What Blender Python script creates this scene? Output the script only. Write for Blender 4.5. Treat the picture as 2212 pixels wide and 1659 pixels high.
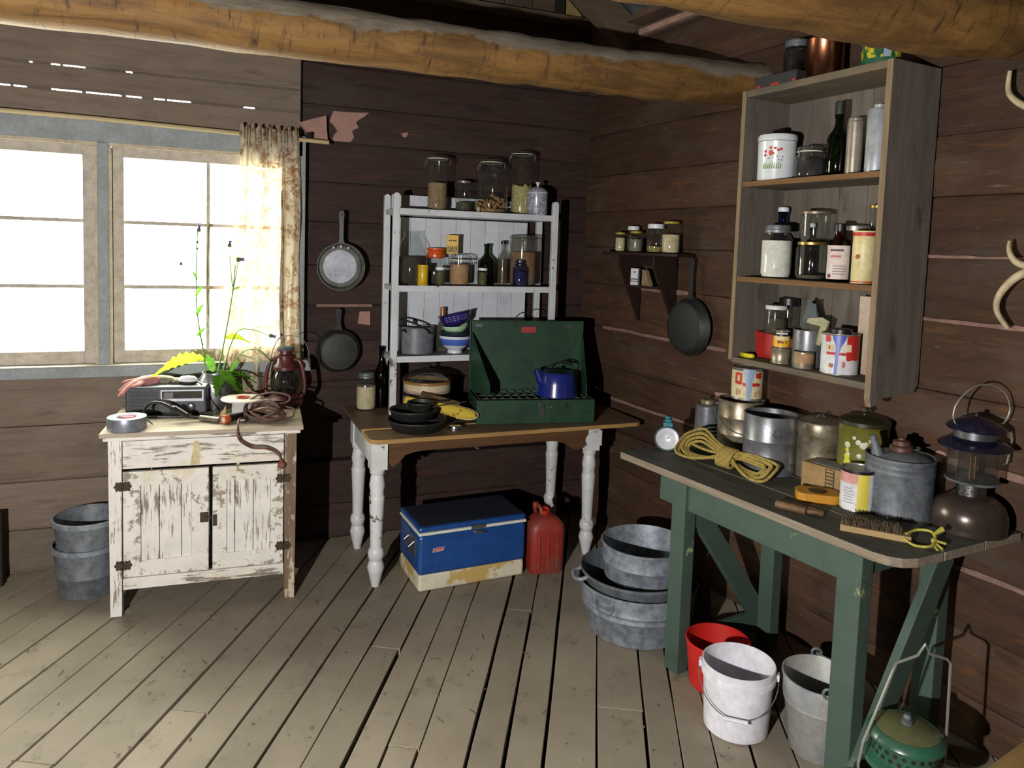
import bpy, math, random
from mathutils import Vector, Matrix
random.seed(7)
D = bpy.data
SC = bpy.context.scene
COL = SC.collection
for _o in list(D.objects):
    D.objects.remove(_o)
pi = math.pi
sin, cos = math.sin, math.cos

# ------------------------------------------------------------------ camera, light, exposure
cam = D.cameras.new('camera')
cam.sensor_width = 36.0
cam.lens = 1605.0 / 2212.0 * 36.0
cam.shift_y = -(829.5 - 655.0) / 2212.0
cam.clip_start = 0.02
camo = D.objects.new('camera', cam)
COL.objects.link(camo)
camo.matrix_world = Matrix(((0.92566625, -0.00157999, -0.37833781, 0.0),
                            (-0.37689415, 0.0835231, -0.9224829, 0.0),
                            (0.03305746, 0.99650459, 0.07671903, 1.7),
                            (0, 0, 0, 1)))
SC.camera = camo
SC.view_settings.view_transform = 'Standard'
SC.view_settings.look = 'None'
SC.view_settings.gamma = 1.0
SC.view_settings.use_curve_mapping = False
SC.view_settings.exposure = 0.0
SC.cycles.caustics_reflective = False
SC.cycles.caustics_refractive = False
SC.cycles.max_bounces = 10
SC.cycles.transparent_max_bounces = 24

world = D.worlds.new('sky')
SC.world = world
world.use_nodes = True
_bg = world.node_tree.nodes['Background']
_bg.inputs[0].default_value = (1.0, 0.97, 0.88, 1)
_bg.inputs[1].default_value = 42.0

def lamp(name, kind, energy, loc, color, **kw):
    l = D.lights.new(name, kind)
    l.energy = energy
    l.color = color
    for k, v in kw.items():
        setattr(l, k, v)
    o = D.objects.new(name, l)
    COL.objects.link(o)
    o.location = loc
    return o
# hand torch held to the left of the photographer
torch = lamp('torch_light', 'SPOT', 540.0, (-0.95, 0.1, 1.45), (1.0, 0.97, 0.94), shadow_soft_size=0.02, spot_size=math.radians(125), spot_blend=0.6)
torch.rotation_euler = Vector((1.6, 3.0, -0.25)).to_track_quat('-Z', 'Y').to_euler()
# daylight portal just outside the window opening
portal = lamp('window_portal', 'AREA', 1.0, (-0.5, 4.36, 1.6), (1, 1, 1), shape='RECTANGLE', size=2.0, size_y=1.2)
portal.rotation_euler = (-pi / 2, 0, 0)
portal.data.cycles.is_portal = True
# ------------------------------------------------------------------ mesh builder
class MB:
    def __init__(s):
        s.v = []; s.f = []; s.m = []; s.sm = []
        s.T = Matrix.Identity(4)
    def at(s, x=0, y=0, z=0, rz=0, rx=0, ry=0):
        s.T = Matrix.Translation((x, y, z)) @ Matrix.Rotation(rz, 4, 'Z') @ Matrix.Rotation(ry, 4, 'Y') @ Matrix.Rotation(rx, 4, 'X')
        return s
    def add(s, vs, fs, m=0, sm=False):
        b = len(s.v)
        s.v += [tuple(s.T @ Vector(p)) for p in vs]
        for f in fs:
            s.f.append([b + i for i in f]); s.m.append(m); s.sm.append(sm)
        return s
    def bx(s, x0, x1, y0, y1, z0, z1, m=0):
        v = [(x0, y0, z0), (x1, y0, z0), (x1, y1, z0), (x0, y1, z0), (x0, y0, z1), (x1, y0, z1), (x1, y1, z1), (x0, y1, z1)]
        return s.add(v, [(0, 3, 2, 1), (4, 5, 6, 7), (0, 1, 5, 4), (1, 2, 6, 5), (2, 3, 7, 6), (3, 0, 4, 7)], m)
    def lathe(s, prof, n=28, m=0, c=(0, 0, 0), sx=1, sy=1, wob=0.0):
        vs = []; fs = []; rings = []
        for r, z in prof:
            if r < 1e-6:
                rings.append([len(vs)]); vs.append((c[0], c[1], c[2] + z))
            else:
                k = []
                for i in range(n):
                    a = 2 * pi * i / n
                    q = r * (1 + wob * (random.random() - .5))
                    k.append(len(vs)); vs.append((c[0] + q * cos(a) * sx, c[1] + q * sin(a) * sy, c[2] + z))
                rings.append(k)
        for a, b in zip(rings, rings[1:]):
            if len(a) == 1 and len(b) == 1: continue
            for i in range(n):
                j = (i + 1) % n
                if len(a) == 1: fs.append((a[0], b[j], b[i]))
                elif len(b) == 1: fs.append((a[i], a[j], b[0]))
                else: fs.append((a[i], a[j], b[j], b[i]))
        return s.add(vs, fs, m, True)
    def cyl(s, r, z0, z1, n=28, m=0, c=(0, 0, 0), r1=None):
        r1 = r if r1 is None else r1
        return s.lathe([(0, z0), (r, z0), (r1, z1), (0, z1)], n, m, c)
    def tube(s, pts, r, n=8, m=0, closed=False, cap=True):
        P = [Vector(p) for p in pts]
        N = len(P)
        R = r if isinstance(r, (list, tuple)) else [r] * N
        tan = []
        for i in range(N):
            if closed: t = P[(i + 1) % N] - P[i - 1]
            else: t = P[min(i + 1, N - 1)] - P[max(i - 1, 0)]
            if t.length < 1e-9: t = Vector((0, 0, 1))
            tan.append(t.normalized())
        u = tan[0].orthogonal().normalized()
        vs = []; fs = []
        for i in range(N):
            t = tan[i]
            u = (u - t * u.dot(t))
            u = u.normalized() if u.length > 1e-6 else t.orthogonal().normalized()
            w = t.cross(u)
            for k in range(n):
                a = 2 * pi * k / n
                vs.append(tuple(P[i] + (u * cos(a) + w * sin(a)) * R[i]))
        for i in range(N if closed else N - 1):
            a = i * n; b = ((i + 1) % N) * n
            for k in range(n):
                j = (k + 1) % n
                fs.append((a + k, a + j, b + j, b + k))
        if cap and not closed:
            fs.append(tuple(range(n))[::-1]); fs.append(tuple((N - 1) * n + k for k in range(n)))
        return s.add(vs, fs, m, True)
    def prism(s, poly, z0, z1, m=0):
        n = len(poly)
        vs = [(x, y, z0) for x, y in poly] + [(x, y, z1) for x, y in poly]
        fs = [tuple(range(n))[::-1], tuple(range(n, 2 * n))]
        for i in range(n):
            j = (i + 1) % n
            fs.append((i, j, n + j, n + i))
        return s.add(vs, fs, m)
    def xz(s, poly, y0, y1, m=0):
        n = len(poly)
        vs = [(x, y0, z) for x, z in poly] + [(x, y1, z) for x, z in poly]
        fs = [tuple(range(n)), tuple(range(n, 2 * n))[::-1]]
        for i in range(n):
            j = (i + 1) % n
            fs.append((j, i, n + i, n + j))
        return s.add(vs, fs, m)
    def yz(s, poly, x0, x1, m=0):
        n = len(poly)
        vs = [(x0, y, z) for y, z in poly] + [(x1, y, z) for y, z in poly]
        fs = [tuple(range(n))[::-1], tuple(range(n, 2 * n))]
        for i in range(n):
            j = (i + 1) % n
            fs.append((i, j, n + j, n + i))
        return s.add(vs, fs, m)
    def mesh(s, name, mats):
        me = D.meshes.new(name)
        me.from_pydata(s.v, [], s.f)
        for mt in (mats if isinstance(mats, (list, tuple)) else [mats]):
            me.materials.append(mt)
        me.polygons.foreach_set('material_index', s.m)
        me.polygons.foreach_set('use_smooth', s.sm)
        me.update()
        import bmesh
        bm = bmesh.new(); bm.from_mesh(me)
        bmesh.ops.recalc_face_normals(bm, faces=bm.faces)
        bm.to_mesh(me); bm.free()
        if any(s.sm): me.set_sharp_from_angle(angle=math.radians(38))
        return me

def put(name, me, parent=None, loc=(0, 0, 0), rz=0.0, bevel=0.0, label=None, cat=None, group=None, kind=None, rot=None):
    o = D.objects.new(name, me)
    COL.objects.link(o)
    o.parent = parent
    o.location = loc
    o.rotation_euler = rot if rot else (0, 0, rz)
    if bevel:
        b = o.modifiers.new('bevel', 'BEVEL'); b.width = bevel; b.segments = 2; b.limit_method = 'ANGLE'; b.angle_limit = math.radians(40)
    tag(o, label, cat, group, kind)
    return o
def tag(o, label=None, cat=None, group=None, kind=None):
    if label: o['label'] = label
    if cat: o['category'] = cat
    if group: o['group'] = group
    if kind: o['kind'] = kind
def thing(name, label, cat, loc=(0, 0, 0), rz=0.0, group=None, rot=None):
    o = D.objects.new(name, None)
    COL.objects.link(o)
    o.empty_display_size = 0.05
    o.location = loc
    o.rotation_euler = rot if rot else (0, 0, rz)
    tag(o, label, cat, group)
    return o
def part(name, mb, mats, parent, bevel=0.0, label=None, kind=None, loc=(0, 0, 0), rot=None):
    return put(name, mb.mesh(name, mats), parent, loc, 0, bevel, label, None, None, kind, rot)
def solo(name, mb, mats, label, cat, loc=(0, 0, 0), rz=0.0, bevel=0.0, group=None, rot=None):
    return put(name, mb.mesh(name, mats), None, loc, rz, bevel, label, cat, group, None, rot)

def smooth_pts(pts, k=6):
    P = [Vector(p) for p in pts]; out = []
    for i in range(len(P) - 1):
        p0 = P[max(i - 1, 0)]; p1 = P[i]; p2 = P[i + 1]; p3 = P[min(i + 2, len(P) - 1)]
        for j in range(k):
            t = j / k
            out.append(0.5 * ((2 * p1) + (p2 - p0) * t + (2 * p0 - 5 * p1 + 4 * p2 - p3) * t * t + (3 * p1 - p0 - 3 * p2 + p3) * t ** 3))
    out.append(P[-1])
    return out
def arc(cx, cz, r, a0, a1, n=12, y=0.0, ez=1.0):
    return [(cx + r * cos(a0 + (a1 - a0) * i / n), y, cz + ez * r * sin(a0 + (a1 - a0) * i / n)) for i in range(n + 1)]

def lettering(parent, txt, size, loc, mat, rot=(pi / 2, 0, 0), name='lettering', wrap=None, shear=0.0, depth=0.0006):
    c = D.curves.new('lettering', 'FONT'); c.body = txt; c.size = size; c.extrude = depth; c.align_x = 'CENTER'; c.align_y = 'CENTER'; c.shear = shear; c.resolution_u = 2
    o = D.objects.new('tmp', c); COL.objects.link(o)
    bpy.context.view_layer.update()
    me = D.meshes.new_from_object(o.evaluated_get(bpy.context.evaluated_depsgraph_get()))
    D.objects.remove(o); D.curves.remove(c)
    me.name = name
    me.materials.clear(); me.materials.append(mat)
    return put(name, me, parent, loc, rot=rot)

# ------------------------------------------------------------------ materials
def lin(hx):
    hx = hx.lstrip('#')
    out = []
    for i in (0, 2, 4):
        c = int(hx[i:i + 2], 16) / 255
        out.append(c / 12.92 if c <= 0.04045 else ((c + 0.055) / 1.055) ** 2.4)
    return (*out, 1.0)
_mc = {}
class NT:
    def __init__(s, name):
        s.mat = D.materials.new(name); s.mat.use_nodes = True
        s.t = s.mat.node_tree; s.n = s.t.nodes; s.l = s.t.links
        s.b = s.n['Principled BSDF']; s.out = s.n['Material Output']
    def new(s, kind, **kw):
        nd = s.n.new(kind)
        for k, v in kw.items():
            if k.startswith('i_'):
                key = k[2:]
                nd.inputs[int(key) if key.isdigit() else key].default_value = v
            else: setattr(nd, k, v)
        return nd
    def link(s, a, b): s.l.new(a, b)
    def coord(s, scale=(1, 1, 1), src='Object', rot=(0, 0, 0)):
        tc = s.new('ShaderNodeTexCoord'); mp = s.new('ShaderNodeMapping')
        mp.inputs['Scale'].default_value = scale; mp.inputs['Rotation'].default_value = rot
        s.link(tc.outputs[src], mp.inputs[0])
        return mp.outputs[0]
    def noise(s, vec, scale, detail=4, rough=.6, dist=0):
        nd = s.new('ShaderNodeTexNoise'); nd.inputs['Scale'].default_value = scale; nd.inputs['Detail'].default_value = detail
        nd.inputs['Roughness'].default_value = rough; nd.inputs['Distortion'].default_value = dist
        s.link(vec, nd.inputs['Vector']); return nd.outputs['Fac']
    def ramp(s, fac, a, b, ca=(0, 0, 0, 1), cb=(1, 1, 1, 1)):
        r = s.new('ShaderNodeValToRGB'); e = r.color_ramp.elements
        e[0].position = a; e[0].color = ca; e[1].position = b; e[1].color = cb
        s.link(fac, r.inputs[0]); return r.outputs[0]
    def mix(s, fac, a, b, mode='MIX'):
        m = s.new('ShaderNodeMix', data_type='RGBA', blend_type=mode)
        for sock, v in ((m.inputs[0], fac), (m.inputs[6], a), (m.inputs[7], b)):
            if isinstance(v, (int, float)): sock.default_value = v
            elif isinstance(v, tuple): sock.default_value = v
            else: s.link(v, sock)
        return m.outputs[2]
    def bump(s, h, strength=.3, dist=.01):
        bp = s.new('ShaderNodeBump'); bp.inputs['Strength'].default_value = strength; bp.inputs['Distance'].default_value = dist
        s.link(h, bp.inputs['Height']); s.link(bp.outputs[0], s.b.inputs['Normal'])

def dirty(name, c, c2=None, scale=12, lo=.4, hi=.65, rough=.6, metal=0.0, bump=0.0, stretch=(1, 1, 1), coat=0.0, spec=.5, fine=.15, src='Object'):
    """base colour with patches of a second colour and a fine grain"""
    key = ('d', name)
    if key in _mc: return _mc[key]
    t = NT(name); a = lin(c); b = lin(c2) if c2 else a
    v = t.coord(stretch, src)
    n1 = t.noise(v, scale, 5, .65)
    col = t.mix(t.ramp(n1, lo, hi), a, b)
    n2 = t.noise(v, scale * 6, 3, .7)
    col = t.mix(1.0, col, t.ramp(n2, .3, .75, (1 - fine,) * 3 + (1,), (1 + fine,) * 3 + (1,)), 'MULTIPLY')
    t.link(col, t.b.inputs['Base Color'])
    t.b.inputs['Roughness'].default_value = rough; t.b.inputs['Metallic'].default_value = metal
    t.b.inputs['Specular IOR Level'].default_value = spec
    t.b.inputs['Coat Weight'].default_value = coat; t.b.inputs['Coat Roughness'].default_value = .15
    if bump: t.bump(n2, bump, .004)
    _mc[key] = t.mat
    return t.mat
def wood(name, c, c2, c3=None, axis='X', scale=6, rough=.8, bump=.4, patch=None, plo=.5, phi=.62, pscale=3, vary=.0, stretch=18):
    """streaky grain along an axis, optional patches of another colour"""
    key = ('w', name)
    if key in _mc: return _mc[key]
    t = NT(name)
    st = {'X': (1, stretch, stretch), 'Y': (stretch, 1, stretch), 'Z': (stretch, stretch, 1)}[axis]
    v = t.coord(tuple(q * scale / 6 for q in st))
    g = t.noise(v, 2.2, 6, .65, .6)
    col = t.mix(t.ramp(g, .35, .68), lin(c), lin(c2))
    v2 = t.coord((1, 1, 1))
    if c3:
        col = t.mix(t.ramp(t.noise(v2, 2.5, 4, .6), .45, .7), col, lin(c3))
    if patch:
        st2 = {'X': (1, 3, 3), 'Y': (3, 1, 3), 'Z': (3, 3, 1)}[axis]
        pn = t.noise(t.coord(st2), pscale, 6, .7)
        col = t.mix(t.ramp(pn, plo, phi), col, lin(patch))
    if vary:
        oi = t.new('ShaderNodeObjectInfo')
        col = t.mix(1.0, col, t.ramp(oi.outputs['Random'], 0, 1, (1 - vary,) * 3 + (1,), (1 + vary,) * 3 + (1,)), 'MULTIPLY')
    t.link(col, t.b.inputs['Base Color'])
    t.b.inputs['Roughness'].default_value = rough
    t.b.inputs['Specular IOR Level'].default_value = .3
    if bump: t.bump(g, bump, .004)
    _mc[key] = t.mat
    return t.mat
def worn(name, paint, under, amount=.4, scale=5, axis='X', rough=.55, stain=None, bump=.3, stretch=7, vary=0):
    """paint flaking off along the grain"""
    key = ('p', name)
    if key in _mc: return _mc[key]
    t = NT(name)
    st = {'X': (1, stretch, stretch), 'Y': (stretch, 1, stretch), 'Z': (stretch, stretch, 1), 'N': (1, 1, 1)}[axis]
    v = t.coord(st); v1 = t.coord((1, 1, 1))
    g = t.noise(v, scale, 8, .75)
    big = t.noise(v1, 5, 3, .5)
    mm = t.new('ShaderNodeMath', operation='ADD'); t.link(g, mm.inputs[0])
    m2 = t.new('ShaderNodeMath', operation='MULTIPLY'); t.link(big, m2.inputs[0]); m2.inputs[1].default_value = .45
    t.link(m2.outputs[0], mm.inputs[1])
    flake = t.ramp(mm.outputs[0], 1.0 - amount, 1.04 - amount)
    pc = t.mix(t.ramp(t.noise(v1, 9, 4), .4, .75), lin(paint), tuple(q * .82 for q in lin(paint)[:3]) + (1,))
    if stain: pc = t.mix(t.ramp(t.noise(v1, 4, 5, .7), .56, .74), pc, lin(stain))
    col = t.mix(flake, pc, lin(under))
    if vary:
        oi = t.new('ShaderNodeObjectInfo')
        col = t.mix(1.0, col, t.ramp(oi.outputs['Random'], 0, 1, (1 - vary,) * 3 + (1,), (1 + vary,) * 3 + (1,)), 'MULTIPLY')
    t.link(col, t.b.inputs['Base Color'])
    t.b.inputs['Roughness'].default_value = rough
    t.b.inputs['Specular IOR Level'].default_value = .4
    if bump: t.bump(mm.outputs[0], -bump, .002)
    _mc[key] = t.mat
    return t.mat
def plain(name, c, rough=.5, metal=0, coat=0.0, spec=.5):
    key = ('q', name)
    if key in _mc: return _mc[key]
    t = NT(name)
    v = t.coord()
    col = t.mix(t.ramp(t.noise(v, 30, 3), .3, .8), lin(c), tuple(q * .85 for q in lin(c)[:3]) + (1,))
    t.link(col, t.b.inputs['Base Color'])
    t.b.inputs['Roughness'].default_value = rough; t.b.inputs['Metallic'].default_value = metal
    t.b.inputs['Coat Weight'].default_value = coat; t.b.inputs['Coat Roughness'].default_value = .1
    t.b.inputs['Specular IOR Level'].default_value = spec
    _mc[key] = t.mat
    return t.mat
def glassy(name, tint, rough=.04, haze=0.0, gl=1.0):
    """thin glass wall: tinted see-through with a fresnel gloss and a little dust"""
    key = ('g', name)
    if key in _mc: return _mc[key]
    t = NT(name)
    tr = t.new('ShaderNodeBsdfTransparent'); tr.inputs[0].default_value = lin(tint)
    gs = t.new('ShaderNodeBsdfGlossy'); gs.inputs['Roughness'].default_value = rough; gs.inputs[0].default_value = (gl, gl, gl, 1)
    lw = t.new('ShaderNodeLayerWeight'); pw = t.new('ShaderNodeMath', operation='POWER'); pw.inputs[1].default_value = 4.0
    t.link(lw.outputs['Facing'], pw.inputs[0])
    fr = t.new('ShaderNodeMath', operation='MULTIPLY_ADD'); fr.inputs[1].default_value = .6; fr.inputs[2].default_value = .045
    t.link(pw.outputs[0], fr.inputs[0])
    mx = t.new('ShaderNodeMixShader')
    t.link(fr.outputs[0], mx.inputs[0]); t.link(tr.outputs[0], mx.inputs[1]); t.link(gs.outputs[0], mx.inputs[2])
    o = mx.outputs[0]
    if haze:
        df = t.new('ShaderNodeBsdfDiffuse'); df.inputs[0].default_value = (.6, .58, .53, 1)
        m2 = t.new('ShaderNodeMixShader')
        n = t.noise(t.coord(), 14, 5)
        mm = t.new('ShaderNodeMath', operation='MULTIPLY'); t.link(t.ramp(n, .3, .8), mm.inputs[0]); mm.inputs[1].default_value = haze
        t.link(mm.outputs[0], m2.inputs[0]); t.link(o, m2.inputs[1]); t.link(df.outputs[0], m2.inputs[2]); o = m2.outputs[0]
    t.n.remove(t.b)
    t.link(o, t.out.inputs[0])
    _mc[key] = t.mat
    return t.mat

# ------------------------------------------------------------------ the room
# right-wall frame: u metres along the wall from the far corner, d metres out into the room
CX, CY = 2.22, 4.2
UX, UY = 0.0995, -0.99504
PHI = math.atan2(UY, UX)
def rw(u, d=0.0):
    return (CX + u * UX + d * UY, CY + u * UY - d * UX)
YB = 4.2

M_plank = None
def floor_mat():
    t = NT('painted_floor_boards')
    v = t.coord((1, 1, 1))
    ang = math.radians(28.7)
    vg = t.coord((9, .55, 9), rot=(0, 0, ang))
    base = t.mix(t.ramp(t.noise(v, 3.2, 5, .6), .35, .7), lin('#8f8575'), lin('#807667'))
    grain = t.noise(vg, 3, 6, .7)
    base = t.mix(t.ramp(grain, .66, .85), base, lin('#6a6257'))
    dirt = t.noise(v, 7, 8, .75)
    base = t.mix(t.ramp(dirt, .56, .74), base, lin('#5b5146'))
    spots = t.noise(v, 38, 2, .5)
    base = t.mix(t.ramp(spots, .72, .76), base, lin('#4e4335'))
    oi = t.new('ShaderNodeObjectInfo')
    base = t.mix(1.0, base, t.ramp(oi.outputs['Random'], 0, 1, (.86, .86, .86, 1), (1.1, 1.1, 1.1, 1)), 'MULTIPLY')
    t.link(base, t.b.inputs['Base Color'])
    t.b.inputs['Roughness'].default_value = .62
    t.b.inputs['Specular IOR Level'].default_value = .3
    t.bump(grain, .25, .003)
    return t.mat
M_floor = floor_mat()
M_under = dirty('dark_earth_under_boards', '#1a1511', '#0e0b09', 8, rough=1)

mb = MB(); mb.bx(-3.1, 3.2, -2.5, 4.5, -.12, -.05)
floor = put('floor', mb.mesh('floor', M_under), kind='structure')
_a = math.radians(28.7)
pd = Vector((sin(_a), cos(_a))); pp = Vector((cos(_a), -sin(_a)))
seams = [-2.24, -2.065, -1.935, -1.79, -1.655, -1.462, -1.313, -1.18, -1.025, -.884, -.751, -.638, -.526, -.362, -.234, -.11, .068, .242, .355, .47, .6, .742]
while seams[0] > -5.2: seams.insert(0, seams[0] - random.uniform(.12, .17))
while seams[-1] < 4.2: seams.append(seams[-1] + random.uniform(.12, .17))
room = [Vector((-2.75, -2.15)), Vector((2.9, -2.15)), Vector((2.27, 4.26)), Vector((-2.75, 4.26))]
def clip(poly, n, c):      # keep n.p <= c
    out = []
    for i in range(len(poly)):
        p, q = poly[i], poly[(i + 1) % len(poly)]
        a, b = p.dot(n) - c, q.dot(n) - c
        if a <= 0: out.append(p)
        if a * b < 0: out.append(p + (q - p) * (a / (a - b)))
    return out
joints = {-.362: 3.355, .068: 2.67, -.638: 2.34, -1.462: 2.404, -1.79: 2.08, -.884: 2.93, .742: 1.2, -2.24: 3.3, -.11: .9, .47: 3.6}
for s0, s1 in zip(seams, seams[1:]):
    cut = joints.get(s0)
    for lo, hi in ([(-9, 9)] if cut is None else [(-9, cut - .002), (cut + .002, 9)]):
        g0, g1 = random.uniform(.002, .006), random.uniform(.002, .006)
        if s0 in (-.11, -.362, -1.18, -1.462): g0 = .009
        if lo == -9 and cut is not None: g1 += .004
        poly = clip(room, -pp, -(s0 + g0)); poly = clip(poly, pp, s1 - g1) if len(poly) > 2 else poly
        poly = clip(poly, pd, hi) if len(poly) > 2 else poly
        poly = clip(poly, -pd, -lo) if len(poly) > 2 else poly
        if len(poly) < 3: continue
        # wavy worn edges: resample the outline along the board
        out = []
        for i in range(len(poly)):
            p, q = poly[i], poly[(i + 1) % len(poly)]
            out.append(p)
            L = (q - p).length
            if abs((q - p).normalized().dot(pd)) > .99 and L > .6:
                k = int(L / .3)
                for j in range(1, k):
                    out.append(p + (q - p) * (j / k) + pp * random.uniform(-.0022, .0022))
        mb = MB(); mb.prism([(p.x, p.y) for p in out], -.032, random.uniform(-.003, 0.0))
        part('floor_plank', mb, M_floor, floor, bevel=.0025)

# hewn logs ------------------------------------------------------------
def log_mat(name, c1, c2, c3, pink, plo=.62, warm='#5a3c28', dark='#33241b'):
    t = NT(name)
    v = t.coord((.6, 5, 5)); v1 = t.coord((1, 1, 2.2))
    g = t.noise(v, 4, 7, .7, .4)
    col = t.mix(t.ramp(g, .36, .66), lin(c1), lin(c2))
    col = t.mix(t.ramp(t.noise(v1, 2.3, 5, .6), .5, .7), col, lin(c3))
    fine = t.noise(t.coord((2, 26, 26)), 3, 5, .7)
    col = t.mix(t.ramp(fine, .60, .8), col, lin(pink))
    dk = t.noise(t.coord((.9, 3, 6)), 3.1, 7, .72, 1.0)
    col = t.mix(t.ramp(dk, .52, .68), col, lin(dark))
    wm = t.noise(t.coord((.8, 2, 4)), 4.3, 6, .7, .8)
    col = t.mix(t.ramp(wm, .54, .70), col, lin(warm))
    sp = t.noise(t.coord((1.2, 1, 3)), 6, 8, .75)
    col = t.mix(t.ramp(sp, plo, plo + .05), col, lin(pink))
    oi = t.new('ShaderNodeObjectInfo')
    col = t.mix(1.0, col, t.ramp(oi.outputs['Random'], 0, 1, (.8, .8, .8, 1), (1.2, 1.2, 1.2, 1)), 'MULTIPLY')
    t.link(col, t.b.inputs['Base Color'])
    t.b.inputs['Roughness'].default_value = .75
    t.b.inputs['Specular IOR Level'].default_value = .25
    t.bump(g, .5, .01)
    return t.mat
M_logR = log_mat('old_brown_painted_logs', '#4a3427', '#3b2b20', '#4e4036', '#6f5e50', .64, '#573a22', '#33261c')
M_logB = log_mat('flaking_maroon_logs', '#392a25', '#2d211d', '#372e29', '#5c4640', .66, '#462923', '#251b18')
M_logW = log_mat('glare_paled_bare_boards', '#73655a', '#64574b', '#776a5e', '#8a7c6d', .72, '#75634f', '#5d5145')  # bare grey-brown boards, lightened further to paint in the window glare
M_logG = log_mat('grey_brown_gable_boards', '#564838', '#493c31', '#5b4d40', '#7b6957', .75, '#5b4937', '#3a3027')
M_dark = dirty('dark_gaps', '#15100c', '#0c0907', 10, rough=1)
M_chink = dirty('old_pinkish_chinking', '#86695d', '#6a5247', 10, rough=.95, bump=.4)
M_peel = dirty('peeled_pink_paint', '#a0776e', '#8d7268', 14, rough=.9, bump=.3)

def log_mb(x0, x1, z0, z1, depth=.16, bulge=.022, seg=26, bow=.006):
    """one hewn log lying along x, face towards -y, its wavy face around y=0"""
    m = MB()
    h = z1 - z0
    prof = [(.0, depth), (.006, .5 * bulge), (.03, -.1 * bulge), (.10, -.55 * bulge), (.30, -.9 * bulge), (.5, -bulge), (.7, -.9 * bulge), (.9, -.55 * bulge), (.97, -.1 * bulge), (.994, .5 * bulge), (1.0, depth)]
    k = len(prof); vs = []; fs = []
    ph = random.uniform(0, 6)
    for i in range(seg + 1):
        x = x0 + (x1 - x0) * i / seg
        w = bow * sin(ph + i * .55) + random.uniform(-.003, .003)
        for t_, y in prof:
            edge = 1 if t_ in (0.0, 1.0) else 0
            vs.append((x, y + (0 if edge else w + random.uniform(-.003, .003)), z0 + h * t_ + (0 if edge else random.uniform(-.0007, .0007))))
    for i in range(seg):
        for j in range(k - 1):
            a = i * k + j
            fs.append((a, a + k, a + k + 1, a + 1))
        fs.append((i * k, i * k + k - 1, (i + 1) * k + k - 1, (i + 1) * k))
    m.add(vs, fs, 0, True)
    m.add([vs[j] for j in range(k)], [tuple(range(k))], 0)
    m.add([vs[seg * k + j] for j in range(k)], [tuple(range(k))[::-1]], 0)
    return m
def strip(x0, x1, z, h, y=.012, seg=14):
    m = MB(); n = seg
    top = [(x0 + (x1 - x0) * i / n, z + h * random.uniform(.25, .6)) for i in range(n + 1)]
    bot = [(x0 + (x1 - x0) * i / n, z - h * random.uniform(.25, .6)) for i in range(n + 1)]
    m.xz(bot + top[::-1], y - .002, y + .03)
    return m

ZJ = [0, .16, .39, .612, .80, .983, 1.22, 1.482, 1.713, 1.93, 2.148, 2.40, 2.65, 2.90]
mb = MB(); mb.bx(-.25, 6.9, .10, .2, -.05, 2.9)
wall_r = put('wall_right', mb.mesh('wall_right', M_dark), loc=(CX, CY, 0), rz=PHI, kind='structure')
for z0, z1 in zip(ZJ, ZJ[1:]):
    part('log', log_mb(-.2, 6.8, z0, z1, .09, .006, 40, bow=.004), M_logR, wall_r, loc=(0, .024, 0))
for u0, u1, z, h in [(1.7, 2.9, 1.482, .018), (.45, 1.0, 1.483, .022), (2.3, 3.1, .983, .03), (1.95, 2.25, .985, .05), (2.15, 3.0, .612, .02), (.2, 1.25, 1.222, .02), (.3, 1.5, .80, .018), (2.2, 3.1, 1.713, .012), (1.2, 1.9, .983, .05)]:
    part('chinking_strip', strip(u0, u1, z, h), M_chink, wall_r)
for u, z, w, h in [(2.02, .93, .10, .07), (2.36, .99, .06, .05), (2.12, 1.03, .10, .02), (1.28, .99, .22, .07)]:
    m = MB(); n = 14
    m.xz([(u + w * .5 * cos(2 * pi * i / n) * random.uniform(.6, 1.1), z + h * .5 * sin(2 * pi * i / n) * random.uniform(.6, 1.1)) for i in range(n)], -.002, .03)
    part('peeling_patch', m, M_peel, wall_r)

def roof_z(x): return 2.93 + (2.35 - abs(x)) * .72
# back wall: X runs along it, window opening X -1.45..0.46, z 1.03..2.22
WX0, WX1, WZ0, WZ1 = -1.46, .46, 1.0, 2.24
mb = MB(); mb.bx(.40, 2.36, .135, .2, -.05, 3.07); mb.bx(.445, .47, .035, .14, 2.2, 3.07); mb.bx(-2.9, .46, .10, .2, -.05, 1.0); mb.bx(-2.9, -1.46, .10, .2, 1.0, 2.2)
wall_b = put('wall_back', mb.mesh('wall_back', M_dark), loc=(0, YB, 0), kind='structure')
ZB = [0, .2, .45, .68, .90, 1.13, 1.335, 1.56, 1.80, 2.02, 2.24, 2.44, 2.66, 2.87, 3.07]
for z0, z1 in zip(ZB, ZB[1:]):
    part('log', log_mb(.462, 2.30, z0, z1, .09, .005, 16, bow=.003), M_logB, wall_b, loc=(0, .05 if z0 > .3 else 0, 0))
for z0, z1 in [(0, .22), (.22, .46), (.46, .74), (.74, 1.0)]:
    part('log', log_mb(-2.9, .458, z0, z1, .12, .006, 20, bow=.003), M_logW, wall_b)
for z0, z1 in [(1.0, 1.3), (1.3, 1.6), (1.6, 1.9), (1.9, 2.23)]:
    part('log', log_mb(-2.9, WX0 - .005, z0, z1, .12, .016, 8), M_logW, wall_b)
m = MB(); m.xz([(-2.7, 3.06), (2.3, 3.06), (2.3, roof_z(2.3) + .05), (0, roof_z(0) + .05), (-2.3, roof_z(2.3) + .05)], .06, .12); part('gable_backing', m, M_dark, wall_b)
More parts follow.
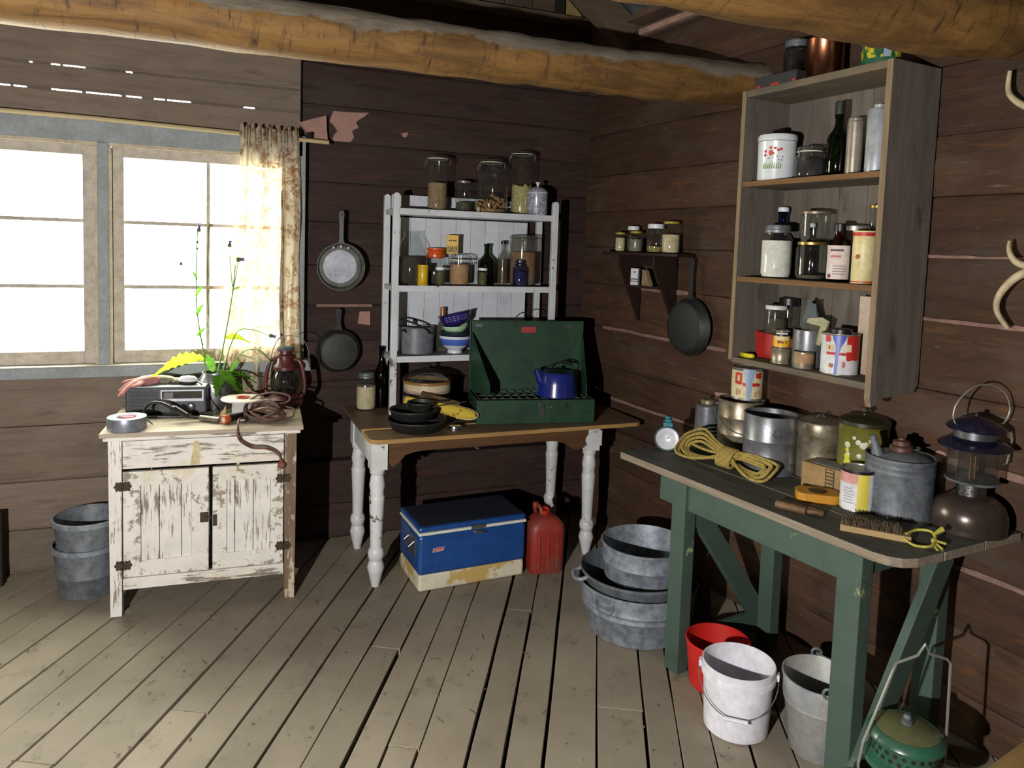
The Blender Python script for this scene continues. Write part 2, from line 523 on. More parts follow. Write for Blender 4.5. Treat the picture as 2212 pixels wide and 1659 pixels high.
# wide boards over the window with daylight slits between them
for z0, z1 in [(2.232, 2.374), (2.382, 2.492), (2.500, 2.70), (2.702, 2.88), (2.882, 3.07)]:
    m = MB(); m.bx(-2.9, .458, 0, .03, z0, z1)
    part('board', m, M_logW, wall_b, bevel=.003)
def gapfill(z, opens):
    x = -2.9
    for a, b in opens + [(.458, .458)]:
        if a > x:
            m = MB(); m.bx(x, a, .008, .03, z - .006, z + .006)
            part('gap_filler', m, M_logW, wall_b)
        x = b
gapfill(2.378, [(-1.5, -1.2), (-.93, -.865), (-.855, -.80), (-.70, -.57), (-.555, -.40), (-.38, -.31), (-.255, -.205), (-.195, -.085), (.17, .225)])
gapfill(2.496, [(-1.6, -1.3), (-.98, -.925), (-.79, -.775), (-.70, -.66), (-.65, -.555), (-.38, -.35)])
for pts in ([(.448, 2.323), (.52, 2.35), (.594, 2.374), (.597, 2.30), (.603, 2.238), (.509, 2.242), (.49, 2.28)],
            [(.635, 2.408), (.74, 2.41), (.833, 2.417), (.80, 2.39), (.76, 2.36), (.775, 2.33), (.74, 2.31), (.752, 2.275), (.733, 2.248), (.63, 2.245), (.64, 2.28), (.66, 2.30), (.64, 2.33), (.615, 2.35)],
            [(.80, 1.30), (.86, 1.30), (.86, 1.22), (.79, 1.23)],
            [(1.42, .575), (1.47, .60), (1.52, .585), (1.50, .53), (1.45, .52)], [(1.60, .60), (1.64, .60), (1.63, .54), (1.61, .53)], [(1.05, .37), (1.12, .385), (1.14, .35), (1.07, .33)], [(.66, .355), (.70, .35), (.70, .32), (.66, .325)], [(1.75, .43), (1.80, .44), (1.80, .40), (1.76, .40)], [(1.52, .46), (1.55, .45), (1.545, .43)],
            [(1.02, 2.32), (1.06, 2.33), (1.05, 2.30), (1.03, 2.30)]):
    m = MB(); m.xz(pts, .030 if pts[0][0] > .46 else -.003, .06); part('peeling_patch', m, M_peel, wall_b)
m = MB(); m.bx(.56, .87, .030, .06, 1.326, 1.342); part('batten', m, M_chink, wall_b)
# gable above the plate, narrowing under the roof
m = MB(); m.bx(-2.9, 2.3, -.05, .12, 3.07, 3.10); part('ledge', m, M_logG, wall_b, bevel=.004)
x = -2.3
while x < 2.1:
    w = random.uniform(.17, .24)
    m = MB(); x1 = min(x + w, 2.15)
    m.xz([(x + .003, 3.10), (x1 - .003, 3.10), (x1 - .003, max(3.11, roof_z(x1) - .02)), (x + .003, max(3.11, roof_z(x) - .02))], .02, .045)
    part('gable_board', m, M_logG, wall_b, bevel=.002)
    x = x1
m = MB(); m.bx(1.945, 1.985, -.04, .02, 3.1, 3.3); part('gable_post', m, M_dark, wall_b)
M_ochre = dirty('yellowed_board', '#8c7846', '#79673e', 6, rough=.8)
m = MB(); m.xz([(1.99, 3.10), (2.12, 3.10), (2.12, 3.13), (1.99, 3.24)], .0, .018); part('gable_board', m, M_ochre, wall_b, label='yellowed gable board')

# walls behind and to the left of the photographer (they keep the room dark)
mb = MB()
mb.bx(-2.9, 3.1, -2.3, -2.15, 0, 3.0); mb.bx(-2.4, 2.6, -2.3, -2.15, 3.0, 4.6)
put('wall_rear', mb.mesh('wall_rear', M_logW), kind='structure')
mb = MB(); mb.bx(-2.95, -2.75, -2.3, 4.4, 0, 3.1)
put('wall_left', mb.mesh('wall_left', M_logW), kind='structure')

# roof
M_tin = dirty('corrugated_roof_iron', '#8b929b', '#6d7074', 5, rough=.45, metal=.7, bump=.2)
M_sheath = dirty('brown_roof_boards', '#5a4437', '#4a382d', 5, rough=.85)
mb = MB()
th = math.atan(.72)
n = 180
for sgn in (1, -1):
    vs = []; fs = []
    for i in range(n + 1):
        y = -2.4 + 6.9 * i / n
        b = .012 * cos(i * 2 * pi / 4)
        for x in (2.75, 0.0):
            vs.append((sgn * x, y, roof_z(x) + .06 + b))
    for i in range(n):
        fs.append((2 * i, 2 * i + 1, 2 * i + 3, 2 * i + 2))
    mb.add(vs, fs, 0, True)
ceiling = put('ceiling', mb.mesh('ceiling', M_tin), kind='structure')
M_raft = wood('grey_brown_rafter', '#5d4f3f', '#4b3f33', axis='X', scale=4)
for y in (3.80, 2.6, 1.3, .1, -1.1):
    for sgn in (1, -1):
        m = MB()
        m.xz([(sgn * 2.55, roof_z(2.55) - .17), (sgn * 2.55, roof_z(2.55) + .03), (0, roof_z(0) + .03), (0, roof_z(0) - .17)], y, y + .09)
        part('rafter', m, M_raft, ceiling)
# sheathing board at the eave above the far end of the right wall, with its pale edge
m = MB(); m.bx(.50, 1.30, -.13, -.02, 2.955, 2.985)
put('trim_1', m.mesh('trim_1', M_sheath), loc=(CX, CY, 0), rz=PHI, kind='structure', bevel=.002)
M_pinkedge = dirty('pale_pink_lath', '#b08e80', '#8a6a5d', 12, rough=.8)
m = MB(); m.bx(.52, 1.30, -.055, -.026, 2.895, 2.925)
put('trim_2', m.mesh('trim_2', M_pinkedge), loc=(CX, CY, 0), rz=PHI, kind='structure')
m = MB(); m.bx(-.2, 6.8, .0, .2, 2.9, 3.3)
put('trim_3', m.mesh('trim_3', M_sheath), loc=(CX, CY, 0), rz=PHI, kind='structure')

# tie-beam logs
def beam_mat(name, split):
    t = NT(name)
    v = t.coord((.8, 4, 4)); v1 = t.coord((1, 1, 1))
    g = t.noise(v, 3.5, 7, .7, .5)
    bark = t.mix(t.ramp(g, .38, .62), lin('#7d5b2d'), lin('#563d1f'))
    bark = t.mix(t.ramp(t.noise(t.coord((14, 2, 3)), 3, 7, .75), .55, .66), bark, lin('#3f2d1b'))
    grey = t.mix(t.ramp(t.noise(v, 6, 6, .7), .4, .65), lin('#7a7061'), lin('#5b5143'))
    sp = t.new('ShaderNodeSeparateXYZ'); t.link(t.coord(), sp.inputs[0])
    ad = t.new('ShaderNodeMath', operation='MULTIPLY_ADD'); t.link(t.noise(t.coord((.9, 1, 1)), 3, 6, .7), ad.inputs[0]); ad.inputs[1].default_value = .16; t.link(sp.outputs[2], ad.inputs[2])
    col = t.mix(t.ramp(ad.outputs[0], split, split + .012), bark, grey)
    t.link(col, t.b.inputs['Base Color']); t.b.inputs['Roughness'].default_value = .7
    t.b.inputs['Specular IOR Level'].default_value = .35
    t.bump(g, .6, .012)
    return t.mat
def beam(name, pts, r, mat, label):
    m = MB()
    P = smooth_pts(pts, 8)
    m.tube(P, [r * random.uniform(.955, 1.045) for _ in P], 20)
    m.v = [(a + random.uniform(-.003, .003), b + random.uniform(-.003, .003), c + random.uniform(-.003, .003)) for a, b, c in m.v]
    return m
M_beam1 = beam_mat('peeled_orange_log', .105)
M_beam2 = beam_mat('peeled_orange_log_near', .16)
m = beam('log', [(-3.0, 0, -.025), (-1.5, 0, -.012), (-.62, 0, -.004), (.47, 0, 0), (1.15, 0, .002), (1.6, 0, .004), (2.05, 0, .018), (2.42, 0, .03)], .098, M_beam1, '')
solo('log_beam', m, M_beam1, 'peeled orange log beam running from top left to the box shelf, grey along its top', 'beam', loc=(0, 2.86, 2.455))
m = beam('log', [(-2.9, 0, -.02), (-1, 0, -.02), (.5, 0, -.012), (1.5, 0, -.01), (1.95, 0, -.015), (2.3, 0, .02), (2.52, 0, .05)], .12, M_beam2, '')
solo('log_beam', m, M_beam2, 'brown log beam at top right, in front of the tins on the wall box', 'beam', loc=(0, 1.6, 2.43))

# ------------------------------------------------------------------ window
M_trim = dirty('blue_grey_window_paint', '#868d90', '#797e7d', 9, rough=.6)
M_sash = dirty('haze_paled_cream_sash', '#b3ab9f', '#9c9487', 18, rough=.75, bump=.3)  # cream sash colour, brightened to paint in the haze around the window
M_cream = dirty('pale_bead', '#b8ac92', '#a09680', 10, rough=.7)
M_pane = glassy('dusty_window_glass', '#f2f4ee', .05, haze=.10)
win = thing('window_1', None, None, loc=(0, YB, 0))
win['kind'] = 'structure'
m = MB(); m.bx(-1.56, .47, -.03, .02, 2.14, 2.25); part('head_casing', m, M_trim, win, bevel=.003)
m = MB(); m.bx(-1.5, .43, -.028, .0, 2.123, 2.14); part('bead', m, M_cream, win)
m = MB(); m.bx(.42, .485, -.03, .06, .86, 2.25); part('jamb_casing', m, M_trim, win, bevel=.003)
m = MB(); m.bx(-1.56, -1.47, -.03, .06, .98, 2.25); part('jamb_casing', m, M_trim, win, bevel=.003)
m = MB(); m.bx(-.505, -.455, -.035, .06, 1.03, 2.14); part('mullion', m, M_trim, win, bevel=.004)
for x in (-.455, -.517):
    m = MB(); m.bx(x, x + .012, -.030, .04, 1.04, 2.12); part('bead', m, M_cream, win)
m = MB(); m.bx(-1.6, .52, -.075, .10, .985, 1.04); part('sill', m, M_trim, win, bevel=.004)
M_silltop = dirty('worn_sill_top', '#b3ab9d', '#8f877a', 12, rough=.6)
m = MB(); m.bx(-1.6, .52, -.073, .06, 1.04, 1.043); part('sill_top', m, M_silltop, win)
for sx0, sx1 in ((-1.47, -.517), (-.443, .42)):
    st = .055 if sx0 < -1 else .052
    gx0, gx1, gz0, gz1 = sx0 + st, sx1 - st, 1.108, 2.075
    m = MB(); m.bx(sx0, gx0, .0, .045, 1.045, 2.125); m.bx(gx1, sx1, .0, .045, 1.045, 2.125)
    m.bx(gx0, gx1, .0, .045, 1.045, gz0); m.bx(gx0, gx1, .0, .045, gz1, 2.125)
    s = part('sash', m, M_sash, win, bevel=.002)
    xm = (gx0 + gx1) / 2 + (.01 if sx0 > -1 else -.01)
    m = MB(); m.bx(xm - .009, xm + .009, .008, .036, gz0, gz1)
    zs = (1.43, 1.755)
    for z in zs: m.bx(gx0, gx1, .01, .034, z - .009, z + .009)
    part('muntin', m, M_sash, s)
    zz = [gz0, zs[0], zs[1], gz1]
    for a, b in ((gx0, xm), (xm, gx1)):
        for c, d in zip(zz, zz[1:]):
            m = MB(); m.bx(a + .001, b - .001, .021, .024, c + .001, d - .001)
            part('pane', m, M_pane, s)
M_rod = wood('pale_rod_wood', '#b7a67f', '#9c8c68', axis='X', scale=5, rough=.5, bump=.1)
rod = thing('curtain_rod', 'long pale wooden curtain rod across the head of the window', 'curtain rod', loc=(0, YB - .06, 2.235))
m = MB(); m.tube([(-1.7, 0, .02), (-.5, 0, .012), (.60, 0, -.012)], .0115, 10); part('pole', m, M_rod, rod)
for x in (-1.55, .50):
    m = MB(); m.bx(x - .01, x + .01, -.0, .06, -.01, .035); part('bracket', m, M_dark, rod)

# curtain
def curtain_mat():
    t = NT('thin_cream_curtain_with_brown_print')
    v = t.coord((1, 1, 1))
    n1 = t.noise(v, 9, 6, .7, 1.2)
    n2 = t.noise(v, 34, 3, .6, 2.0)
    vo = t.new('ShaderNodeTexVoronoi'); vo.inputs['Scale'].default_value = 46; t.link(v, vo.inputs['Vector'])
    line = t.ramp(vo.outputs['Distance'], .10, .30, (1, 1, 1, 1), (0, 0, 0, 1))
    area = t.ramp(n1, .46, .56)
    pat = t.mix(1.0, area, t.ramp(n2, .40, .50), 'MULTIPLY')
    col = t.mix(pat, lin('#b5ac98'), lin('#86654c'))
    t.n.remove(t.b)
    df = t.new('ShaderNodeBsdfDiffuse'); tl = t.new('ShaderNodeBsdfTranslucent'); tp = t.new('ShaderNodeBsdfTransparent')
    t.link(col, df.inputs[0]); t.link(col, tl.inputs[0]); 
    mx = t.new('ShaderNodeMixShader'); mx.inputs[0].default_value = .26
    t.link(df.outputs[0], mx.inputs[1]); t.link(tl.outputs[0], mx.inputs[2])
    m2 = t.new('ShaderNodeMixShader'); m2.inputs[0].default_value = .02
    t.link(mx.outputs[0], m2.inputs[1]); t.link(tp.outputs[0], m2.inputs[2])
    t.link(m2.outputs[0], t.out.inputs[0])
    return t.mat
M_curt = curtain_mat()
cur = thing('curtain', 'cream curtain with rust brown print gathered at the right of the window', 'curtain', loc=(.3, YB - .06, 0))
vs = []; fs = []; NX, NZ = 90, 40
for j in range(NZ + 1):
    f = j / NZ
    z = 2.275 - 1.42 * f
    xl = -.155 if f < .3 else -.155 - .075 * min(1, (f - .3) / .35)
    xr = .135 + .035 * min(1, f * 3)
    for i in range(NX + 1):
        g = i / NX
        amp = .012 + .018 * min(1, f * 4)
        yy = amp * (sin(g * 38 + 1.2 * sin(f * 3)) * .6 + sin(g * 17 + 2 + f * 2.5) * .8)
        if f < .06: yy = -.016 + .010 * sin(g * 90)
        vs.append((xl + (xr - xl) * g + .006 * sin(f * 9 + g * 20), yy - .004, z + (.012 * sin(g * 60) if j == 0 else 0)))
for j in range(NZ):
    for i in range(NX):
        a = j * (NX + 1) + i
        fs.append((a, a + 1, a + NX + 2, a + NX + 1))
m = MB(); m.add(vs, fs, 0, True); part('cloth', m, M_curt, cur)
m = MB()
P = [(.055, -.045, 1.95), (.062, -.05, 1.7), (.058, -.05, 1.4), (.066, -.05, 1.15), (.085, -.05, .95)]
m.tube(smooth_pts(P, 6), [.004 + .007 * min(1, i / 12) for i in range(25)], 6); part('hanging_fold', m, M_curt, cur)

# ------------------------------------------------------------------ white washstand cabinet under the window
M_wash = worn('flaking_white_paint', '#dad6cf', '#7d7264', .225, 7, 'Z', stain='#cfc4a6', stretch=13)
M_washx = worn('flaking_white_paint_along', '#d8d3cb', '#7d7264', .235, 4.5, 'X', stain='#cfc2a0', stretch=9)
M_washn = worn('patchy_white_paint', '#d8d4cb', '#8d8375', .225, 20, 'N', stain='#c4ad7c')
M_leaf_top = wood('bare_bleached_top', '#ab9f8d', '#8f8371', axis='X', scale=6, rough=.5, bump=.2)
M_bareleg = wood('stripped_grey_leg', '#7d6b58', '#64533f', patch='#b8ac98', plo=.55, phi=.6, pscale=8, axis='Z', scale=8)
M_rust = dirty('rusty_iron', '#4c3d30', '#37291f', 40, rough=.7, metal=.4, bump=.4)
M_ironblack = dirty('black_iron', '#262524', '#191817', 14, rough=.55, metal=.35, bump=.2)
_cy = math.atan2(-.055, .788)
cab = thing('washstand_cabinet', 'white flaking wooden cabinet with two doors under the window', 'cabinet', loc=(-.404, 3.585, 0), rz=_cy)
CT = .838
def leg_taper(x0, x1, y0, y1, z0, z1, m):
    vs = [(x0 + .004, y0 + .004, z0), (x1 - .004, y0 + .004, z0), (x1 - .004, y1 - .004, z0), (x0 + .004, y1 - .004, z0), (x0, y0, z1), (x1, y0, z1), (x1, y1, z1), (x0, y1, z1)]
    m.add(vs, [(0, 3, 2, 1), (4, 5, 6, 7), (0, 1, 5, 4), (1, 2, 6, 5), (2, 3, 7, 6), (3, 0, 4, 7)])
for x0, y0, mt in ((0, 0, M_wash), (.735, 0, M_bareleg), (0, .48, M_wash), (.735, .48, M_wash)):
    m = MB(); leg_taper(x0, x0 + .055, y0, y0 + .055, 0, .80, m); part('leg', m, mt, cab, bevel=.003, label='leg with its paint worn off' if mt is M_bareleg else None)
m = MB(); m.bx(.03, .05, .05, .49, .13, .80); part('side_panel', m, M_wash, cab)
m = MB(); m.bx(.74, .76, .05, .49, .13, .80); part('side_panel', m, M_wash, cab)
m = MB(); m.bx(.05, .74, .50, .52, .13, .80); part('back_panel', m, M_wash, cab)
m = MB(); m.bx(.055, .735, .02, .50, .14, .155); part('bottom_board', m, M_washx, cab)
m = MB(); m.bx(.055, .735, .006, .03, .120, .172); part('bottom_rail', m, M_washx, cab, bevel=.002)
m = MB(); m.bx(.057, .733, .004, .028, .668, .792); part('drawer_front', m, M_washx, cab, bevel=.003)
M_stain = dirty('ochre_water_stain', '#b3a075', '#cdc2a2', 25, rough=.6)
for k, (dx0, dx1, px0, px1) in enumerate(((.058, .408, .128, .335), (.424, .732, .485, .675))):
    zb, zt = .178, .655
    m = MB()
    # mitred frame
    fr = [(dx0, dx1, zb, zt), (px0, px1, zb + .072, zt - .066)]
    (a, b, c, d), (e, f, g, h) = fr
    for q in ([(a, c), (b, c), (f, g), (e, g)], [(b, c), (b, d), (f, h), (f, g)], [(b, d), (a, d), (e, h), (f, h)], [(a, d), (a, c), (e, g), (e, h)]):
        m.xz(q, .002, .024)
    door = part('door', m, M_washn, cab, bevel=.0015)
    cuts = [px0, px0 + (px1 - px0) * (.36 if k == 0 else .18), px0 + (px1 - px0) * (.80 if k == 0 else .60), px1]
    for p, q in zip(cuts, cuts[1:]):
        m = MB(); m.bx(p + .0012, q - .0012, .009, .02, g - .002, h + .002)
        part('panel_board', m, M_wash, door, bevel=.0015)
    hx = .058 if k == 0 else .732
    for hz in (.592, .235) if k == 0 else (.585, .262):
        m = MB()
        for sg in (-1, 1):
            pts = []
            for i in range(30):
                ang = 2 * pi * i / 30
                r = .0165 * (1 + .16 * cos(ang * 6))
                pts.append((hx + sg * .017 + r * cos(ang), hz + r * 1.25 * sin(ang)))
            m.xz(pts, -.004, .003)
        m.tube([(hx, -.004, hz - .02), (hx, -.004, hz + .02)], .0035, 8)
        part('hinge', m, M_rust, door)
m = MB(); m.bx(.372, .406, -.004, .004, .405, .450); m.tube([(.40, -.008, .43), (.425, -.008, .424)], .004, 6); part('latch_plate', m, M_rust, cab)
m = MB(); m.bx(.426, .442, -.006, .004, .385, .436); part('latch_catch', m, M_rust, cab)
m = MB(); m.xz([(.33, .668), (.37, .672), (.375, .74), (.365, .782), (.345, .78), (.338, .72)], .0028, .006); part('water_stain', m, M_stain, cab)
m = MB(); m.bx(-.016, .806, -.022, .545, .80, .818); part('top_moulding', m, M_washx, cab, bevel=.004)
for y0, y1 in ((-.034, .16), (.162, .36), (.362, .56)):
    m = MB(); m.bx(-.028, .818, y0, y1, .818, CT); part('top_board', m, M_leaf_top, cab, bevel=.003)

# ------------------------------------------------------------------ kitchen table with white turned legs
TT = .755
M_white = worn('chipped_white_gloss', '#cfd0d0', '#5c5147', .165, 16, 'N', rough=.4, bump=.15)
M_tabtop = wood('brown_table_top', '#6f5a45', '#584633', c3='#7d6850', axis='X', scale=5, rough=.5, bump=.2)
M_tabedge = wood('pale_worn_edge', '#a5824f', '#8a6a40', axis='X', scale=8, rough=.6)
M_tabrail = wood('brown_table_rail', '#5c4028', '#47311f', axis='X', scale=5, rough=.6)
tab = thing('kitchen_table', 'brown topped table with white turned legs below the white shelf', 'table', loc=(0, 0, 0))
LEG = [(0, 0), (.019, 0), (.0215, .012), (.036, .074), (.0425, .10), (.034, .128), (.031, .134), (.036, .143), (.041, .168), (.036, .19), (.029, .198), (.0315, .30), (.0375, .43), (.039, .453), (.034, .462), (.036, .470), (.033, .480), (.039, .512), (.034, .545), (.031, .566), (.037, .573), (.039, .60), (.0, .60)]
TX0, TX1, TY0, TY1 = .715, 2.225, 3.455, 4.218
for x, y in ((.768, 3.535), (.768, 4.02), (1.955, 3.565), (1.945, 4.02)):
    m = MB(); m.lathe(LEG, 20, c=(x, y, 0)); m.bx(x - .04, x + .04, y - .04, y + .04, .595, .732); part('leg', m, M_white, tab)
m = MB(); m.bx(.733, .757, 3.57, 3.985, .615, .732); part('end_apron', m, M_white, tab, bevel=.003, label='white end apron')
m = MB(); m.bx(1.975, 1.995, 3.60, 3.985, .62, .732); part('end_apron', m, M_white, tab)
m = MB()
poly = [(.81, .732), (.81, .625), (.84, .60), (.875, .625), (.90, .655), (.95, .668), (1.0, .672), (1.65, .672), (1.72, .668), (1.78, .65), (1.83, .615), (1.86, .61), (1.915, .64), (1.915, .732)]
m.xz(poly[::-1], 3.515, 3.535); part('front_apron', m, M_tabrail, tab)
m = MB(); m.xz([(1.90, .66), (1.905, .68), (1.93, .70), (2.0, .71), (2.0, .625), (1.915, .625)][::-1], 3.512, 3.527); part('corner_bracket', m, M_white, tab)
m = MB(); m.bx(.80, 1.92, 3.99, 4.01, .63, .732); part('back_apron', m, M_tabrail, tab)
def rounded(x0, x1, y0, y1, r, n=6):
    out = []
    for cx, cy, a in ((x1 - r, y1 - r, 0), (x0 + r, y1 - r, pi / 2), (x0 + r, y0 + r, pi), (x1 - r, y0 + r, 3 * pi / 2)):
        for i in range(n + 1):
            t = a + pi / 2 * i / n
            out.append((cx + r * cos(t), cy + r * sin(t)))
    return out
def plate(poly, z0, z1, mtop=0, medge=1):
    m = MB(); n = len(poly)
    m.prism(poly, z0, z1, medge)
    m.m[0] = mtop; m.m[1] = mtop
    return m
# the top is three boards; front one with a rounded corner and a worn edge
m = plate([p for p in rounded(TX0, TX1, TY0, 3.69, .05) if not p[1] > 3.64] + [(TX1, 3.688), (TX0, 3.688)], .733, TT); part('top_board', m, [M_tabtop, M_tabedge], tab, bevel=.002)
m = plate([(TX0, 3.691), (TX1, 3.691), (TX1, 3.91), (TX0, 3.91)], .733, TT - .001); part('top_board', m, [M_tabtop, M_tabtop], tab, bevel=.002)
m = plate([(TX0, 3.913), (TX1 - .05, 3.913), (TX1 - .05, TY1), (TX0, TY1)], .733, TT - .001); part('top_board', m, [M_tabtop, M_tabtop], tab, bevel=.002)

# ------------------------------------------------------------------ white shelf standing on the table
M_shelfw = worn('chipped_white_shelf_paint', '#c9cdd1', '#5f564c', .150, 16, 'N', rough=.45, bump=.12)
M_shelftop = dirty('dusty_shelf_top', '#7c7870', '#5f5b54', 12, rough=.7)
M_beadw = worn('white_matchboard', '#c6cbd2', '#8d867c', .135, 8, 'Z', rough=.45, bump=.1, vary=.04)
bs = thing('white_shelf', 'white painted open shelf with boarded back standing on the table', 'shelf', loc=(0, 0, 0))
SX0, SX1, SYF, SYB = .920, 1.903, 3.96, 4.215
def post(x0, x1, y0, y1, z0, z1):
    m = MB(); k = (x1 - x0) / 2; xm = (x0 + x1) / 2; n = 8
    top = [(xm + k * cos(pi * i / n), z1 - k + k * sin(pi * i / n)) for i in range(n + 1)]
    m.xz([(x0, z0), (x1, z0)] + top, y0, y1)
    return m
part('front_post', post(SX0, SX0 + .036, SYF, SYF + .03, TT, 1.968), M_shelfw, bs, bevel=.003)
part('front_post', post(SX1 - .036, SX1, SYF, SYF + .03, TT, 1.967), M_shelfw, bs, bevel=.003)
part('rear_post', post(SX0, SX0 + .036, SYB - .03, SYB, .884, 1.970), M_shelfw, bs, bevel=.003)
part('rear_post', post(SX1 - .036, SX1, SYB - .03, SYB, TT, 1.965), M_shelfw, bs, bevel=.003)
SH = [1.8856, 1.4668, 1.0766]
for z in SH:
    m = MB(); m.bx(SX0 + .037, SX1 - .037, SYF + .004, SYB - .035, z - .035, z, 0); m.m[1] = 1
    part('shelf_board', m, [M_shelfw, M_shelftop], bs, bevel=.002)
    for x in (SX0 + .006, SX1 - .03):
        m = MB(); m.bx(x, x + .024, SYF + .03, SYB - .03, z - .032, z - .004); part('side_rail', m, M_shelfw, bs)
xs = [.981, 1.073, 1.164, 1.255, 1.346, 1.438, 1.529, 1.620, 1.712, 1.802]
for a, b in zip(xs, xs[1:]):
    m = MB(); m.bx(a + .001, b - .001, SYB - .034, SYB - .022, 1.04, 1.843); part('back_board', m, M_beadw, bs, bevel=.002)
m = MB(); m.bx(.96, 1.80, SYB - .034, SYB - .020, 1.889, 1.970); part('top_back_rail', m, M_beadw, bs, bevel=.003)

# ------------------------------------------------------------------ green bench by the right wall
M_green = worn('scuffed_green_paint', '#3f5047', '#8d9668', .10, 14, 'N', rough=.6, stain='#34463c', bump=.15)
M_benchtop = wood('grey_weathered_bench_boards', '#4b4a44', '#37352f', c3='#5a584f', axis='X', scale=5, rough=.75, patch='#2a2622', plo=.6, phi=.68)
M_benchedge = wood('bleached_plank_edge', '#877c6c', '#6c6153', axis='X', scale=9, rough=.85)
BT = .812
_bphi = math.atan2(-.988, .152)
bench = thing('green_workbench', 'green painted workbench with grey plank top along the right wall', 'workbench', loc=(1.684, 2.79, 0), rz=_bphi)
def bw(x, y):     # bench local to world
    c, s = cos(_bphi), sin(_bphi)
    return (1.684 + x * c - y * s, 2.79 + x * s + y * c)
for (y0, y1, x0, x1) in ((0, .20, 0, 1.25), (.205, .41, .0, 1.305), (.415, .612, .03, 1.318)):
    if y0 == 0:
        poly = [(x0, y0), (1.20, y0), (1.245, .012), (1.275, .035), (1.295, .08), (1.305, y1), (x0, y1)]
    else: poly = [(x0, y0), (x1, y0), (x1 + .013, y1), (x0, y1)]
    m = MB(); m.prism(poly, BT - .030, BT, 1); m.m[0] = 0; m.m[1] = 0
    part('top_board', m, [M_benchtop, M_benchedge], bench, bevel=.003)
m = MB(); m.bx(.25, 1.168, .012, .045, BT - .135, BT - .031); part('front_apron', m, M_green, bench, bevel=.003)
m = MB(); m.bx(1.125, 1.163, .062, .46, BT - .10, BT - .031); part('end_apron', m, M_green, bench, bevel=.003)
m = MB(); m.bx(.30, .34, .05, .46, BT - .13, BT - .031); part('end_apron', m, M_green, bench, bevel=.003)
m = MB(); m.bx(.30, 1.18, .45, .48, BT - .12, BT - .031); part('back_apron', m, M_green, bench, bevel=.003)
BL = [(.335, .0, .075, .062), (1.085, .0, .085, .062), (.40, .47, .07, .06), (1.10, .44, .075, .06)]
for x, y, w, d in BL:
    m = MB(); m.bx(x, x + w, y, y + d, 0, BT - .031); part('leg', m, M_green, bench, bevel=.004)
def slat(p, q, w, t, m):      # flat bar from p to q in the local y-z plane, at x p[0]
    (x, y0, z0), (_, y1, z1) = p, q
    d = Vector((y1 - y0, z1 - z0)).normalized(); n = Vector((-d.y, d.x)) * w / 2
    m.yz([(y0 + n.x, z0 + n.y), (y1 + n.x, z1 + n.y), (y1 - n.x, z1 - n.y), (y0 - n.x, z0 - n.y)], x, x + t)
m = MB(); slat((.372, .04, .72), (.372, .47, .16), .085, .03, m); part('brace', m, M_green, bench, bevel=.003)
m = MB(); slat((1.17, .43, .72), (1.17, .03, .08), .095, .03, m); part('brace', m, M_green, bench, bevel=.003)
m = MB(); m.bx(.378, .405, .06, .47, .06, .155); part('stretcher', m, M_green, bench, bevel=.003)

# ------------------------------------------------------------------ grey box shelf on the right wall
M_box = wood('grey_barn_boards', '#6a6258', '#534b42', c3='#5d5750', axis='Z', scale=5, rough=.85, patch='#38332c', plo=.57, phi=.70, stretch=12)
M_boxx = wood('grey_barn_boards_along', '#665d50', '#4e463c', c3='#74644c', axis='X', scale=5, rough=.85, stretch=12)
M_boxedge = wood('fresh_sawn_edge', '#85725a', '#6c5c48', axis='Z', scale=9, rough=.85)
M_shelfedge = wood('warm_shelf_edge', '#7a5838', '#5f452d', axis='X', scale=8, rough=.8)
BX0 = 1.556; BXW = .70; BD = .27
bxo = rw(BX0, BD)
box = thing('box_shelf', 'grey barn board box shelf hung on the right wall', 'shelf', loc=(bxo[0], bxo[1], 0), rz=PHI)
BZ0, BZ1 = 1.228, 2.388
for x0, x1 in ((0, .022), (BXW - .024, BXW)):
    m = MB()
    if x0 == 0: m.yz([(0, BZ0 + .012), (.012, BZ0), (BD, BZ0), (BD, BZ1), (0, BZ1)], x0, x1)
    else: m.yz([(0, BZ0 - .03), (.01, BZ0 - .06), (.035, BZ0 - .055), (.05, BZ0 - .03), (.20, BZ0 - .03), (BD - .02, BZ0 - .02), (BD, BZ0 + .01), (BD, BZ1), (0, BZ1)], x0, x1)
    m.m[len(m.m) - 1] = 1 if x0 == 0 else 1
    for i, f in enumerate(m.f):
        if all(abs(m.v[j][1]) < .011 for j in f): m.m[i] = 1
    part('side_panel', m, [M_box, M_boxedge], box, bevel=.002)
def bboard(name, z, t, medge):
    m = MB(); m.bx(.0225, BXW - .0245, .004, BD - .012, z - t, z)
    for i, f in enumerate(m.f):
        if all(m.v[j][1] < .005 for j in f): m.m[i] = 1
    return part(name, m, [M_boxx, medge], box, bevel=.002)
bboard('top_board', BZ1, .028, M_boxx)
bboard('shelf_board', 2.006, .022, M_shelfedge)
bboard('shelf_board', 1.603, .022, M_shelfedge)
bboard('bottom_board', BZ0 + .025, .025, M_boxx)
xs = [.0225, .15, .31, .44, .55, BXW - .0245]
for a, b in zip(xs, xs[1:]):
    m = MB(); m.bx(a + .001, b - .001, BD - .011, BD - .002, BZ0 + .002, BZ1 - .002); part('back_board', m, M_box, box, bevel=.0015)
def bxp(x, d_front):   # point inside the box: x from its left side, d behind its front edge
    return rw(BX0 + x, BD - d_front)

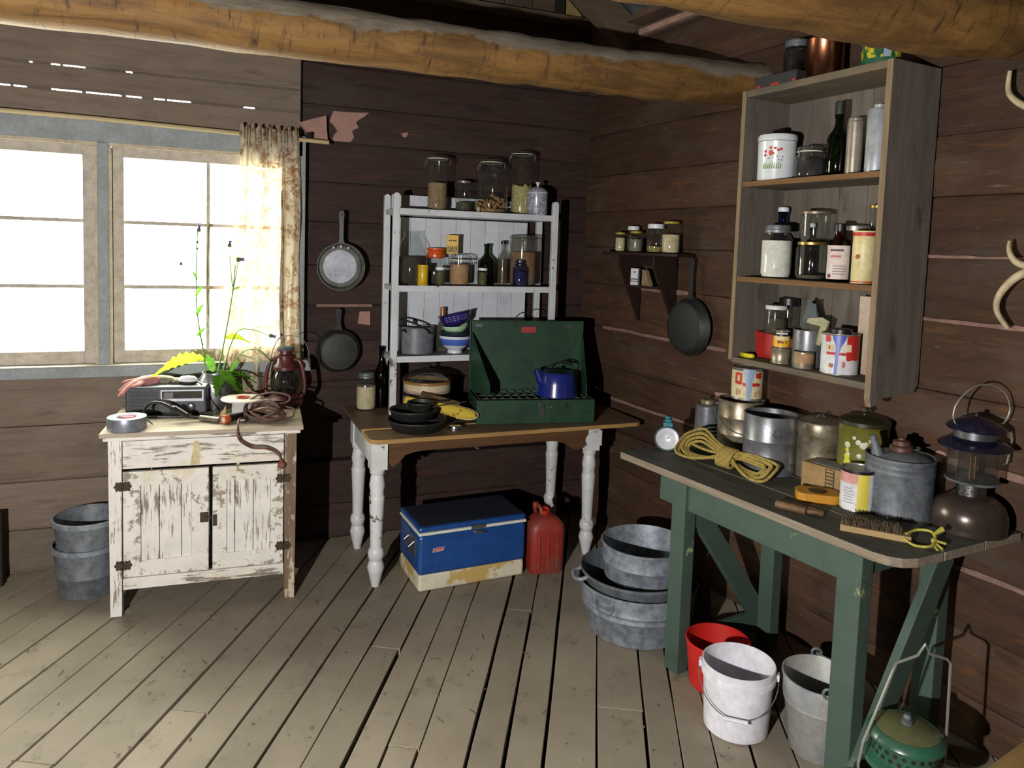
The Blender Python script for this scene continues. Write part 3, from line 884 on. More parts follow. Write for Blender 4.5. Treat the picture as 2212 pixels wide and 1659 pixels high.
# ------------------------------------------------------------------ little dark bracket shelf
M_darkwood = wood('dark_stained_wood', '#2c1d18', '#211511', axis='X', scale=6, rough=.45, bump=.15)
o = rw(.42, .17)
sm = thing('bracket_shelf', 'small dark wood bracket shelf on the right wall near the corner', 'shelf', loc=(o[0], o[1], 0), rz=PHI)
m = MB(); m.prism([(0, .0), (.56, 0), (.615, .03), (.60, .06), (.59, .165), (0, .165)], 1.672, 1.688); part('top_board', m, M_darkwood, sm, bevel=.002)
for x in (.14, .445):
    m = MB(); m.yz([(.012, 1.671), (.168, 1.671), (.168, 1.30), (.150, 1.325), (.012, 1.62)], x, x + .014); part('bracket', m, M_darkwood, sm, bevel=.002)
m = MB(); m.bx(.155, .444, .06, .165, 1.495, 1.508); part('lower_shelf', m, M_darkwood, sm)
m = MB(); m.bx(.155, .444, .155, .165, 1.615, 1.671); part('back_rail', m, M_darkwood, sm)

# ------------------------------------------------------------------ shared materials for small things
G_clear = glassy('clear_glass', '#f3f6f5', .05, .02)
G_green = glassy('dark_green_glass', '#4a7a4e', .05, .0)
G_green2 = glassy('olive_green_glass', '#5a7048', .05, .0)
G_brown = glassy('amber_glass', '#9a5a2a', .05, .0)
G_blue = glassy('cobalt_glass', '#5a66b8', .05, .0)
G_purp = glassy('blue_tinted_jar_glass', '#8a90c8', .06, .06)
G_dust = glassy('dusty_glass', '#d9d8d2', .08, .12)
M_zinc = dirty('zinc_lid', '#7f8488', '#63676b', 20, rough=.5, metal=.6)
M_wire = plain('bright_wire', '#b9bdc2', .3, 1.0)
M_rubber = plain('pale_rubber_ring', '#c9c4b4', .7)
M_whitecap = plain('white_plastic_cap', '#d9dce3', .45)
M_yellowcap = plain('yellow_plastic_cap', '#9b8b25', .5)
M_blackcap = plain('black_plastic_cap', '#141314', .4)
M_gold = plain('gold_metal_lid', '#a98f4e', .35, .8)
M_tin = dirty('dull_tinplate', '#9b9992', '#807c72', 14, rough=.36, metal=.6, bump=.1)
M_tinw = dirty('warm_old_tinplate', '#9c917e', '#70644f', 16, rough=.38, metal=.6, bump=.12)
M_tindark = dirty('dark_pewter_tin', '#87888d', '#6c6d70', 12, rough=.36, metal=.6, bump=.1)
M_galv = dirty('galvanised_zinc', '#8f969f', '#6f767f', 22, lo=.42, hi=.6, rough=.55, metal=.35, bump=.15)
M_galvd = dirty('dark_galvanised_zinc', '#6c7176', '#50545a', 22, rough=.6, metal=.3, bump=.15)
M_grain = dirty('brown_grain', '#a58d6c', '#866f50', 120, lo=.45, hi=.55, rough=.95, bump=.6, fine=.4)
M_nuts = dirty('walnut_shells', '#a5814f', '#7a5831', 40, rough=.7, bump=.4)
M_pasta = dirty('cream_pasta', '#c2b47e', '#9c8d58', 60, rough=.8, bump=.6)
M_beans = dirty('brown_beans', '#3b2e24', '#2a2019', 90, rough=.7, bump=.6)
M_flour = dirty('cream_flour', '#d3c2a0', '#b9a886', 30, rough=.95)
M_tan = dirty('tan_meal', '#b9906a', '#a17a54', 30, rough=.95)
M_spice = dirty('olive_spice', '#5e5a34', '#413d22', 50, rough=.95)
M_dried = dirty('dried_herbs', '#5b5644', '#3b382c', 60, rough=.95, bump=.5)
M_salt = dirty('grey_white_salt', '#e8e4da', '#d3cfc4', 30, rough=.95)
M_white_en = plain('white_enamel', '#d4dadd', .25, coat=.4)
M_yellow = dirty('yellow_tin_paint', '#cfa816', '#b28e10', 9, rough=.4, coat=.3)
M_orange = plain('orange_enamel_lid', '#d4561b', .35, coat=.5)
M_red = dirty('red_paint', '#a8221c', '#8a1b17', 12, rough=.45)
M_redlabel = plain('red_print', '#b52a22', .5)
M_creampaper = dirty('cream_paper', '#cfc39d', '#b8aa80', 12, rough=.8)
M_whitepaper = dirty('white_paper', '#cdcdd0', '#b4b3b4', 14, rough=.8)
M_pinkpaper = dirty('faded_pink_print', '#c29088', '#b87f78', 12, rough=.8)
M_black = plain('black_print', '#151412', .6)
M_bluepaint = plain('blue_paint_drip', '#3a4ea6', .4)
M_palebluepaint = plain('pale_blue_paint', '#8fa2bd', .45)
M_yellowpaint = plain('pale_yellow_paint', '#cfc14f', .5)

def lidprof(r, z, h, b=.003):
    return [(0, z + h), (r - b, z + h), (r, z + h - b), (r, z), (r - .002, z), (0, z)]
def jar(name, label, loc, r, h, glass=G_clear, lid=None, lidh=.018, neck=.72, shoulder=.74, fill=None, fillm=None, group=None, ring=True, bail=False, cat='jar', fillr=.93, lump=0.0, nh=None, rz=0.0, lidr=None):
    t = thing(name, label, cat, loc, rz, group)
    zt = h - (lidh if lid else 0)
    nr = r * neck
    prof = [(0, .003), (r * .86, .003), (r * .97, .010), (r, .022), (r, h * shoulder), (r * (.5 + neck / 2) + .001, h * shoulder + (zt - h * shoulder) * .45), (nr, h * shoulder + (zt - h * shoulder) * .72), (nr, zt - .004)]
    if ring: prof += [(nr + .003, zt - .004), (nr + .003, zt)]
    prof += [(nr, zt)]
    m = MB(); m.lathe(prof, 28); part('glass', m, glass, t)
    if fill:
        zf = h * fill
        f = [(0, .006), (r * fillr * .9, .006), (r * fillr, .02)]
        zz = .02
        f.append((r * fillr, min(zf, h * shoulder)))
        if zf > h * shoulder: f.append((nr * .9, zf))
        f.append((0, (zf if zf > h * shoulder else zf + .002)))
        m = MB(); m.lathe(f, 24)
        if lump:
            m.v = [(x, y, z + (random.uniform(-lump, lump) if z > zf - .01 and (x or y) else 0)) for x, y, z in m.v]
        part('contents', m, fillm, t)
    if lid:
        m = MB(); m.lathe(lidprof((lidr or nr + .004), zt - .002, lidh), 28)
        if lid == M_zinc:
            for k in (0.3, .6): m.lathe([(nr + .004, zt + lidh * k), (nr + .0055, zt + lidh * (k + .08)), (nr + .004, zt + lidh * (k + .16))], 28)
        part('lid', m, lid, t)
    if bail:
        m = MB(); m.lathe([(nr + .0045, zt - .002), (nr + .0055, zt), (nr + .0045, zt + .003)], 28); part('rubber_ring', m, M_rubber, t)
        m = MB(); m.lathe([(nr + .004, zt - .022), (nr + .0055, zt - .021), (nr + .004, zt - .02)], 24)
        q = nr + .006
        m.tube([(q, 0, zt - .022), (q + .012, 0, zt - .028), (q + .014, 0, zt + .006), (q * .6, 0, zt + lidh + .002), (-q * .6, 0, zt + lidh + .002), (-q - .006, 0, zt - .0), (-q - .004, 0, zt - .022)], .0017, 6)
        m.tube([(-q, .0, zt - .03), (-q - .014, 0, zt - .018), (-q - .016, 0, zt - .05)], .0016, 6)
        part('wire_bail', m, M_wire, t)
    return t
def bottle(name, label, loc, r, h, glass, neck=.3, sh=.58, nk=.75, cap=None, caph=.02, fill=None, fillm=None, group=None, cat='bottle'):
    t = thing(name, label, cat, loc, 0, group)
    nr = r * neck
    zt = h - (caph if cap else 0)
    m = MB(); m.lathe([(0, .004), (r * .9, .003), (r, .012), (r, h * sh), (r * .86, h * (sh + .06)), (nr * 1.35, h * (nk - .02)), (nr, h * (nk + .04)), (nr, zt - .016), (nr + .003, zt - .014), (nr + .003, zt), (nr, zt)], 24); part('glass', m, glass, t)
    if fill:
        m = MB(); m.lathe([(0, .008), (r * .93, .01), (r * .93, min(h * fill, h * sh)), (0, min(h * fill, h * sh))], 20); part('contents', m, fillm, t)
    if cap:
        m = MB(); m.lathe(lidprof(nr + .004, zt - .003, caph + .002), 20); part('cap', m, cap, t)
    return t
def can(name, label, cat, loc, r, h, mat, lid=None, open_top=False, seams=(), group=None, rz=0.0, rimm=None, taper=1.0, wall=.003):
    t = thing(name, label, cat, loc, rz, group)
    if open_top:
        prof = [(0, .002), (r * taper, 0), (r * taper + .001, .004)]
        for s_ in seams: prof += [(r * (taper + (1 - taper) * s_) , h * s_ - .004), (r * (taper + (1 - taper) * s_) + .002, h * s_), (r * (taper + (1 - taper) * s_), h * s_ + .004)]
        prof += [(r, h - .004), (r + .002, h - .002), (r + .001, h), (r - wall, h - .002), (r * taper - wall, .006), (0, .006)]
    else:
        prof = [(0, 0), (r, 0), (r + .0015, .002), (r + .0015, .005), (r, .007)]
        for s_ in seams: prof += [(r, h * s_ - .004), (r + .002, h * s_), (r, h * s_ + .004)]
        prof += [(r, h - .007), (r + .0015, h - .005), (r + .0015, h), (r - .004, h), (r - .005, h - .004), (0, h - .004)]
    m = MB(); m.lathe(prof, 32); part('body', m, mat, t)
    return t
def band(t, name, r, z0, z1, mat, a0=0, a1=2 * pi, n=28, off=.0006, jag=0.0):
    """thin label wrapped round a can"""
    if a1 - a0 > 6.2: n = 72
    m = MB(); vs = []; fs = []
    rings = (r + off, z0), (r + off, z1)
    for i in range(n + 1):
        a = a0 + (a1 - a0) * i / n
        for k, (q, z) in enumerate(rings):
            vs.append((q * cos(a), q * sin(a), z + (random.uniform(-jag, jag) if jag else 0)))
    fs = [(2 * i, 2 * i + 2, 2 * i + 3, 2 * i + 1) for i in range(n)]
    m.add(vs, fs, 0, True)
    return part(name, m, mat, t)
FACE = -pi / 2      # -y: the side that faces the room for things in the wall frames

# ------------------------------------------------------------------ top of the white shelf
S1, S2, S3 = SH
gj = 'glass jars standing on top of the white shelf'
jar('glass_jar', 'tall clip-top glass jar half full of brown grain, leftmost on the white shelf top', (1.196, 4.082, S1), 0.0562, 0.305, lid=G_clear, lidh=.018, neck=.95, shoulder=.93, fill=.50, fillm=M_grain, bail=True, group=gj, fillr=.95)
jar('glass_jar', 'small nearly empty glass jar with metal lid between the grain jar and the walnut jar', (1.353, 4.082, S1), 0.0456, 0.178, lid=M_tin, lidh=.012, neck=.80, shoulder=.80, fill=.3, fillm=M_dried, group=gj)
nutjar = jar('glass_jar', 'big clip-top glass jar of walnuts on the white shelf top', (1.519, 4.082, S1), 0.0975, 0.309, lid=G_clear, lidh=.02, neck=.63, shoulder=.70, fill=.07, fillm=M_nuts, bail=True, group=gj)
m = MB()
for k in range(110):
    rr = .082 * math.sqrt(random.random()); a = random.uniform(0, 2 * pi)
    hh = .016 + .045 * random.random() + .05 * max(0, 1 - (rr / .07)) * random.random() + (.02 if cos(a) > .2 else 0)
    m.at(rr * cos(a), rr * sin(a), hh, random.uniform(0, 3), random.uniform(0, 3))
    m.lathe([(0, -.012), (.007, -.008), (.010, 0), (.007, .008), (0, .012)], 7, sx=1.0, sy=.9)
m.at()
part('walnuts', m, M_nuts, nutjar, kind='stuff')
jar('glass_jar', 'tallest clip-top glass jar, half filled with pale pasta, behind the speckled canister', (1.725, 4.114, S1), 0.0636, 0.373, lid=G_clear, lidh=.018, neck=.95, shoulder=.93, fill=.46, fillm=M_pasta, bail=True, group=gj, lump=.012)
M_speckle = dirty('grey_speckled_enamel', '#c4c8d0', '#3c4152', 210, lo=.47, hi=.53, rough=.3, coat=.3)
t = thing('speckled_canister', 'grey speckled enamel canister with white knob at the right end of the white shelf top', 'canister', (1.792, 4.029, S1))
m = MB(); m.lathe([(0, 0), (.058, 0), (.060, .004), (.060, .128), (.0, .128)], 32); part('body', m, M_speckle, t)
m = MB(); m.lathe([(.0, .128), (.0615, .128), (.0615, .135), (.06, .138), (.05, .150), (.03, .163), (.0, .17)], 32); part('lid', m, M_speckle, t)
m = MB(); m.lathe([(.061, .127), (.0625, .129), (.061, .132)], 32); part('white_rim', m, M_white_en, t)
m = MB(); m.lathe([(.006, .165), (.006, .174), (.013, .186), (.012, .192), (0, .194)], 16); part('knob', m, M_white_en, t)
m = MB(); m.lathe([(0, 0), (.010, 0), (.011, .028), (0, .03)], 14)
solo('cork', m, dirty('pale_cork', '#b8a88c', '#98876a', 60, rough=.95), 'small pale cork beside the walnut jar on the white shelf', 'cork', (1.426, 4.029, S1))

# ------------------------------------------------------------------ middle board of the white shelf
g2 = 'jars and bottles on the middle board of the white shelf'
jar('glass_jar', 'large round shouldered glass jar of dark beans, leftmost on the middle board', (1.059, 4.092, S2), 0.0869, 0.296, lid=None, neck=.52, shoulder=.62, fill=.52, fillm=M_beans, group=g2)
t = can('yellow_tube_tin', 'slim yellow round tin in front of the bean jar', 'tin', (1.099, 3.992, S2), 0.0292, 0.113, M_yellow, seams=(.87,), group='yellow tins on the white shelf')
orj = jar('glass_jar', 'glass jar with bright orange domed lid on the middle board', (1.202, 4.103, S2), 0.0615, 0.175, neck=.80, shoulder=.78, fill=.4, fillm=M_beans, group=g2)
m = MB(); m.lathe([(.044, .150), (.050, .155), (.052, .170), (.046, .185), (.043, .190), (.052, .198), (.053, .206), (0, .208)], 28); part('lid', m, M_orange, orj)
def spice_jar(label, loc):
    t = thing('spice_jar', label, 'jar', loc, 0, 'ribbed spice jars on the white shelf')
    prof = [(0, .002), (.024, .002)]
    for k in range(4): prof += [(.027, .006 + k * .021), (.028, .014 + k * .021), (.025, .021 + k * .021)]
    prof += [(.024, .088)]
    m = MB(); m.lathe(prof, 22); part('glass', m, G_clear, t)
    m = MB(); m.lathe([(0, .006), (.023, .006), (.024, .078), (0, .08)], 16); part('contents', m, M_spice, t)
    m = MB(); m.lathe(lidprof(.027, .088, .015), 22); part('lid', m, M_whitecap, t)
spice_jar('small ribbed spice jar with white lid in front of the orange lidded jar', (1.201, 4.002, S2))
spice_jar('small ribbed spice jar with white lid in front of the green bottle', (1.454, 4.002, S2))
hj = jar('glass_jar', 'wide hinged glass jar of tan meal under the square yellow tin', (1.335, 4.066, S2), 0.0668, 0.174, lid=G_clear, lidh=.03, neck=.97, shoulder=.78, fill=.68, fillm=M_tan, bail=True, group=g2, fillr=.82)
t = thing('square_yellow_tin', 'square yellow mustard coloured tin on top of the hinged jar', 'tin', (1.299, 4.098, S2 + 0.176), math.radians(-16), 'yellow tins on the white shelf')
m = MB(); m.bx(-.034, .034, -.028, .028, 0, .105); part('body', m, M_yellow, t, bevel=.003)
m = MB(); m.bx(-.035, .035, -.029, .029, .094, .108); part('lid', m, M_yellow, t, bevel=.002)
m = MB()
for k in range(4): m.bx(-.022 + k * .0115, -.0135 + k * .0115, -.0288, -.028, .073, .081)
part('dark_print', m, M_black, t)
M_pat = dirty('yellow_brown_figured_print', '#3f3413', '#b08d18', 260, lo=.45, hi=.55, rough=.5)
m = MB(); m.bx(-.030, .030, -.0287, -.028, .010, .045); part('figured_panel', m, M_pat, t)
bottle('glass_bottle', 'dark green round shouldered bottle on the middle board', (1.512, 4.103, S2), 0.0509, 0.240, G_green, .30, .56, .74, group=g2, fill=.5, fillm=dirty('dark_liquid', '#1c3a1c', '#142c14', 8, rough=.3))
bottle('glass_bottle', 'slim clear bottle of brown oil with dark cap between green bottle and large canister', (1.625, 4.124, S2), 0.0329, 0.263, G_dust, .36, .60, .76, cap=M_blackcap, caph=.018, fill=.58, fillm=dirty('brown_oil', '#5d4522', '#4b3719', 8, rough=.3), group=g2)
jar('glass_canister', 'large wide glass canister of orange brown meal at the right of the middle board', (1.739, 4.09, S2), 0.0827, 0.300, lid=G_dust, lidh=.022, neck=.97, shoulder=.86, fill=.66, fillm=dirty('orange_meal', '#a9763f', '#8b8068', 6, lo=.4, hi=.6, rough=.95), group=g2, cat='canister', glass=G_dust)
t = jar('blue_jar', 'small blue glass jar with stepped stopper in front of the large canister', (1.686, 4.002, S2), 0.0435, 0.129, glass=G_purp, neck=.62, shoulder=.82, fill=.7, fillm=dirty('blue_violet_contents', '#3c4372', '#2f3560', 8, rough=.6), group=g2)
m = MB(); m.lathe([(.020, .118), (.033, .122), (.034, .130), (.026, .136), (.031, .142), (.031, .150), (.02, .156), (0, .157)], 24); part('stopper', m, G_purp, t)

# ------------------------------------------------------------------ lower board of the white shelf
M_potgrey = dirty('grey_granite_enamel', '#6e7379', '#5a5f64', 26, rough=.45, coat=.2)
t = thing('cooking_pot', 'grey enamel cooking pot with black bail handle on the lower board', 'pot', (1.097, 4.094, S3))
m = MB(); m.lathe([(0, 0), (.092, 0), (.098, .006), (.099, .145), (.104, .149), (.102, .153), (.096, .149), (.094, .01), (0, .008)], 32); part('body', m, M_potgrey, t)
m = MB()
m.tube([(-.075, -.062, .125), (-.09, -.072, .14), (-.10, -.075, .135)], .006, 6)
m.tube(smooth_pts([(.055, -.085, .125), (.02, -.105, .150), (-.04, -.11, .178), (-.095, -.075, .197), (-.105, -.05, .198)], 5), .0055, 8)
part('bail_handle', m, M_ironblack, t)
m = MB(); m.lathe([(0, 0), (.014, 0), (.016, .006), (0, .008)], 10, c=(.055, -.09, .118)); m.xz([(-.0, .15), (.03, .15), (.028, .178), (.012, .186), (.0, .178)], .085, .09); part('ear', m, M_ironblack, t)
t = thing('wine_bottle', 'bottle with tan foil neck behind the stacked bowls', 'bottle', (1.260, 4.125, S3))
m = MB(); m.lathe([(0, .002), (.036, .002), (.037, .01), (.037, .13), (.03, .155), (.018, .175)], 22); part('glass', m, glassy('tan_glass', '#7d5a2a', .1, .2), t)
m = MB(); m.lathe([(.0185, .172), (.0165, .19), (.0145, .235), (.0155, .236), (.0155, .256), (0, .258)], 20); part('foil_neck', m, dirty('tan_foil', '#9c6a3a', '#835528', 18, rough=.4, metal=.3), t)
M_bowlw = plain('white_stoneware', '#d8dce6', .3, coat=.3)
M_bowlb = plain('blue_band_glaze', '#4d68c0', .3, coat=.3)
M_bowld = plain('dark_teal_glaze', '#1f2c33', .35, coat=.3)
M_mint = plain('mint_glaze', '#a9d2ac', .35, coat=.3)
M_purple = dirty('violet_enamel', '#2d2468', '#221b52', 12, rough=.3, coat=.4)
bigger = []
t = thing('bowl', 'white bowl with broad blue band, lowest of the bowl stack', 'bowl', (1.318, 4.061, S3), group='stacked bowls on the white shelf')
m = MB(); m.lathe([(0, .002), (.038, 0), (.038, .008), (.034, .014), (.046, .022), (.066, .042), (.078, .066), (.083, .088), (.080, .088), (.072, .062), (.05, .03), (0, .022)], 32); part('body', m, M_bowlw, t)
m = MB(); m.lathe([(.0665, .0415), (.0672, .0425), (.0785, .066), (.0805, .074), (.0797, .0745)], 32); part('blue_band', m, M_bowlb, t); bigger.append(t)
m = MB(); m.lathe([(0, .05), (.05, .06), (.07, .085), (.076, .112), (.073, .112), (.0, .08)], 30)
b_ = solo('bowl', m, M_bowld, 'dark teal bowl nested inside the blue banded bowl', 'bowl', (1.318, 4.061, S3), group='stacked bowls on the white shelf')
t = thing('bowl', 'mint green bowl, topmost of the stacked bowls and tilted', 'bowl', (1.320, 4.061, S3 + 0.112), group='stacked bowls on the white shelf', rot=(math.radians(4), math.radians(-7), 0))
bigger.append(b_)
m = MB(); m.lathe([(0, .0), (.03, .002), (.06, .018), (.0735, .040), (.075, .052), (.072, .052), (.055, .025), (0, .012)], 30); part('body', m, M_mint, t)
t = thing('colander', 'violet enamel colander standing on the bowls behind the green stove lid', 'colander', (1.332, 4.066, S3 + 0.150), rot=(math.radians(-8), math.radians(-12), 0))
m = MB(); m.lathe([(0, .0), (.05, .01), (.072, .03), (.083, .062), (.090, .066), (.088, .070), (.08, .066), (.066, .034), (.0, .012)], 32); part('body', m, M_purple, t)
m = MB()
for k in range(3):
    for i in range(7):
        a = FACE - .9 + i * .26
        m.at((.0745 + k * .004) * cos(a), (.0745 + k * .004) * sin(a), .034 + k * .010, a + pi / 2); m.bx(-.007, .007, -.0015, .0012, -.0012, .0012)
m.at(); part('pale_slots', m, plain('pale_lilac_slots', '#8d84c4', .5), t); bigger.append(t)

for _o in bigger:
    for _c in ([_o] + _o.children_recursive):
        if _c.type == 'MESH': _c.data.transform(Matrix.Scale(1.14, 4))

# ------------------------------------------------------------------ on the kitchen table
jar('mason_jar', 'mason jar of beige meal with grey zinc lid at the left end of the table', (.826, 4.14, TT), .057, .212, lid=M_zinc, lidh=.03, neck=.74, shoulder=.66, fill=.62, fillm=M_flour)
bottle('wine_bottle', 'dark wine bottle behind the mason jar at the left end of the table', (.918, 4.165, TT), .042, .352, glassy('black_green_glass', '#12120d', .06, 0), .36, .55, .74)
M_crock = plain('cream_stoneware', '#c5b596', .35, coat=.4)
M_crockpink = plain('mauve_stripe', '#7f5468', .4)
M_crockdark = plain('dark_plum_band', '#2b1a22', .4, coat=.3)
M_crockrim = plain('ochre_glaze_rim', '#8d6730', .35, coat=.3)
t = thing('stoneware_crock', 'cream stoneware crock with dark plum band and glass lid', 'crock', (1.135, 3.98, TT))
CR = .133
m = MB(); m.lathe([(0, 0), (CR - .006, 0), (CR, .006), (CR, .182), (CR - .004, .186), (CR - .012, .184), (CR - .014, .02), (0, .014)], 40); part('body', m, M_crock, t)
band(t, 'plum_band', CR, .098, .124, M_crockdark); band(t, 'mauve_stripe', CR, .128, .132, M_crockpink); band(t, 'mauve_stripe', CR, .090, .094, M_crockpink)
band(t, 'mauve_stripe', CR, .136, .138, M_crockpink)
m = MB(); m.lathe([(CR - .001, .170), (CR + .003, .174), (CR + .003, .186), (CR - .004, .189)], 40); part('ochre_rim', m, M_crockrim, t)
m = MB(); m.lathe([(CR + .006, .188), (CR + .008, .193), (CR - .008, .206), (CR - .03, .224), (CR - .07, .238), (.018, .243), (.008, .248), (.008, .258), (.022, .266), (.024, .274), (0, .278)], 36); part('glass_lid', m, glassy('smoky_lid_glass', '#b9b4a6', .05, .06), t)

M_cast = dirty('black_cast_iron', '#2b2b29', '#1e1e1c', 30, rough=.5, metal=.25, bump=.25)
def skillet(name, label, loc, r, h, hang=None, rz=0.0, handle=.12, rot=None, hw=.012, group=None, cat='pan', mat=None, parent_rot=None, sides=True):
    """frying pan, axis +z, handle along +x"""
    mat = mat or M_cast
    t = thing(name, label, cat, loc, rz, group, rot)
    m = MB(); m.lathe([(0, 0), (r * .80, 0), (r * .84, .003), (r - .002, h - .008), (r, h - .006), (r, h), (r - .005, h), (r * .82, .007), (0, .006)], 40); part('pan_body', m, mat, t)
    m = MB(); z = h - .010
    pts = [(r - .004, 0), (r + .02, 0), (r + .05, 0), (r + handle - .02, 0), (r + handle, 0)]
    w = [hw * 1.6, hw * .9, hw * .75, hw, hw * .7]
    poly = [(x, a) for (x, _), a in zip(pts, w)] + [(r + handle + hw * .4, 0)] + [(x, -a) for (x, _), a in zip(pts[::-1], w[::-1])]
    m.prism(poly[::-1], z - .005, z + .005)
    part('handle', m, mat, t, bevel=.003)
    return t
gp = 'black cast iron pans stacked at the left of the table'
skillet('frying_pan', 'large black cast iron pan, lowest of the stack on the table', (.985, 3.625, TT), .150, .055, handle=.15, rz=.30, hw=.016, group=gp)
skillet('frying_pan', 'medium black frying pan resting in the large one', (.972, 3.655, TT + .05), .122, .050, handle=.10, rz=.42, hw=.013, group=gp)
skillet('frying_pan', 'small deep black pan on top of the pan stack', (1.012, 3.66, TT + .088), .070, .044, handle=.10, rz=.25, hw=.010, group=gp)
# yellow oven mitt
M_mitt = dirty('yellow_quilted_cloth', '#bfa239', '#a98c30', 14, rough=.9, bump=.3)
M_mittb = dirty('dark_stained_quilt', '#5b4b28', '#3c3220', 9, rough=.95)
t = thing('oven_mitt', 'yellow and black quilted oven mitt lying over the pan handles', 'mitt', (1.137, 3.725, TT + .080), rot=(math.radians(50), math.radians(7.7), math.radians(-35.6)))
out = [(-.20, -.028), (-.10, -.034), (.0, -.036), (.10, -.046), (.165, -.040), (.205, -.015), (.20, .018), (.14, .036), (.04, .034), (-.08, .026), (-.20, .022)]
m = MB()
n = len(out); vs = []
for k, (sc, z) in enumerate(((1, 0), (.96, .010), (.75, .020), (.45, .024))):
    vs += [(x * (1 - (1 - sc) * .12), y * sc * .8, z) for x, y in out]
fs = [tuple(range(n))[::-1]] + [(k * n + i, k * n + (i + 1) % n, (k + 1) * n + (i + 1) % n, (k + 1) * n + i) for k in range(3) for i in range(n)] + [tuple(3 * n + i for i in range(n))]
m.add(vs, fs, 0, True)
part('cloth', m, worn('yellow_mitt_cloth', '#c9ac3a', '#7d6a34', .17, 14, 'N', rough=.9, bump=.2), t)
m = MB(); m.tube(smooth_pts([(x * 1.01, y * .82, .003) for x, y in out[3:9]], 4), .003, 6); part('piping', m, plain('cream_piping', '#c5b98d', .8), t)
m = MB(); m.prism([(-.13, .02), (.10, .026), (.09, .058), (-.13, .07)], -.006, -.001); part('dark_lining', m, M_mittb, t)
m = MB()
solo('canning_lid', MB().lathe([(0, .0), (.045, .0), (.045, .006), (.036, .007), (.034, .015), (.026, .018), (0, .018)], 30), plain('shiny_tin', '#b5b8bd', .25, 1.0), 'shiny metal lid lying in front of the oven mitt', 'lid', (1.175, 3.585, TT))
t = thing('table_fork', 'thin metal fork lying across the pans', 'fork', (1.13, 3.64, TT + .11), math.radians(8), rot=(0, math.radians(-4), math.radians(8)))
m = MB(); m.bx(-.02, .13, -.004, .004, 0, .003); part('handle', m, plain('worn_steel', '#87857f', .4, .9), t)
m = MB()
for k in range(4): m.bx(-.075, -.03, -.008 + k * .0045, -.0055 + k * .0045, 0, .002)
m.bx(-.031, -.02, -.008, .008, 0, .0025); part('tines', m, plain('worn_steel', '#87857f', .4, .9), t)

# ------------------------------------------------------------------ green camp stove
M_stove = dirty('dark_green_stove_enamel', '#23432f', '#1b3526', 7, rough=.5, spec=.4)
M_stovein = dirty('sooty_green', '#16261c', '#101a14', 12, rough=.7)
M_chrome = plain('dull_chrome', '#a6a9ab', .3, 1.0)
_sy = math.atan2(-.111, .637)
st = thing('camp_stove', 'dark green folding camp stove with raised lid on the table', 'camp stove', (1.31, 3.63, TT), _sy)
SW, SDP, SHT = .65, .30, .128
m = MB()
m.bx(0, SW, 0, .010, 0, SHT); m.bx(0, SW, SDP - .008, SDP, 0, SHT); m.bx(0, .008, .01, SDP - .008, 0, SHT); m.bx(SW - .008, SW, .01, SDP - .008, 0, SHT); m.bx(.008, SW - .008, .01, SDP - .008, .006, .012)
part('case', m, M_stove, st, bevel=.003)
m = MB(); m.bx(.008, SW - .008, .01, SDP - .008, .07, .08); part('inner_tray', m, M_stovein, st)
m = MB()
for k in range(14):
    x = .025 + k * (SW - .05) / 13
    m.tube([(x, .014, SHT - .008), (x - .0, SDP - .012, SHT - .008)], .0030, 6)
for y in (.02, .10, .19, .28): m.tube([(.012, y, SHT - .012), (SW - .012, y, SHT - .012)], .0022, 6)
part('grate', m, plain('grey_wire_grate', '#8f8f86', .45, .5), st)
for x in (.19, .46):
    m = MB(); m.lathe([(0, .082), (.05, .082), (.05, .098), (.03, .104), (0, .104)], 20, c=(x, .15, 0)); part('burner', m, M_cast, st)
LT = math.radians(-4)     # lid leans back a touch
m = MB(); m.at(0, SDP - .004, SHT, 0, LT)
m.bx(.0, SW + .015, 0, .006, 0, .395); m.bx(0, .006, -.022, 0, 0, .395); m.bx(SW + .009, SW + .015, -.022, 0, 0, .395); m.bx(.006, SW + .009, -.022, 0, .389, .395)
lid = part('lid', m, M_stove, st, bevel=.003)
m = MB(); m.at(0, SDP - .004, SHT, 0, LT); m.bx(.30, .385, -.0015, 0, .325, .358); part('red_decal', m, plain('red_decal', '#a3313b', .5), lid)
m = MB(); m.at(0, SDP - .004, SHT, 0, LT)
for x, z in ((.055, .365), (.59, .365)): m.bx(x - .02, x + .02, -.006, 0, z - .009, z + .009)
for x, z in ((.03, .275), (.605, .275), (.025, .09)): m.bx(x - .006, x + .006, -.006, 0, z - .008, z + .008)
part('clips', m, M_chrome, lid)
m = MB(); m.at(0, SDP + .004, SHT + .39, 0, LT)
m.tube(arc(.315, -.005, .058, 0, pi, 14), .003, 6)
part('wire_handle', m, M_ironblack, lid)
for sx, fx in ((.008, .075), (SW + .006, SW - .035)):
    m = MB()
    # wind flap: hinged on the lid side, swung forward
    a = Vector((sx, SDP - .012, SHT + .33)); b = Vector((sx, SDP - .02, SHT + .008)); c = Vector((fx, .05, SHT + .008)); d = Vector((fx, .055, SHT + .075))
    nrm = (c - b).cross(a - b).normalized() * .0025
    P = [a, b, c, d]
    m.add([tuple(p + nrm) for p in P] + [tuple(p - nrm) for p in P], [(0, 1, 2, 3), (7, 6, 5, 4), (0, 4, 5, 1), (1, 5, 6, 2), (2, 6, 7, 3), (3, 7, 4, 0)])
    part('wind_flap', m, M_stove, st)
m = MB(); m.bx(.335, .365, -.006, 0, .045, .115); m.tube([(.338, -.008, .10), (.362, -.008, .10)], .006, 8); part('latch', m, M_chrome, st)
m = MB()
for x, z in ((.385, .088), (.405, .086)): m.lathe([(0, -.0), (.003, 0), (.003, .004), (0, .004)], 8, c=(x, -.004, z))
part('rivets', m, M_chrome, st)
m = MB()
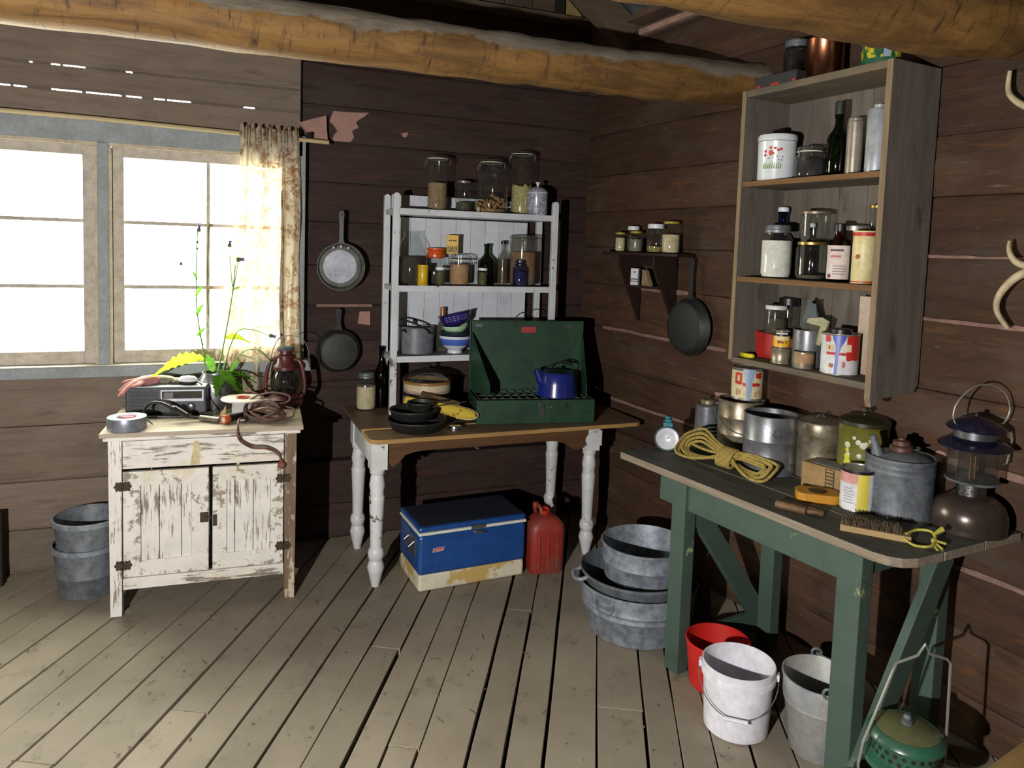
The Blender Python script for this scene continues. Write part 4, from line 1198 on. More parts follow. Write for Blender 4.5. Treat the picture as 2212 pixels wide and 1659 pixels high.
for k in range(3):
    m.bx(.03, .047, -.0008, .001, .062 + k * .009, .065 + k * .009); 
m.bx(.215, .235, -.0008, .001, .060, .064); m.bx(.585, .61, -.0008, .001, .058, .062); m.bx(.615, .632, -.0008, .001, .052, .056); m.bx(.615, .632, -.0008, .001, .060, .063)
m.at(.49, 0, .098); m.xz([(.011 * cos(i * pi / 6), .014 * sin(i * pi / 6)) for i in range(12)], -.0008, .001)
m.at(.275, 0, .085); m.xz([(.005 * cos(i * pi / 4), .008 * sin(i * pi / 4)) for i in range(8)], -.0008, .001)
m.at(); part('vent_slots', m, M_black, st)
# blue kettle
M_blue = dirty('cobalt_enamel', '#1b2a78', '#152062', 8, rough=.25, coat=.6)
c, s = cos(_sy), sin(_sy)
kx, ky = 1.31 + .470 * c - .140 * s, 3.63 + .470 * s + .140 * c
t = thing('kettle', 'blue enamel kettle with wire bail on the camp stove grate', 'kettle', (kx, ky, TT + SHT - .005), math.radians(-4))
m = MB(); m.lathe([(0, 0), (.108, 0), (.118, .006), (.116, .014), (.108, .075), (.098, .122), (.090, .132), (.081, .136), (.079, .132), (.0, .127)], 40); part('body', m, M_blue, t)
m = MB(); m.lathe([(.077, .134), (.05, .141), (.02, .145), (.0, .146)], 28); m.lathe([(0, .145), (.008, .146), (.012, .155), (0, .16)], 12); part('lid', m, plain('black_enamel', '#0e0e14', .4, coat=.2), t)
m = MB(); m.tube([(-.075, 0, .07), (-.10, 0, .10), (-.113, 0, .128), (-.120, 0, .150)], [.034, .027, .022, .019], 14); part('spout', m, M_blue, t)
m = MB(); m.tube([(-.07, -.01, .125), (-.075, -.01, .15), (-.06, -.005, .165), (-.01, 0, .182), (.05, 0, .195), (.085, 0, .182)], .0035, 6); m.tube([(.085, 0, .182), (.094, 0, .155), (.086, 0, .128)], .0035, 6); part('wire_bail', m, M_ironblack, t)
m = MB(); m.tube([(.02, -.003, .186), (.09, -.003, .172)], .006, 8); part('coil_grip', m, M_chrome, t)

# ------------------------------------------------------------------ on the floor
M_cblue = dirty('metallic_blue_steel', '#1f4f94', '#1a4584', 10, rough=.38, metal=.25, coat=.3)
M_cwhite = plain('cream_gasket', '#d3d3c6', .5)
M_cbase = worn('flaking_cream_base', '#cfc7b0', '#b59a5c', .25, 5, 'N', rough=.6, stretch=1)
t = thing('cooler', 'blue steel cool box with cream base under the table', 'cooler', (.947, 3.39, 0), math.atan2(.029, .568))
CW, CDp = .575, .32
m = MB(); n = 30
bot = [(CW * i / n, max(0, random.choice((0, 0, 0, .006, .012)) if 3 < i < n - 3 else 0.0)) for i in range(n + 1)]
bot[5] = (bot[5][0], .03); bot[4] = (bot[4][0], .004)
m.bx(.003, CW - .003, .004, CDp, .0, .085)
part('base', m, M_cbase, t, bevel=.012)
m = MB(); m.bx(0, CW, 0, CDp + .004, .082, .282); part('body', m, M_cblue, t, bevel=.016)
m = MB(); m.bx(-.003, CW + .003, -.003, CDp + .006, .282, .297); part('gasket', m, M_cwhite, t, bevel=.006)
m = MB(); m.bx(-.001, CW + .001, -.001, CDp + .005, .296, .325); part('lid', m, M_cblue, t, bevel=.012)
m = MB(); m.prism(rounded(.012, CW - .012, .012, CDp - .008, .02, 4), .3245, .3262); part('lid_top', m, dirty('dark_navy_lid_top', '#141d2c', '#101722', 14, rough=.7), t)  # lid top in a darker navy than the lid sides
m = MB(); m.bx(.275, .345, -.010, -.003, .288, .306); m.bx(.268, .283, -.011, -.002, .286, .304); m.bx(.29, .33, -.012, -.001, .262, .278); m.tube([(.29, -.014, .27), (.345, -.016, .268)], .004, 8)
part('latch', m, M_chrome, t, bevel=.001)
m = MB(); m.bx(-.004, .001, .06, .16, .16, .26); m.tube([(-.004, .065, .235), (-.03, .065, .215), (-.03, .155, .215), (-.004, .155, .235)], .004, 8)
part('side_handle', m, M_chrome, t)
bd = MB(); bd.xz([(.068, .194), (.124, .197), (.130, .217), (.074, .214)], -.0016, .0); badge = part('badge', bd, M_whitepaper, t)
bd = MB(); bd.xz([(.0705, .196), (.1225, .199), (.1275, .215), (.0755, .212)], -.0022, -.0012); part('red_field', bd, M_redlabel, badge)
lettering(badge, 'Coleman', .0155, (.0995, -.0026, .2055), M_whitepaper, rot=(pi / 2, math.radians(-3), 0))

M_gasred = dirty('dusty_red_plastic', '#8c2a22', '#6b4a42', 7, lo=.45, hi=.75, rough=.5)
t = thing('fuel_can', 'dusty red plastic fuel can standing to the right of the cooler', 'fuel can', (1.65, 3.47, 0), math.radians(-6))
m = MB()
def rr(w, d, r): return rounded(-w / 2, w / 2, -d / 2, d / 2, r, 5)
secs = [(.176, .15, .03, 0), (.186, .158, .034, .008), (.19, .16, .034, .225), (.186, .155, .04, .252), (.13, .12, .04, .283), (.07, .07, .03, .295)]
vs = []; fs = []
for w, d, r, z in secs: vs += [(x, y, z) for x, y in rr(w, d, r)]
k = len(rr(1, 1, .1))
for j in range(len(secs) - 1):
    for i in range(k): fs.append((j * k + i, j * k + (i + 1) % k, (j + 1) * k + (i + 1) % k, (j + 1) * k + i))
fs += [tuple(range(k))[::-1], tuple((len(secs) - 1) * k + i for i in range(k))]
m.add(vs, fs, 0, True); part('body', m, M_gasred, t)
for x in (-.05, 0, .05):
    m = MB(); m.tube([(x, -.079, .03), (x, -.0805, .21)], .006, 8); part('rib', m, M_gasred, t)
M_spout = plain('bright_red_plastic', '#b02c20', .4)
m = MB(); m.at(-.004, -.01, .285, 0, math.radians(18)); m.lathe([(.017, 0), (.017, .022), (.022, .026), (.022, .046), (.017, .047), (.015, .02)], 20); part('spout', m, M_spout, t)
m = MB(); m.tube(smooth_pts([(-.03, .06, .285), (-.04, .05, .325), (-.03, .0, .335), (-.02, -.02, .30)], 5), .011, 10); m.lathe([(0, .325), (.016, .325), (.016, .35), (0, .352)], 14, c=(-.042, .03, 0)); part('carry_handle', m, M_gasred, t)

gt = 'nested galvanised tubs beside the green bench leg'
def tub(label, loc, r0, r1, h, ribs=(), mat=M_galv, wall=.005, bead=.005, cat='tub', name='wash_tub', group=gt, rz=0):
    t = thing(name, label, cat, loc, rz, group)
    R = lambda z: r0 + (r1 - r0) * z / h
    prof = [(0, .004), (r0 - .004, 0), (r0 + .002, .003)]
    for z in ribs: prof += [(R(z - .012), z - .012), (R(z) + .006, z - .003), (R(z) + .006, z + .003), (R(z + .012), z + .012)]
    prof += [(R(h - .012), h - .012), (r1 + bead, h - .008), (r1 + bead, h), (r1, h + .002), (r1 - .002, h - .004), (r0 - wall, .01), (0, .01)]
    m = MB(); m.lathe(prof, 56); part('body', m, mat, t)
    return t
tx, ty = 1.80, 2.785
t = tub('large ribbed galvanised wash tub, outermost of the nested tubs', (tx, ty, 0), .212, .262, .228, ribs=(.12, .15), mat=M_galv)
def ring_handle(t, ang, r, z, w=.045, drop=.06, wire=.0045):
    m = MB(); m.at(0, 0, 0, ang)
    m.tube([(r, -w, z), (r + .006, -w * 1.02, z - drop * .5), (r + .004, -w * .7, z - drop), (r + .004, w * .7, z - drop), (r + .006, w * 1.02, z - drop * .5), (r, w, z)], wire, 8)
    m.bx(r - .002, r + .004, -w * .9, w * .9, z - drop * .8, z - .005)
    part('drop_handle', m, M_galvd, t)
ring_handle(t, math.radians(205), .246, .205)
t = tub('medium galvanised tub with loop handle, resting in the largest tub', (tx + .0, ty + .01, .080), .185, .250, .188, mat=M_galvd)
m = MB(); a0 = math.radians(168)
m.at(0, 0, 0, a0); m.tube(smooth_pts([(.245, -.05, .175), (.28, -.045, .165), (.292, 0, .16), (.28, .045, .165), (.245, .05, .175)], 5), .009, 10); part('loop_handle', m, M_galv, t)
t = tub('smallest galvanised pan sitting on top inside the nested tubs', (tx + .055, ty + .035, .215), .178, .195, .160, ribs=(.08,), mat=M_galv, name='wash_pan', cat='pan')

M_pail = dirty('white_plastic_pail', '#d6d5dd', '#c9c6cc', 4, rough=.45)
t = thing('plastic_bucket', 'white plastic bucket with wire handle in front of the green bench', 'bucket', (1.765, 2.045, 0))
m = MB(); r0, r1, h = .112, .124, .243
m.lathe([(0, .003), (r0 - .006, 0), (r0, .006), (r1 - .002, h - .05), (r1 + .006, h - .046), (r1 + .006, h - .028), (r1 + .003, h - .026), (r1 + .004, h), (r1 + .001, h + .002), (r1 - .002, h), (r0 - .004, .008), (0, .008)], 48)
part('body', m, M_pail, t)
m = MB()
va = math.atan2(-2.045, -1.765)          # towards the camera
for sg in (-1, 1):
    a = va + sg * pi / 2
    m.at((r1 + .008) * cos(a), (r1 + .008) * sin(a), h - .03, a); m.bx(-.004, .006, -.012, .012, -.012, .012)
part('handle_ears', m, M_pail, t)
m = MB(); m.at(0, 0, 0, va + pi / 2)
P = []
for i in range(25):
    a = pi * i / 24
    P.append((-(r1 + .014) * cos(a), -.055 * sin(a) - .088 * sin(a), h - .03 - .105 * sin(a) ** .9))
m.tube([(x, -abs(y) if True else y, z) for x, y, z in P], .002, 6)
part('wire_handle', m, M_galvd, t)
m = MB(); m.at(0, 0, 0, va + pi / 2); m.tube([(-.04, -.143, h - .136), (.04, -.143, h - .136)], .0075, 12); part('grip', m, M_pail, t)
t = thing('plastic_bucket', 'red plastic bucket partly hidden behind the white bucket', 'bucket', (1.862, 2.285, 0))
m = MB(); r0, r1, h = .104, .122, .185
m.lathe([(0, .003), (r0 - .006, 0), (r0, .006), (r1, h - .012), (r1 + .004, h - .008), (r1 + .003, h), (r1 - .002, h), (r0 - .004, .008), (0, .008)], 44); part('body', m, plain('red_plastic', '#b8231d', .4), t)
M_galvp = dirty('pale_galvanised_pail', '#a7a69f', '#8d9298', 6, rough=.5, metal=.3, bump=.1)
t = thing('metal_pail', 'tall pale galvanised pail behind the near bench leg', 'bucket', (1.958, 1.85, 0))
m = MB(); r0, r1, h = .096, .127, .265
m.lathe([(0, .003), (r0 - .004, 0), (r0, .004), (r0 + .022, .17), (r0 + .027, .176), (r0 + .026, .186), (r0 + .029, .192), (r1 - .002, h - .01), (r1 + .004, h - .008), (r1 + .004, h), (r1 - .001, h), (r1 - .004, h - .008), (r0 - .003, .006), (0, .006)], 44); part('body', m, M_galvp, t)
va = math.atan2(-1.862, -1.985)
for da in (.18, .18 + pi):
    m = MB(); a = va + da; m.at(r1 * cos(a), r1 * sin(a), h - .004, a + pi / 2)
    m.tube([(.016 * cos(q * pi / 8), -.004, .012 + .016 * sin(q * pi / 8)) for q in range(16)], .005, 8, closed=True)
    part('ear', m, M_galvd, t)
m = MB(); a = va + .18
m.tube(smooth_pts([(r1 * cos(a), r1 * sin(a), h + .008), (.12 * cos(a + .5), .12 * sin(a + .5), h - .0), (.10 * cos(a + 1.2), .10 * sin(a + 1.2), h + .004), (.11 * cos(a + 2.1), .11 * sin(a + 2.1), h + .004), (r1 * cos(a + pi), r1 * sin(a + pi), h + .008)], 6), .003, 6); part('wire_handle', m, M_galvd, t)

# two stacked pails left of the cabinet
gl = 'stacked galvanised pails left of the cabinet'
for k, (z, lab) in enumerate(((0, 'dusty galvanised pail standing on the floor left of the cabinet, lower of two'), (.125, 'dusty galvanised pail nested in the lower one left of the cabinet'))):
    t = tub(lab, (-.525 + .004 * k, 3.93, z), .125 + .0 * k, .150, .235 - .0 * k, ribs=(.10,), mat=M_galvd, bead=.006, name='metal_pail', cat='bucket', group=gl)
    m = MB(); m.lathe([(.151, .214), (.1575, .216), (.1575, .2375), (.148, .2385)], 48); part('rim', m, M_galv, t)  # lighter zinc ring paints in the highlight along the rim
# grey split log and a dark upright block
t = thing('firewood_chunk', 'grey splintered chunk of wood under the bench behind the tubs', 'firewood', (2.13, 2.74, 0), .4, rot=(0, math.radians(6), .4))
m = MB(); vs = []; n = 9
for z in (0, .05, .11, .17, .2):
    for i in range(n):
        a = 2 * pi * i / n; r = .05 * random.uniform(.75, 1.15) * (1 if z < .15 else .7)
        vs.append((r * cos(a), r * .6 * sin(a), z + random.uniform(-.01, .01) * (z > 0)))
m.add(vs, [tuple(range(n))[::-1]] + [(j * n + i, j * n + (i + 1) % n, (j + 1) * n + (i + 1) % n, (j + 1) * n + i) for j in range(4) for i in range(n)] + [tuple(4 * n + i for i in range(n))])
part('split_wood', m, wood('grey_split_wood', '#6a645a', '#4b463e', axis='Z', scale=9), t)
m = MB(); m.bx(-.05, .05, -.03, .03, 0, .36); 
solo('dark_block', m, wood('dark_brown_block', '#2a221b', '#1c1712', axis='Z', scale=8), 'dark upright block at the left edge by the wall', 'post', (-.955, 4.10, 0), bevel=.006)  # plain dark block for an unidentified dark strip by the wall
# pale board box, its corner at lower right
M_paleboard = wood('pale_plywood', '#a08253', '#8b6f45', axis='X', scale=5, rough=.7)
t = thing('wooden_crate', 'pale wooden crate whose corner shows at the lower right', 'crate', (1.99, 1.29, 0), math.radians(11))
m = MB(); m.bx(0, .42, -.5, 0, 0, .285); part('body', m, M_paleboard, t, bevel=.003)
m = MB(); m.bx(-.006, .426, -.506, .006, .285, .30); part('top', m, M_paleboard, t, bevel=.002)

# ------------------------------------------------------------------ green lantern in front of the bench
M_lgreen = dirty('green_lantern_enamel', '#285845', '#33493a', 5, rough=.3, coat=.3)
M_ldust = dirty('dusty_olive_enamel', '#5d5d3c', '#4e5038', 8, rough=.5)
M_bail = plain('galvanised_wire', '#a3a39c', .4, .7)
gx, gy = 1.892, 1.465
t = thing('camp_lantern', 'green camp lantern with wire bail on the floor at lower right', 'lantern', (gx, gy, 0))
m = MB(); m.lathe([(0, 0), (.085, 0), (.10, .015), (.10, .07), (.07, .10), (.03, .105), (0, .105)], 32); part('fount', m, M_lgreen, t)
m = MB(); m.lathe([(.062, .105), (.066, .11), (.066, .21), (.062, .215)], 28); part('globe', m, glassy('lantern_globe_glass', '#c9d2cc', .05, .05), t)
m = MB(); m.lathe([(.066, .212), (.105, .222), (.110, .228), (.106, .240), (.085, .252)], 40); part('lower_collar', m, M_lgreen, t)
m = MB(); m.lathe([(.084, .25), (.088, .253), (.090, .300), (.094, .305)], 40)
vent = part('vent_band', m, M_lgreen, t)
m = MB()
for row, z in ((0, .268), (1, .288)):
    for k in range(24):
        a = 2 * pi * (k + .5 * row) / 24
        m.at(.0898 * cos(a), .0898 * sin(a), z, a + pi / 2, pi / 2)
        m.lathe([(0, 0), (.0062, 0), (.0062, .0009), (0, .0009)], 10)
m.at(); part('vent_holes', m, M_black, vent)
m = MB(); m.lathe([(.092, .304), (.104, .306), (.106, .314), (.100, .326), (.088, .334), (.082, .333)], 40); part('hood_rim', m, M_lgreen, t)
m = MB(); m.lathe([(.086, .333), (.072, .338), (.05, .344), (.02, .348), (0, .349)], 36); part('hood_top', m, M_ldust, t)
m = MB(); m.lathe([(.014, .346), (.015, .358), (.009, .360), (.012, .368), (.008, .376), (0, .378)], 14); part('top_nut', m, M_galvd, t)
R_, U_ = Vector((.92566625, -.37689415)), 0
m = MB()
vr = math.atan2(-.377, .926)
m.at(0, 0, 0, vr)
bail_pts = [(-.145, -.03, .20), (-.150, -.03, .24), (-.135, -.02, .30), (-.06, -.01, .508), (-.045, 0, .53), (.015, 0, .555), (.035, 0, .590), (.05, 0, .562), (.10, 0, .548), (.113, 0, .535), (.118, 0, .30), (.118, 0, .23)]
m.tube(bail_pts, .0042, 8); part('wire_bail', m, M_bail, t)
m = MB(); m.at(0, 0, 0, vr); m.lathe([(0, -.03), (.03, -.03), (.034, .0), (.03, .04), (.012, .055), (0, .055)], 16, c=(-.165, -.02, .16)); m.bx(-.15, -.06, -.035, -.005, .15, .19); part('side_bracket', m, M_lgreen, t)

# ------------------------------------------------------------------ on the green bench
g = 'old tins along the back of the green bench'
t = thing('handheld_spotlight', 'teal handheld torch with a silver reflector at the far end of the bench', 'torch', (1.895, 2.745, BT), rot=(0, 0, math.atan2(-2.7, -1.9) + pi / 2))
M_teal = plain('teal_plastic', '#1d6f7d', .4)
m = MB(); m.at(0, 0, .058, 0, pi / 2); m.lathe([(0, -.06), (.03, -.058), (.052, -.03), (.056, .0), (.056, .018), (.050, .018), (.048, .012)], 32); part('body', m, plain('dark_teal_plastic', '#123d42', .45), t)
m = MB(); m.at(0, 0, .058, 0, pi / 2); m.lathe([(.050, .016), (.04, .006), (.022, -.006), (.008, -.012), (.0, -.012)], 32); part('reflector', m, plain('whitened_reflector', '#f2f2f8', .3, .35), t)  # mirror bowl coloured near white to stand in for reflected torchlight
m = MB(); m.at(0, 0, .058, 0, pi / 2); m.lathe([(0, .0), (.008, -.002), (.007, -.010), (0, -.011)], 12); part('bulb', m, plain('bulb_glass', '#cfd4e4', .2), t)
m = MB(); m.bx(-.02, .022, -.012, .03, .108, .130); m.bx(-.014, .016, -.006, .05, .13, .142); m.lathe([(0, .14), (.012, .14), (.012, .155), (0, .157)], 12, c=(0, .01, 0)); part('grip', m, M_teal, t, bevel=.003)
t = thing('vacuum_flask', 'slim dull metal flask at the left of the bench tins', 'flask', (2.195, 2.862, BT), 0, g)
m = MB(); m.lathe([(0, 0), (.057, 0), (.058, .004), (.056, .165), (.050, .172), (.0, .174)], 26); part('body', m, M_tindark, t)
m = MB(); m.lathe([(.03, .172), (.034, .176), (.034, .192), (.03, .196), (0, .196)], 20); part('cap', m, M_tinw, t)
m = MB(); m.lathe([(.0575, 0), (.0605, .0), (.0605, .022), (.058, .024)], 26); part('black_base', m, M_black, t)
t = can('lard_pail', 'tin pail with wire bail carrying the paint splashed tin', 'pail', (2.245, 2.685, BT), .101, .232, M_tinw, open_top=True, seams=(.33, .66), group=g)
m = MB(); va = math.atan2(-2.685, -2.245)
m.at(0, 0, 0, va + pi / 2)
m.tube(smooth_pts([(-.104, .0, .205), (-.112, -.02, .19), (-.10, -.07, .15), (-.04, -.105, .105), (.03, -.108, .09), (.09, -.06, .10)], 6), .0022, 6); m.lathe([(0, 0), (.011, 0), (.011, .006), (0, .006)], 10, c=(-.105, 0, .2))
part('wire_bail', m, M_galvd, t)
t = can('paint_tin', 'red and cream labelled tin with a pale blue paint drip, stacked on the tin pail', 'paint tin', (2.262, 2.675, BT + .234), .068, .145, M_tin, rz=0)
va = math.atan2(-2.675, -2.262)
def paint_label(t, r, h, va, drip, splash=None):
    band(t, 'cream_label', r, .01, h - .012, M_creampaper, va - 1.9, va + 1.5, 34, .0006)
    band(t, 'red_print', r, h * .50, h * .86, M_redlabel, va - .85, va - .35, 8, .0010, .003)
    band(t, 'red_print', r, h * .46, h * .56, M_redlabel, va - .30, va + .9, 12, .0010, .002)
    band(t, 'cream_print', r, h * .60, h * .78, M_creampaper, va - .66, va - .48, 4, .0014)
    band(t, 'red_print', r, h * .70, h * .88, M_redlabel, va + .55, va + 1.0, 6, .0010, .003)
    for a, z0, z1 in ((-.75, .15, .36), (-.55, .18, .34), (.5, .14, .30), (.75, .16, .34)):
        band(t, 'dull_print', r, h * z0, h * z1, M_tan, va + a, va + a + .16, 4, .0011, .001)
    m = MB(); n = 16; vs = []
    prof = [(.97, .42), (.9, .40), (.75, .30), (.6, .22), (.4, .17), (.2, .15), (.02, .14)] if not splash else splash
    for z, w in prof:
        for k in range(5):
            a = va + .12 + w * (k / 2 - 1)
            vs.append(((r + .0018) * cos(a), (r + .0018) * sin(a), h * z))
    fs = [(j * 5 + k, j * 5 + k + 1, j * 5 + k + 6, j * 5 + k + 5) for j in range(len(prof) - 1) for k in range(4)]
    m.add(vs, fs, 0, True); part('paint_drip', m, drip, t)
paint_label(t, .068, .145, va, M_palebluepaint)
t = can('open_tin_pail', 'large grey open tin with a round ear dimple, middle of the bench tins', 'pail', (2.150, 2.386, BT), .1055, .238, M_tindark, open_top=True, seams=(.2, .56), group=g)
va = math.atan2(-2.386, -2.150) + .25
m = MB(); m.at(.1055 * cos(va), .1055 * sin(va), .175, va + pi / 2); m.tube([(.016 * cos(q * pi / 8), -.001, .016 * sin(q * pi / 8)) for q in range(16)], .0025, 6, closed=True); m.xz([(.012 * cos(q * pi / 6), .012 * sin(q * pi / 6)) for q in range(12)], -.004, .0); part('ear_dimple', m, M_tindark, t)
t = can('lidded_tin', 'round old tin with press-on lid right of the grey open tin', 'tin', (2.293, 2.262, BT), .089, .20, M_tinw, group=g)
m = MB(); m.lathe([(.0915, .175), (.0925, .178), (.0925, .218), (.089, .226), (.06, .236), (.0, .240)], 32); part('lid', m, M_tinw, t)
m = MB(); m.tube([(-.02, 0, .239), (-.012, 0, .25), (.012, 0, .25), (.02, 0, .239)], .003, 6); part('lid_handle', m, M_galvd, t)
M_olive = dirty('olive_green_tin_paint', '#6a6626', '#565420', 7, rough=.4, coat=.2)
t = can('olive_canister', 'olive green canister with pale flowers and dark knobbed lid', 'canister', (2.318, 2.070, BT + .0), .0885, .262, M_olive, group=None)
va = math.atan2(-2.07, -2.318)
M_flower = plain('pale_flower_print', '#b7bda6', .5); M_fy = plain('yellow_flower_print', '#c3bd3a', .5); M_smudge = dirty('grey_smudge', '#7c7c68', '#6a6640', 10, rough=.5)
def dot(t, r, a, z, rad, mat, name='flower', off=.001):
    m = MB(); m.at((r + off) * cos(a), (r + off) * sin(a), z, a + pi / 2, pi / 2); n = 10
    m.lathe([(0, 0), (rad, 0), (rad * .7, .0008), (0, .0008)], n); return part(name, m, mat, t)
for a, z, rd in ((-.62, .185, .012), (-.58, .15, .009), (-.18, .20, .010), (.02, .19, .013), (.22, .175, .013), (.12, .198, .008), (-.12, .15, .009), (-.35, .215, .007), (.55, .19, .006), (.3, .21, .008)): dot(t, .0885, va + a, z, rd, M_flower)
for a, z, rd in ((-.62, .165, .008), (-.62, .14, .012), (-.60, .12, .014), (-.42, .085, .005), (-.75, .085, .005)): dot(t, .0885, va + a, z, rd, M_fy)
band(t, 'grey_sticker', .0885, .085, .125, plain('worn_sticker', '#a9b2b5', .6), va + .0, va + .34, 6, .001, .003)
m = MB(); m.lathe([(.090, .256), (.092, .258), (.092, .272), (.075, .282), (.03, .290), (0, .291)], 32); part('lid', m, plain('dark_olive_lid', '#2c2a18', .4, coat=.2), t)
m = MB(); m.lathe([(.006, .288), (.006, .297), (.016, .306), (.012, .318), (0, .32)], 14); part('knob', m, plain('dark_olive_lid', '#2c2a18', .4, coat=.2), t)
# carton
M_carton = dirty('brown_cardboard', '#96784f', '#826743', 7, rough=.85)
c0, c1 = Vector((2.125, 2.175)), Vector((2.175, 1.985))
ca = math.atan2((c1 - c0).y, (c1 - c0).x)
t = thing('cardboard_carton', 'small brown cardboard carton in front of the olive canister', 'box', (c0.x, c0.y, BT), ca)
m = MB(); m.bx(0, .185, 0, .115, 0, .098); part('carton', m, M_carton, t, bevel=.002)
m = MB(); m.bx(.03, .15, .02, .085, .0982, .0995); part('shipping_label', m, dirty('grey_label', '#7d7f83', '#66686c', 16, rough=.6), t)
m = MB()
m.bx(.098, .134, -.0012, .0, .010, .094)
fr = part('printed_panel', m, plain('dark_brown_print', '#3a2e20', .7), t)
m = MB()
for k in range(6): m.bx(.102, .130, -.0018, -.001, .015 + k * .0135, .0235 + k * .0135)
part('printed_bars', m, M_carton, fr)
# rope hank
M_rope = dirty('yellow_braided_rope', '#b39c4e', '#8d7a3c', 110, lo=.42, hi=.6, rough=.85, bump=.6, fine=.3)
ra, rb = Vector((1.935, 2.675)), Vector((2.05, 2.225))
ang = math.atan2((rb - ra).y, (rb - ra).x)
t = thing('rope_hank', 'hank of yellow rope bound at the middle on the bench', 'rope', (*((ra + rb) / 2), BT), ang)
L2 = (rb - ra).length / 2
for k in range(5):
    w = .022 + .011 * k; lz = .010 + .0062 * (k % 3) + .004 * k
    ph = random.uniform(-.006, .006)
    P = []
    xl = -L2 + .03 - .012 * k + .0; xr = L2 - .05 + .012 * k - .02 * (k % 2)
    P += [(0, .002 + .005 * (k - 2), lz + .012), (xl * .35, w * .55, lz + .016), (xl * .75, w * 1.05, lz + .030), (xl * .97, w * .5, lz + .024), (xl, -.005, lz + .010), (xl * .9, -w * .8, lz), (xl * .6, -w * .95, .008 + .004 * k), (xl * .3, -w * .5, .010 + .004 * k), (0, .004 * (k - 2) - .008, lz + .004),
          (xr * .3, -w * .45, .010 + .004 * k), (xr * .65, -w * .9, .007 + .002 * k), (xr * .92, -w * .8, .007 + .002 * k), (xr, -w * .2 + ph, lz), (xr * .95, w * .25, lz + .006), (xr * .6, w * .35, lz + .012), (xr * .3, w * .25, lz + .016), (.012, .002 + .005 * (k - 2), lz + .012)]
    P = [(x, y * 1.15, z * .8 + max(0.0, y * 1.15 + .06) * .45) for x, y, z in P]
    m = MB(); m.tube(smooth_pts(P, 5), .0062, 8); part('strand', m, M_rope, t)
for k in range(6):
    x = -.03 + .0118 * k
    m = MB(); m.tube([(x + .004 * sin(q * pi / 7), .030 * cos(q * pi / 7) + .012 * sin(q * pi / 7), .044 + .036 * sin(q * pi / 7)) for q in range(14)], .0062, 8, closed=True); part('binding_turn', m, M_rope, t)
m = MB(); m.tube(smooth_pts([(-.05, .0, .05), (-.12, .004, .048), (-.19, .006, .055)], 5), .0058, 8); part('loose_end', m, M_rope, t)
# tape measure
t = thing('tape_measure_reel', 'orange tape measure reel lying on the bench in front of the carton', 'tape measure', (2.065, 2.03, BT), math.radians(-38))
M_tape = plain('orange_yellow_plastic', '#b9801d', .45)
m = MB(); m.prism(rounded(-.075, .075, -.05, .05, .03, 5), 0, .032, 0); m.prism(rounded(.06, .115, -.03, .02, .012, 4), .002, .026, 0); part('case', m, M_tape, t, bevel=.004)
m = MB(); m.lathe([(0, .0315), (.03, .0315), (.032, .034), (.026, .036), (0, .036)], 22); part('winder', m, plain('dark_brown_bakelite', '#3d2a14', .5), t)
t = thing('leather_strap_roll', 'rolled brown leather strap lying near the bench front edge', 'strap', (1.90, 1.945, BT), math.radians(-62))
M_leather = dirty('worn_brown_leather', '#6e5236', '#4e3923', 14, rough=.6, bump=.2)
m = MB(); m.tube([(-.075, -.012, .014), (.03, -.014, .014)], .014, 12); m.tube([(-.06, .018, .012), (.075, .014, .011)], .012, 12); part('roll', m, M_leather, t)
m = MB(); m.bx(-.078, .02, -.008, .014, .0, .006); m.tube([(.03, -.005, .012), (.055, 0, .014), (.075, .014, .011)], .010, 10); part('flap', m, M_leather, t)
# label tin
t = can('label_tin', 'tin with a worn yellow and white paper label beside the galvanised can', 'tin', (2.133, 1.915, BT), .056, .148, M_tin)
va = math.atan2(-1.915, -2.133)
band(t, 'white_label', .056, .006, .135, M_whitepaper, va - 1.6, va + 1.6, 30, .0006)
band(t, 'pink_label', .056, .10, .136, M_pinkpaper, va - 1.6, va - .0, 16, .0010)
band(t, 'yellow_paint', .056, .008, .137, M_yellowpaint, va + .0, va + .7, 8, .0013, .004)
for k in range(6): band(t, 'print_line', .056, .030 + k * .010, .034 + k * .010, plain('grey_fine_print', '#9c9c9e', .8), va - .85, va - .15 - .08 * (k % 3), 8, .0011)
band(t, 'dark_rim_paint', .056, .136, .147, M_blackcap, va - 3.1, va + 3.1, 40, .002)
# galvanised can with spout
gcx, gcy = 2.255, 1.85
t = thing('galvanised_oil_can', 'round grey galvanised fuel can with spout and screw cap on the bench', 'fuel can', (gcx, gcy, BT))
m = MB(); m.lathe([(0, 0), (.118, 0), (.121, .004), (.121, .020), (.119, .025), (.119, .148), (.1205, .152), (.119, .156), (.119, .168), (.1205, .172), (.119, .176), (.119, .188), (.122, .192), (.122, .202), (.118, .203), (.114, .190), (.10, .200), (.06, .214), (.034, .218), (0, .218)], 44); part('body', m, M_galvd, t)
m = MB(); va = math.atan2(-gcy, -gcx)
ux = Vector((sin(va), -cos(va), 0)) * 1.0
lft = -Vector((.926, -.377, 0))
m.tube([tuple(lft * .085 + Vector((0, 0, .195))), tuple(lft * .098 + Vector((0, 0, .235))), tuple(lft * .112 + Vector((0, 0, .27)))], [.024, .014, .011], 14); part('spout', m, M_galvd, t)
m = MB(); m.lathe([(.036, .214), (.040, .218), (.040, .232), (.036, .236), (.030, .238), (.030, .252), (.012, .256), (.012, .262), (0, .263)], 20); part('screw_cap', m, dirty('reddish_brass_cap', '#6b4a40', '#523a31', 20, rough=.5, metal=.3), t)
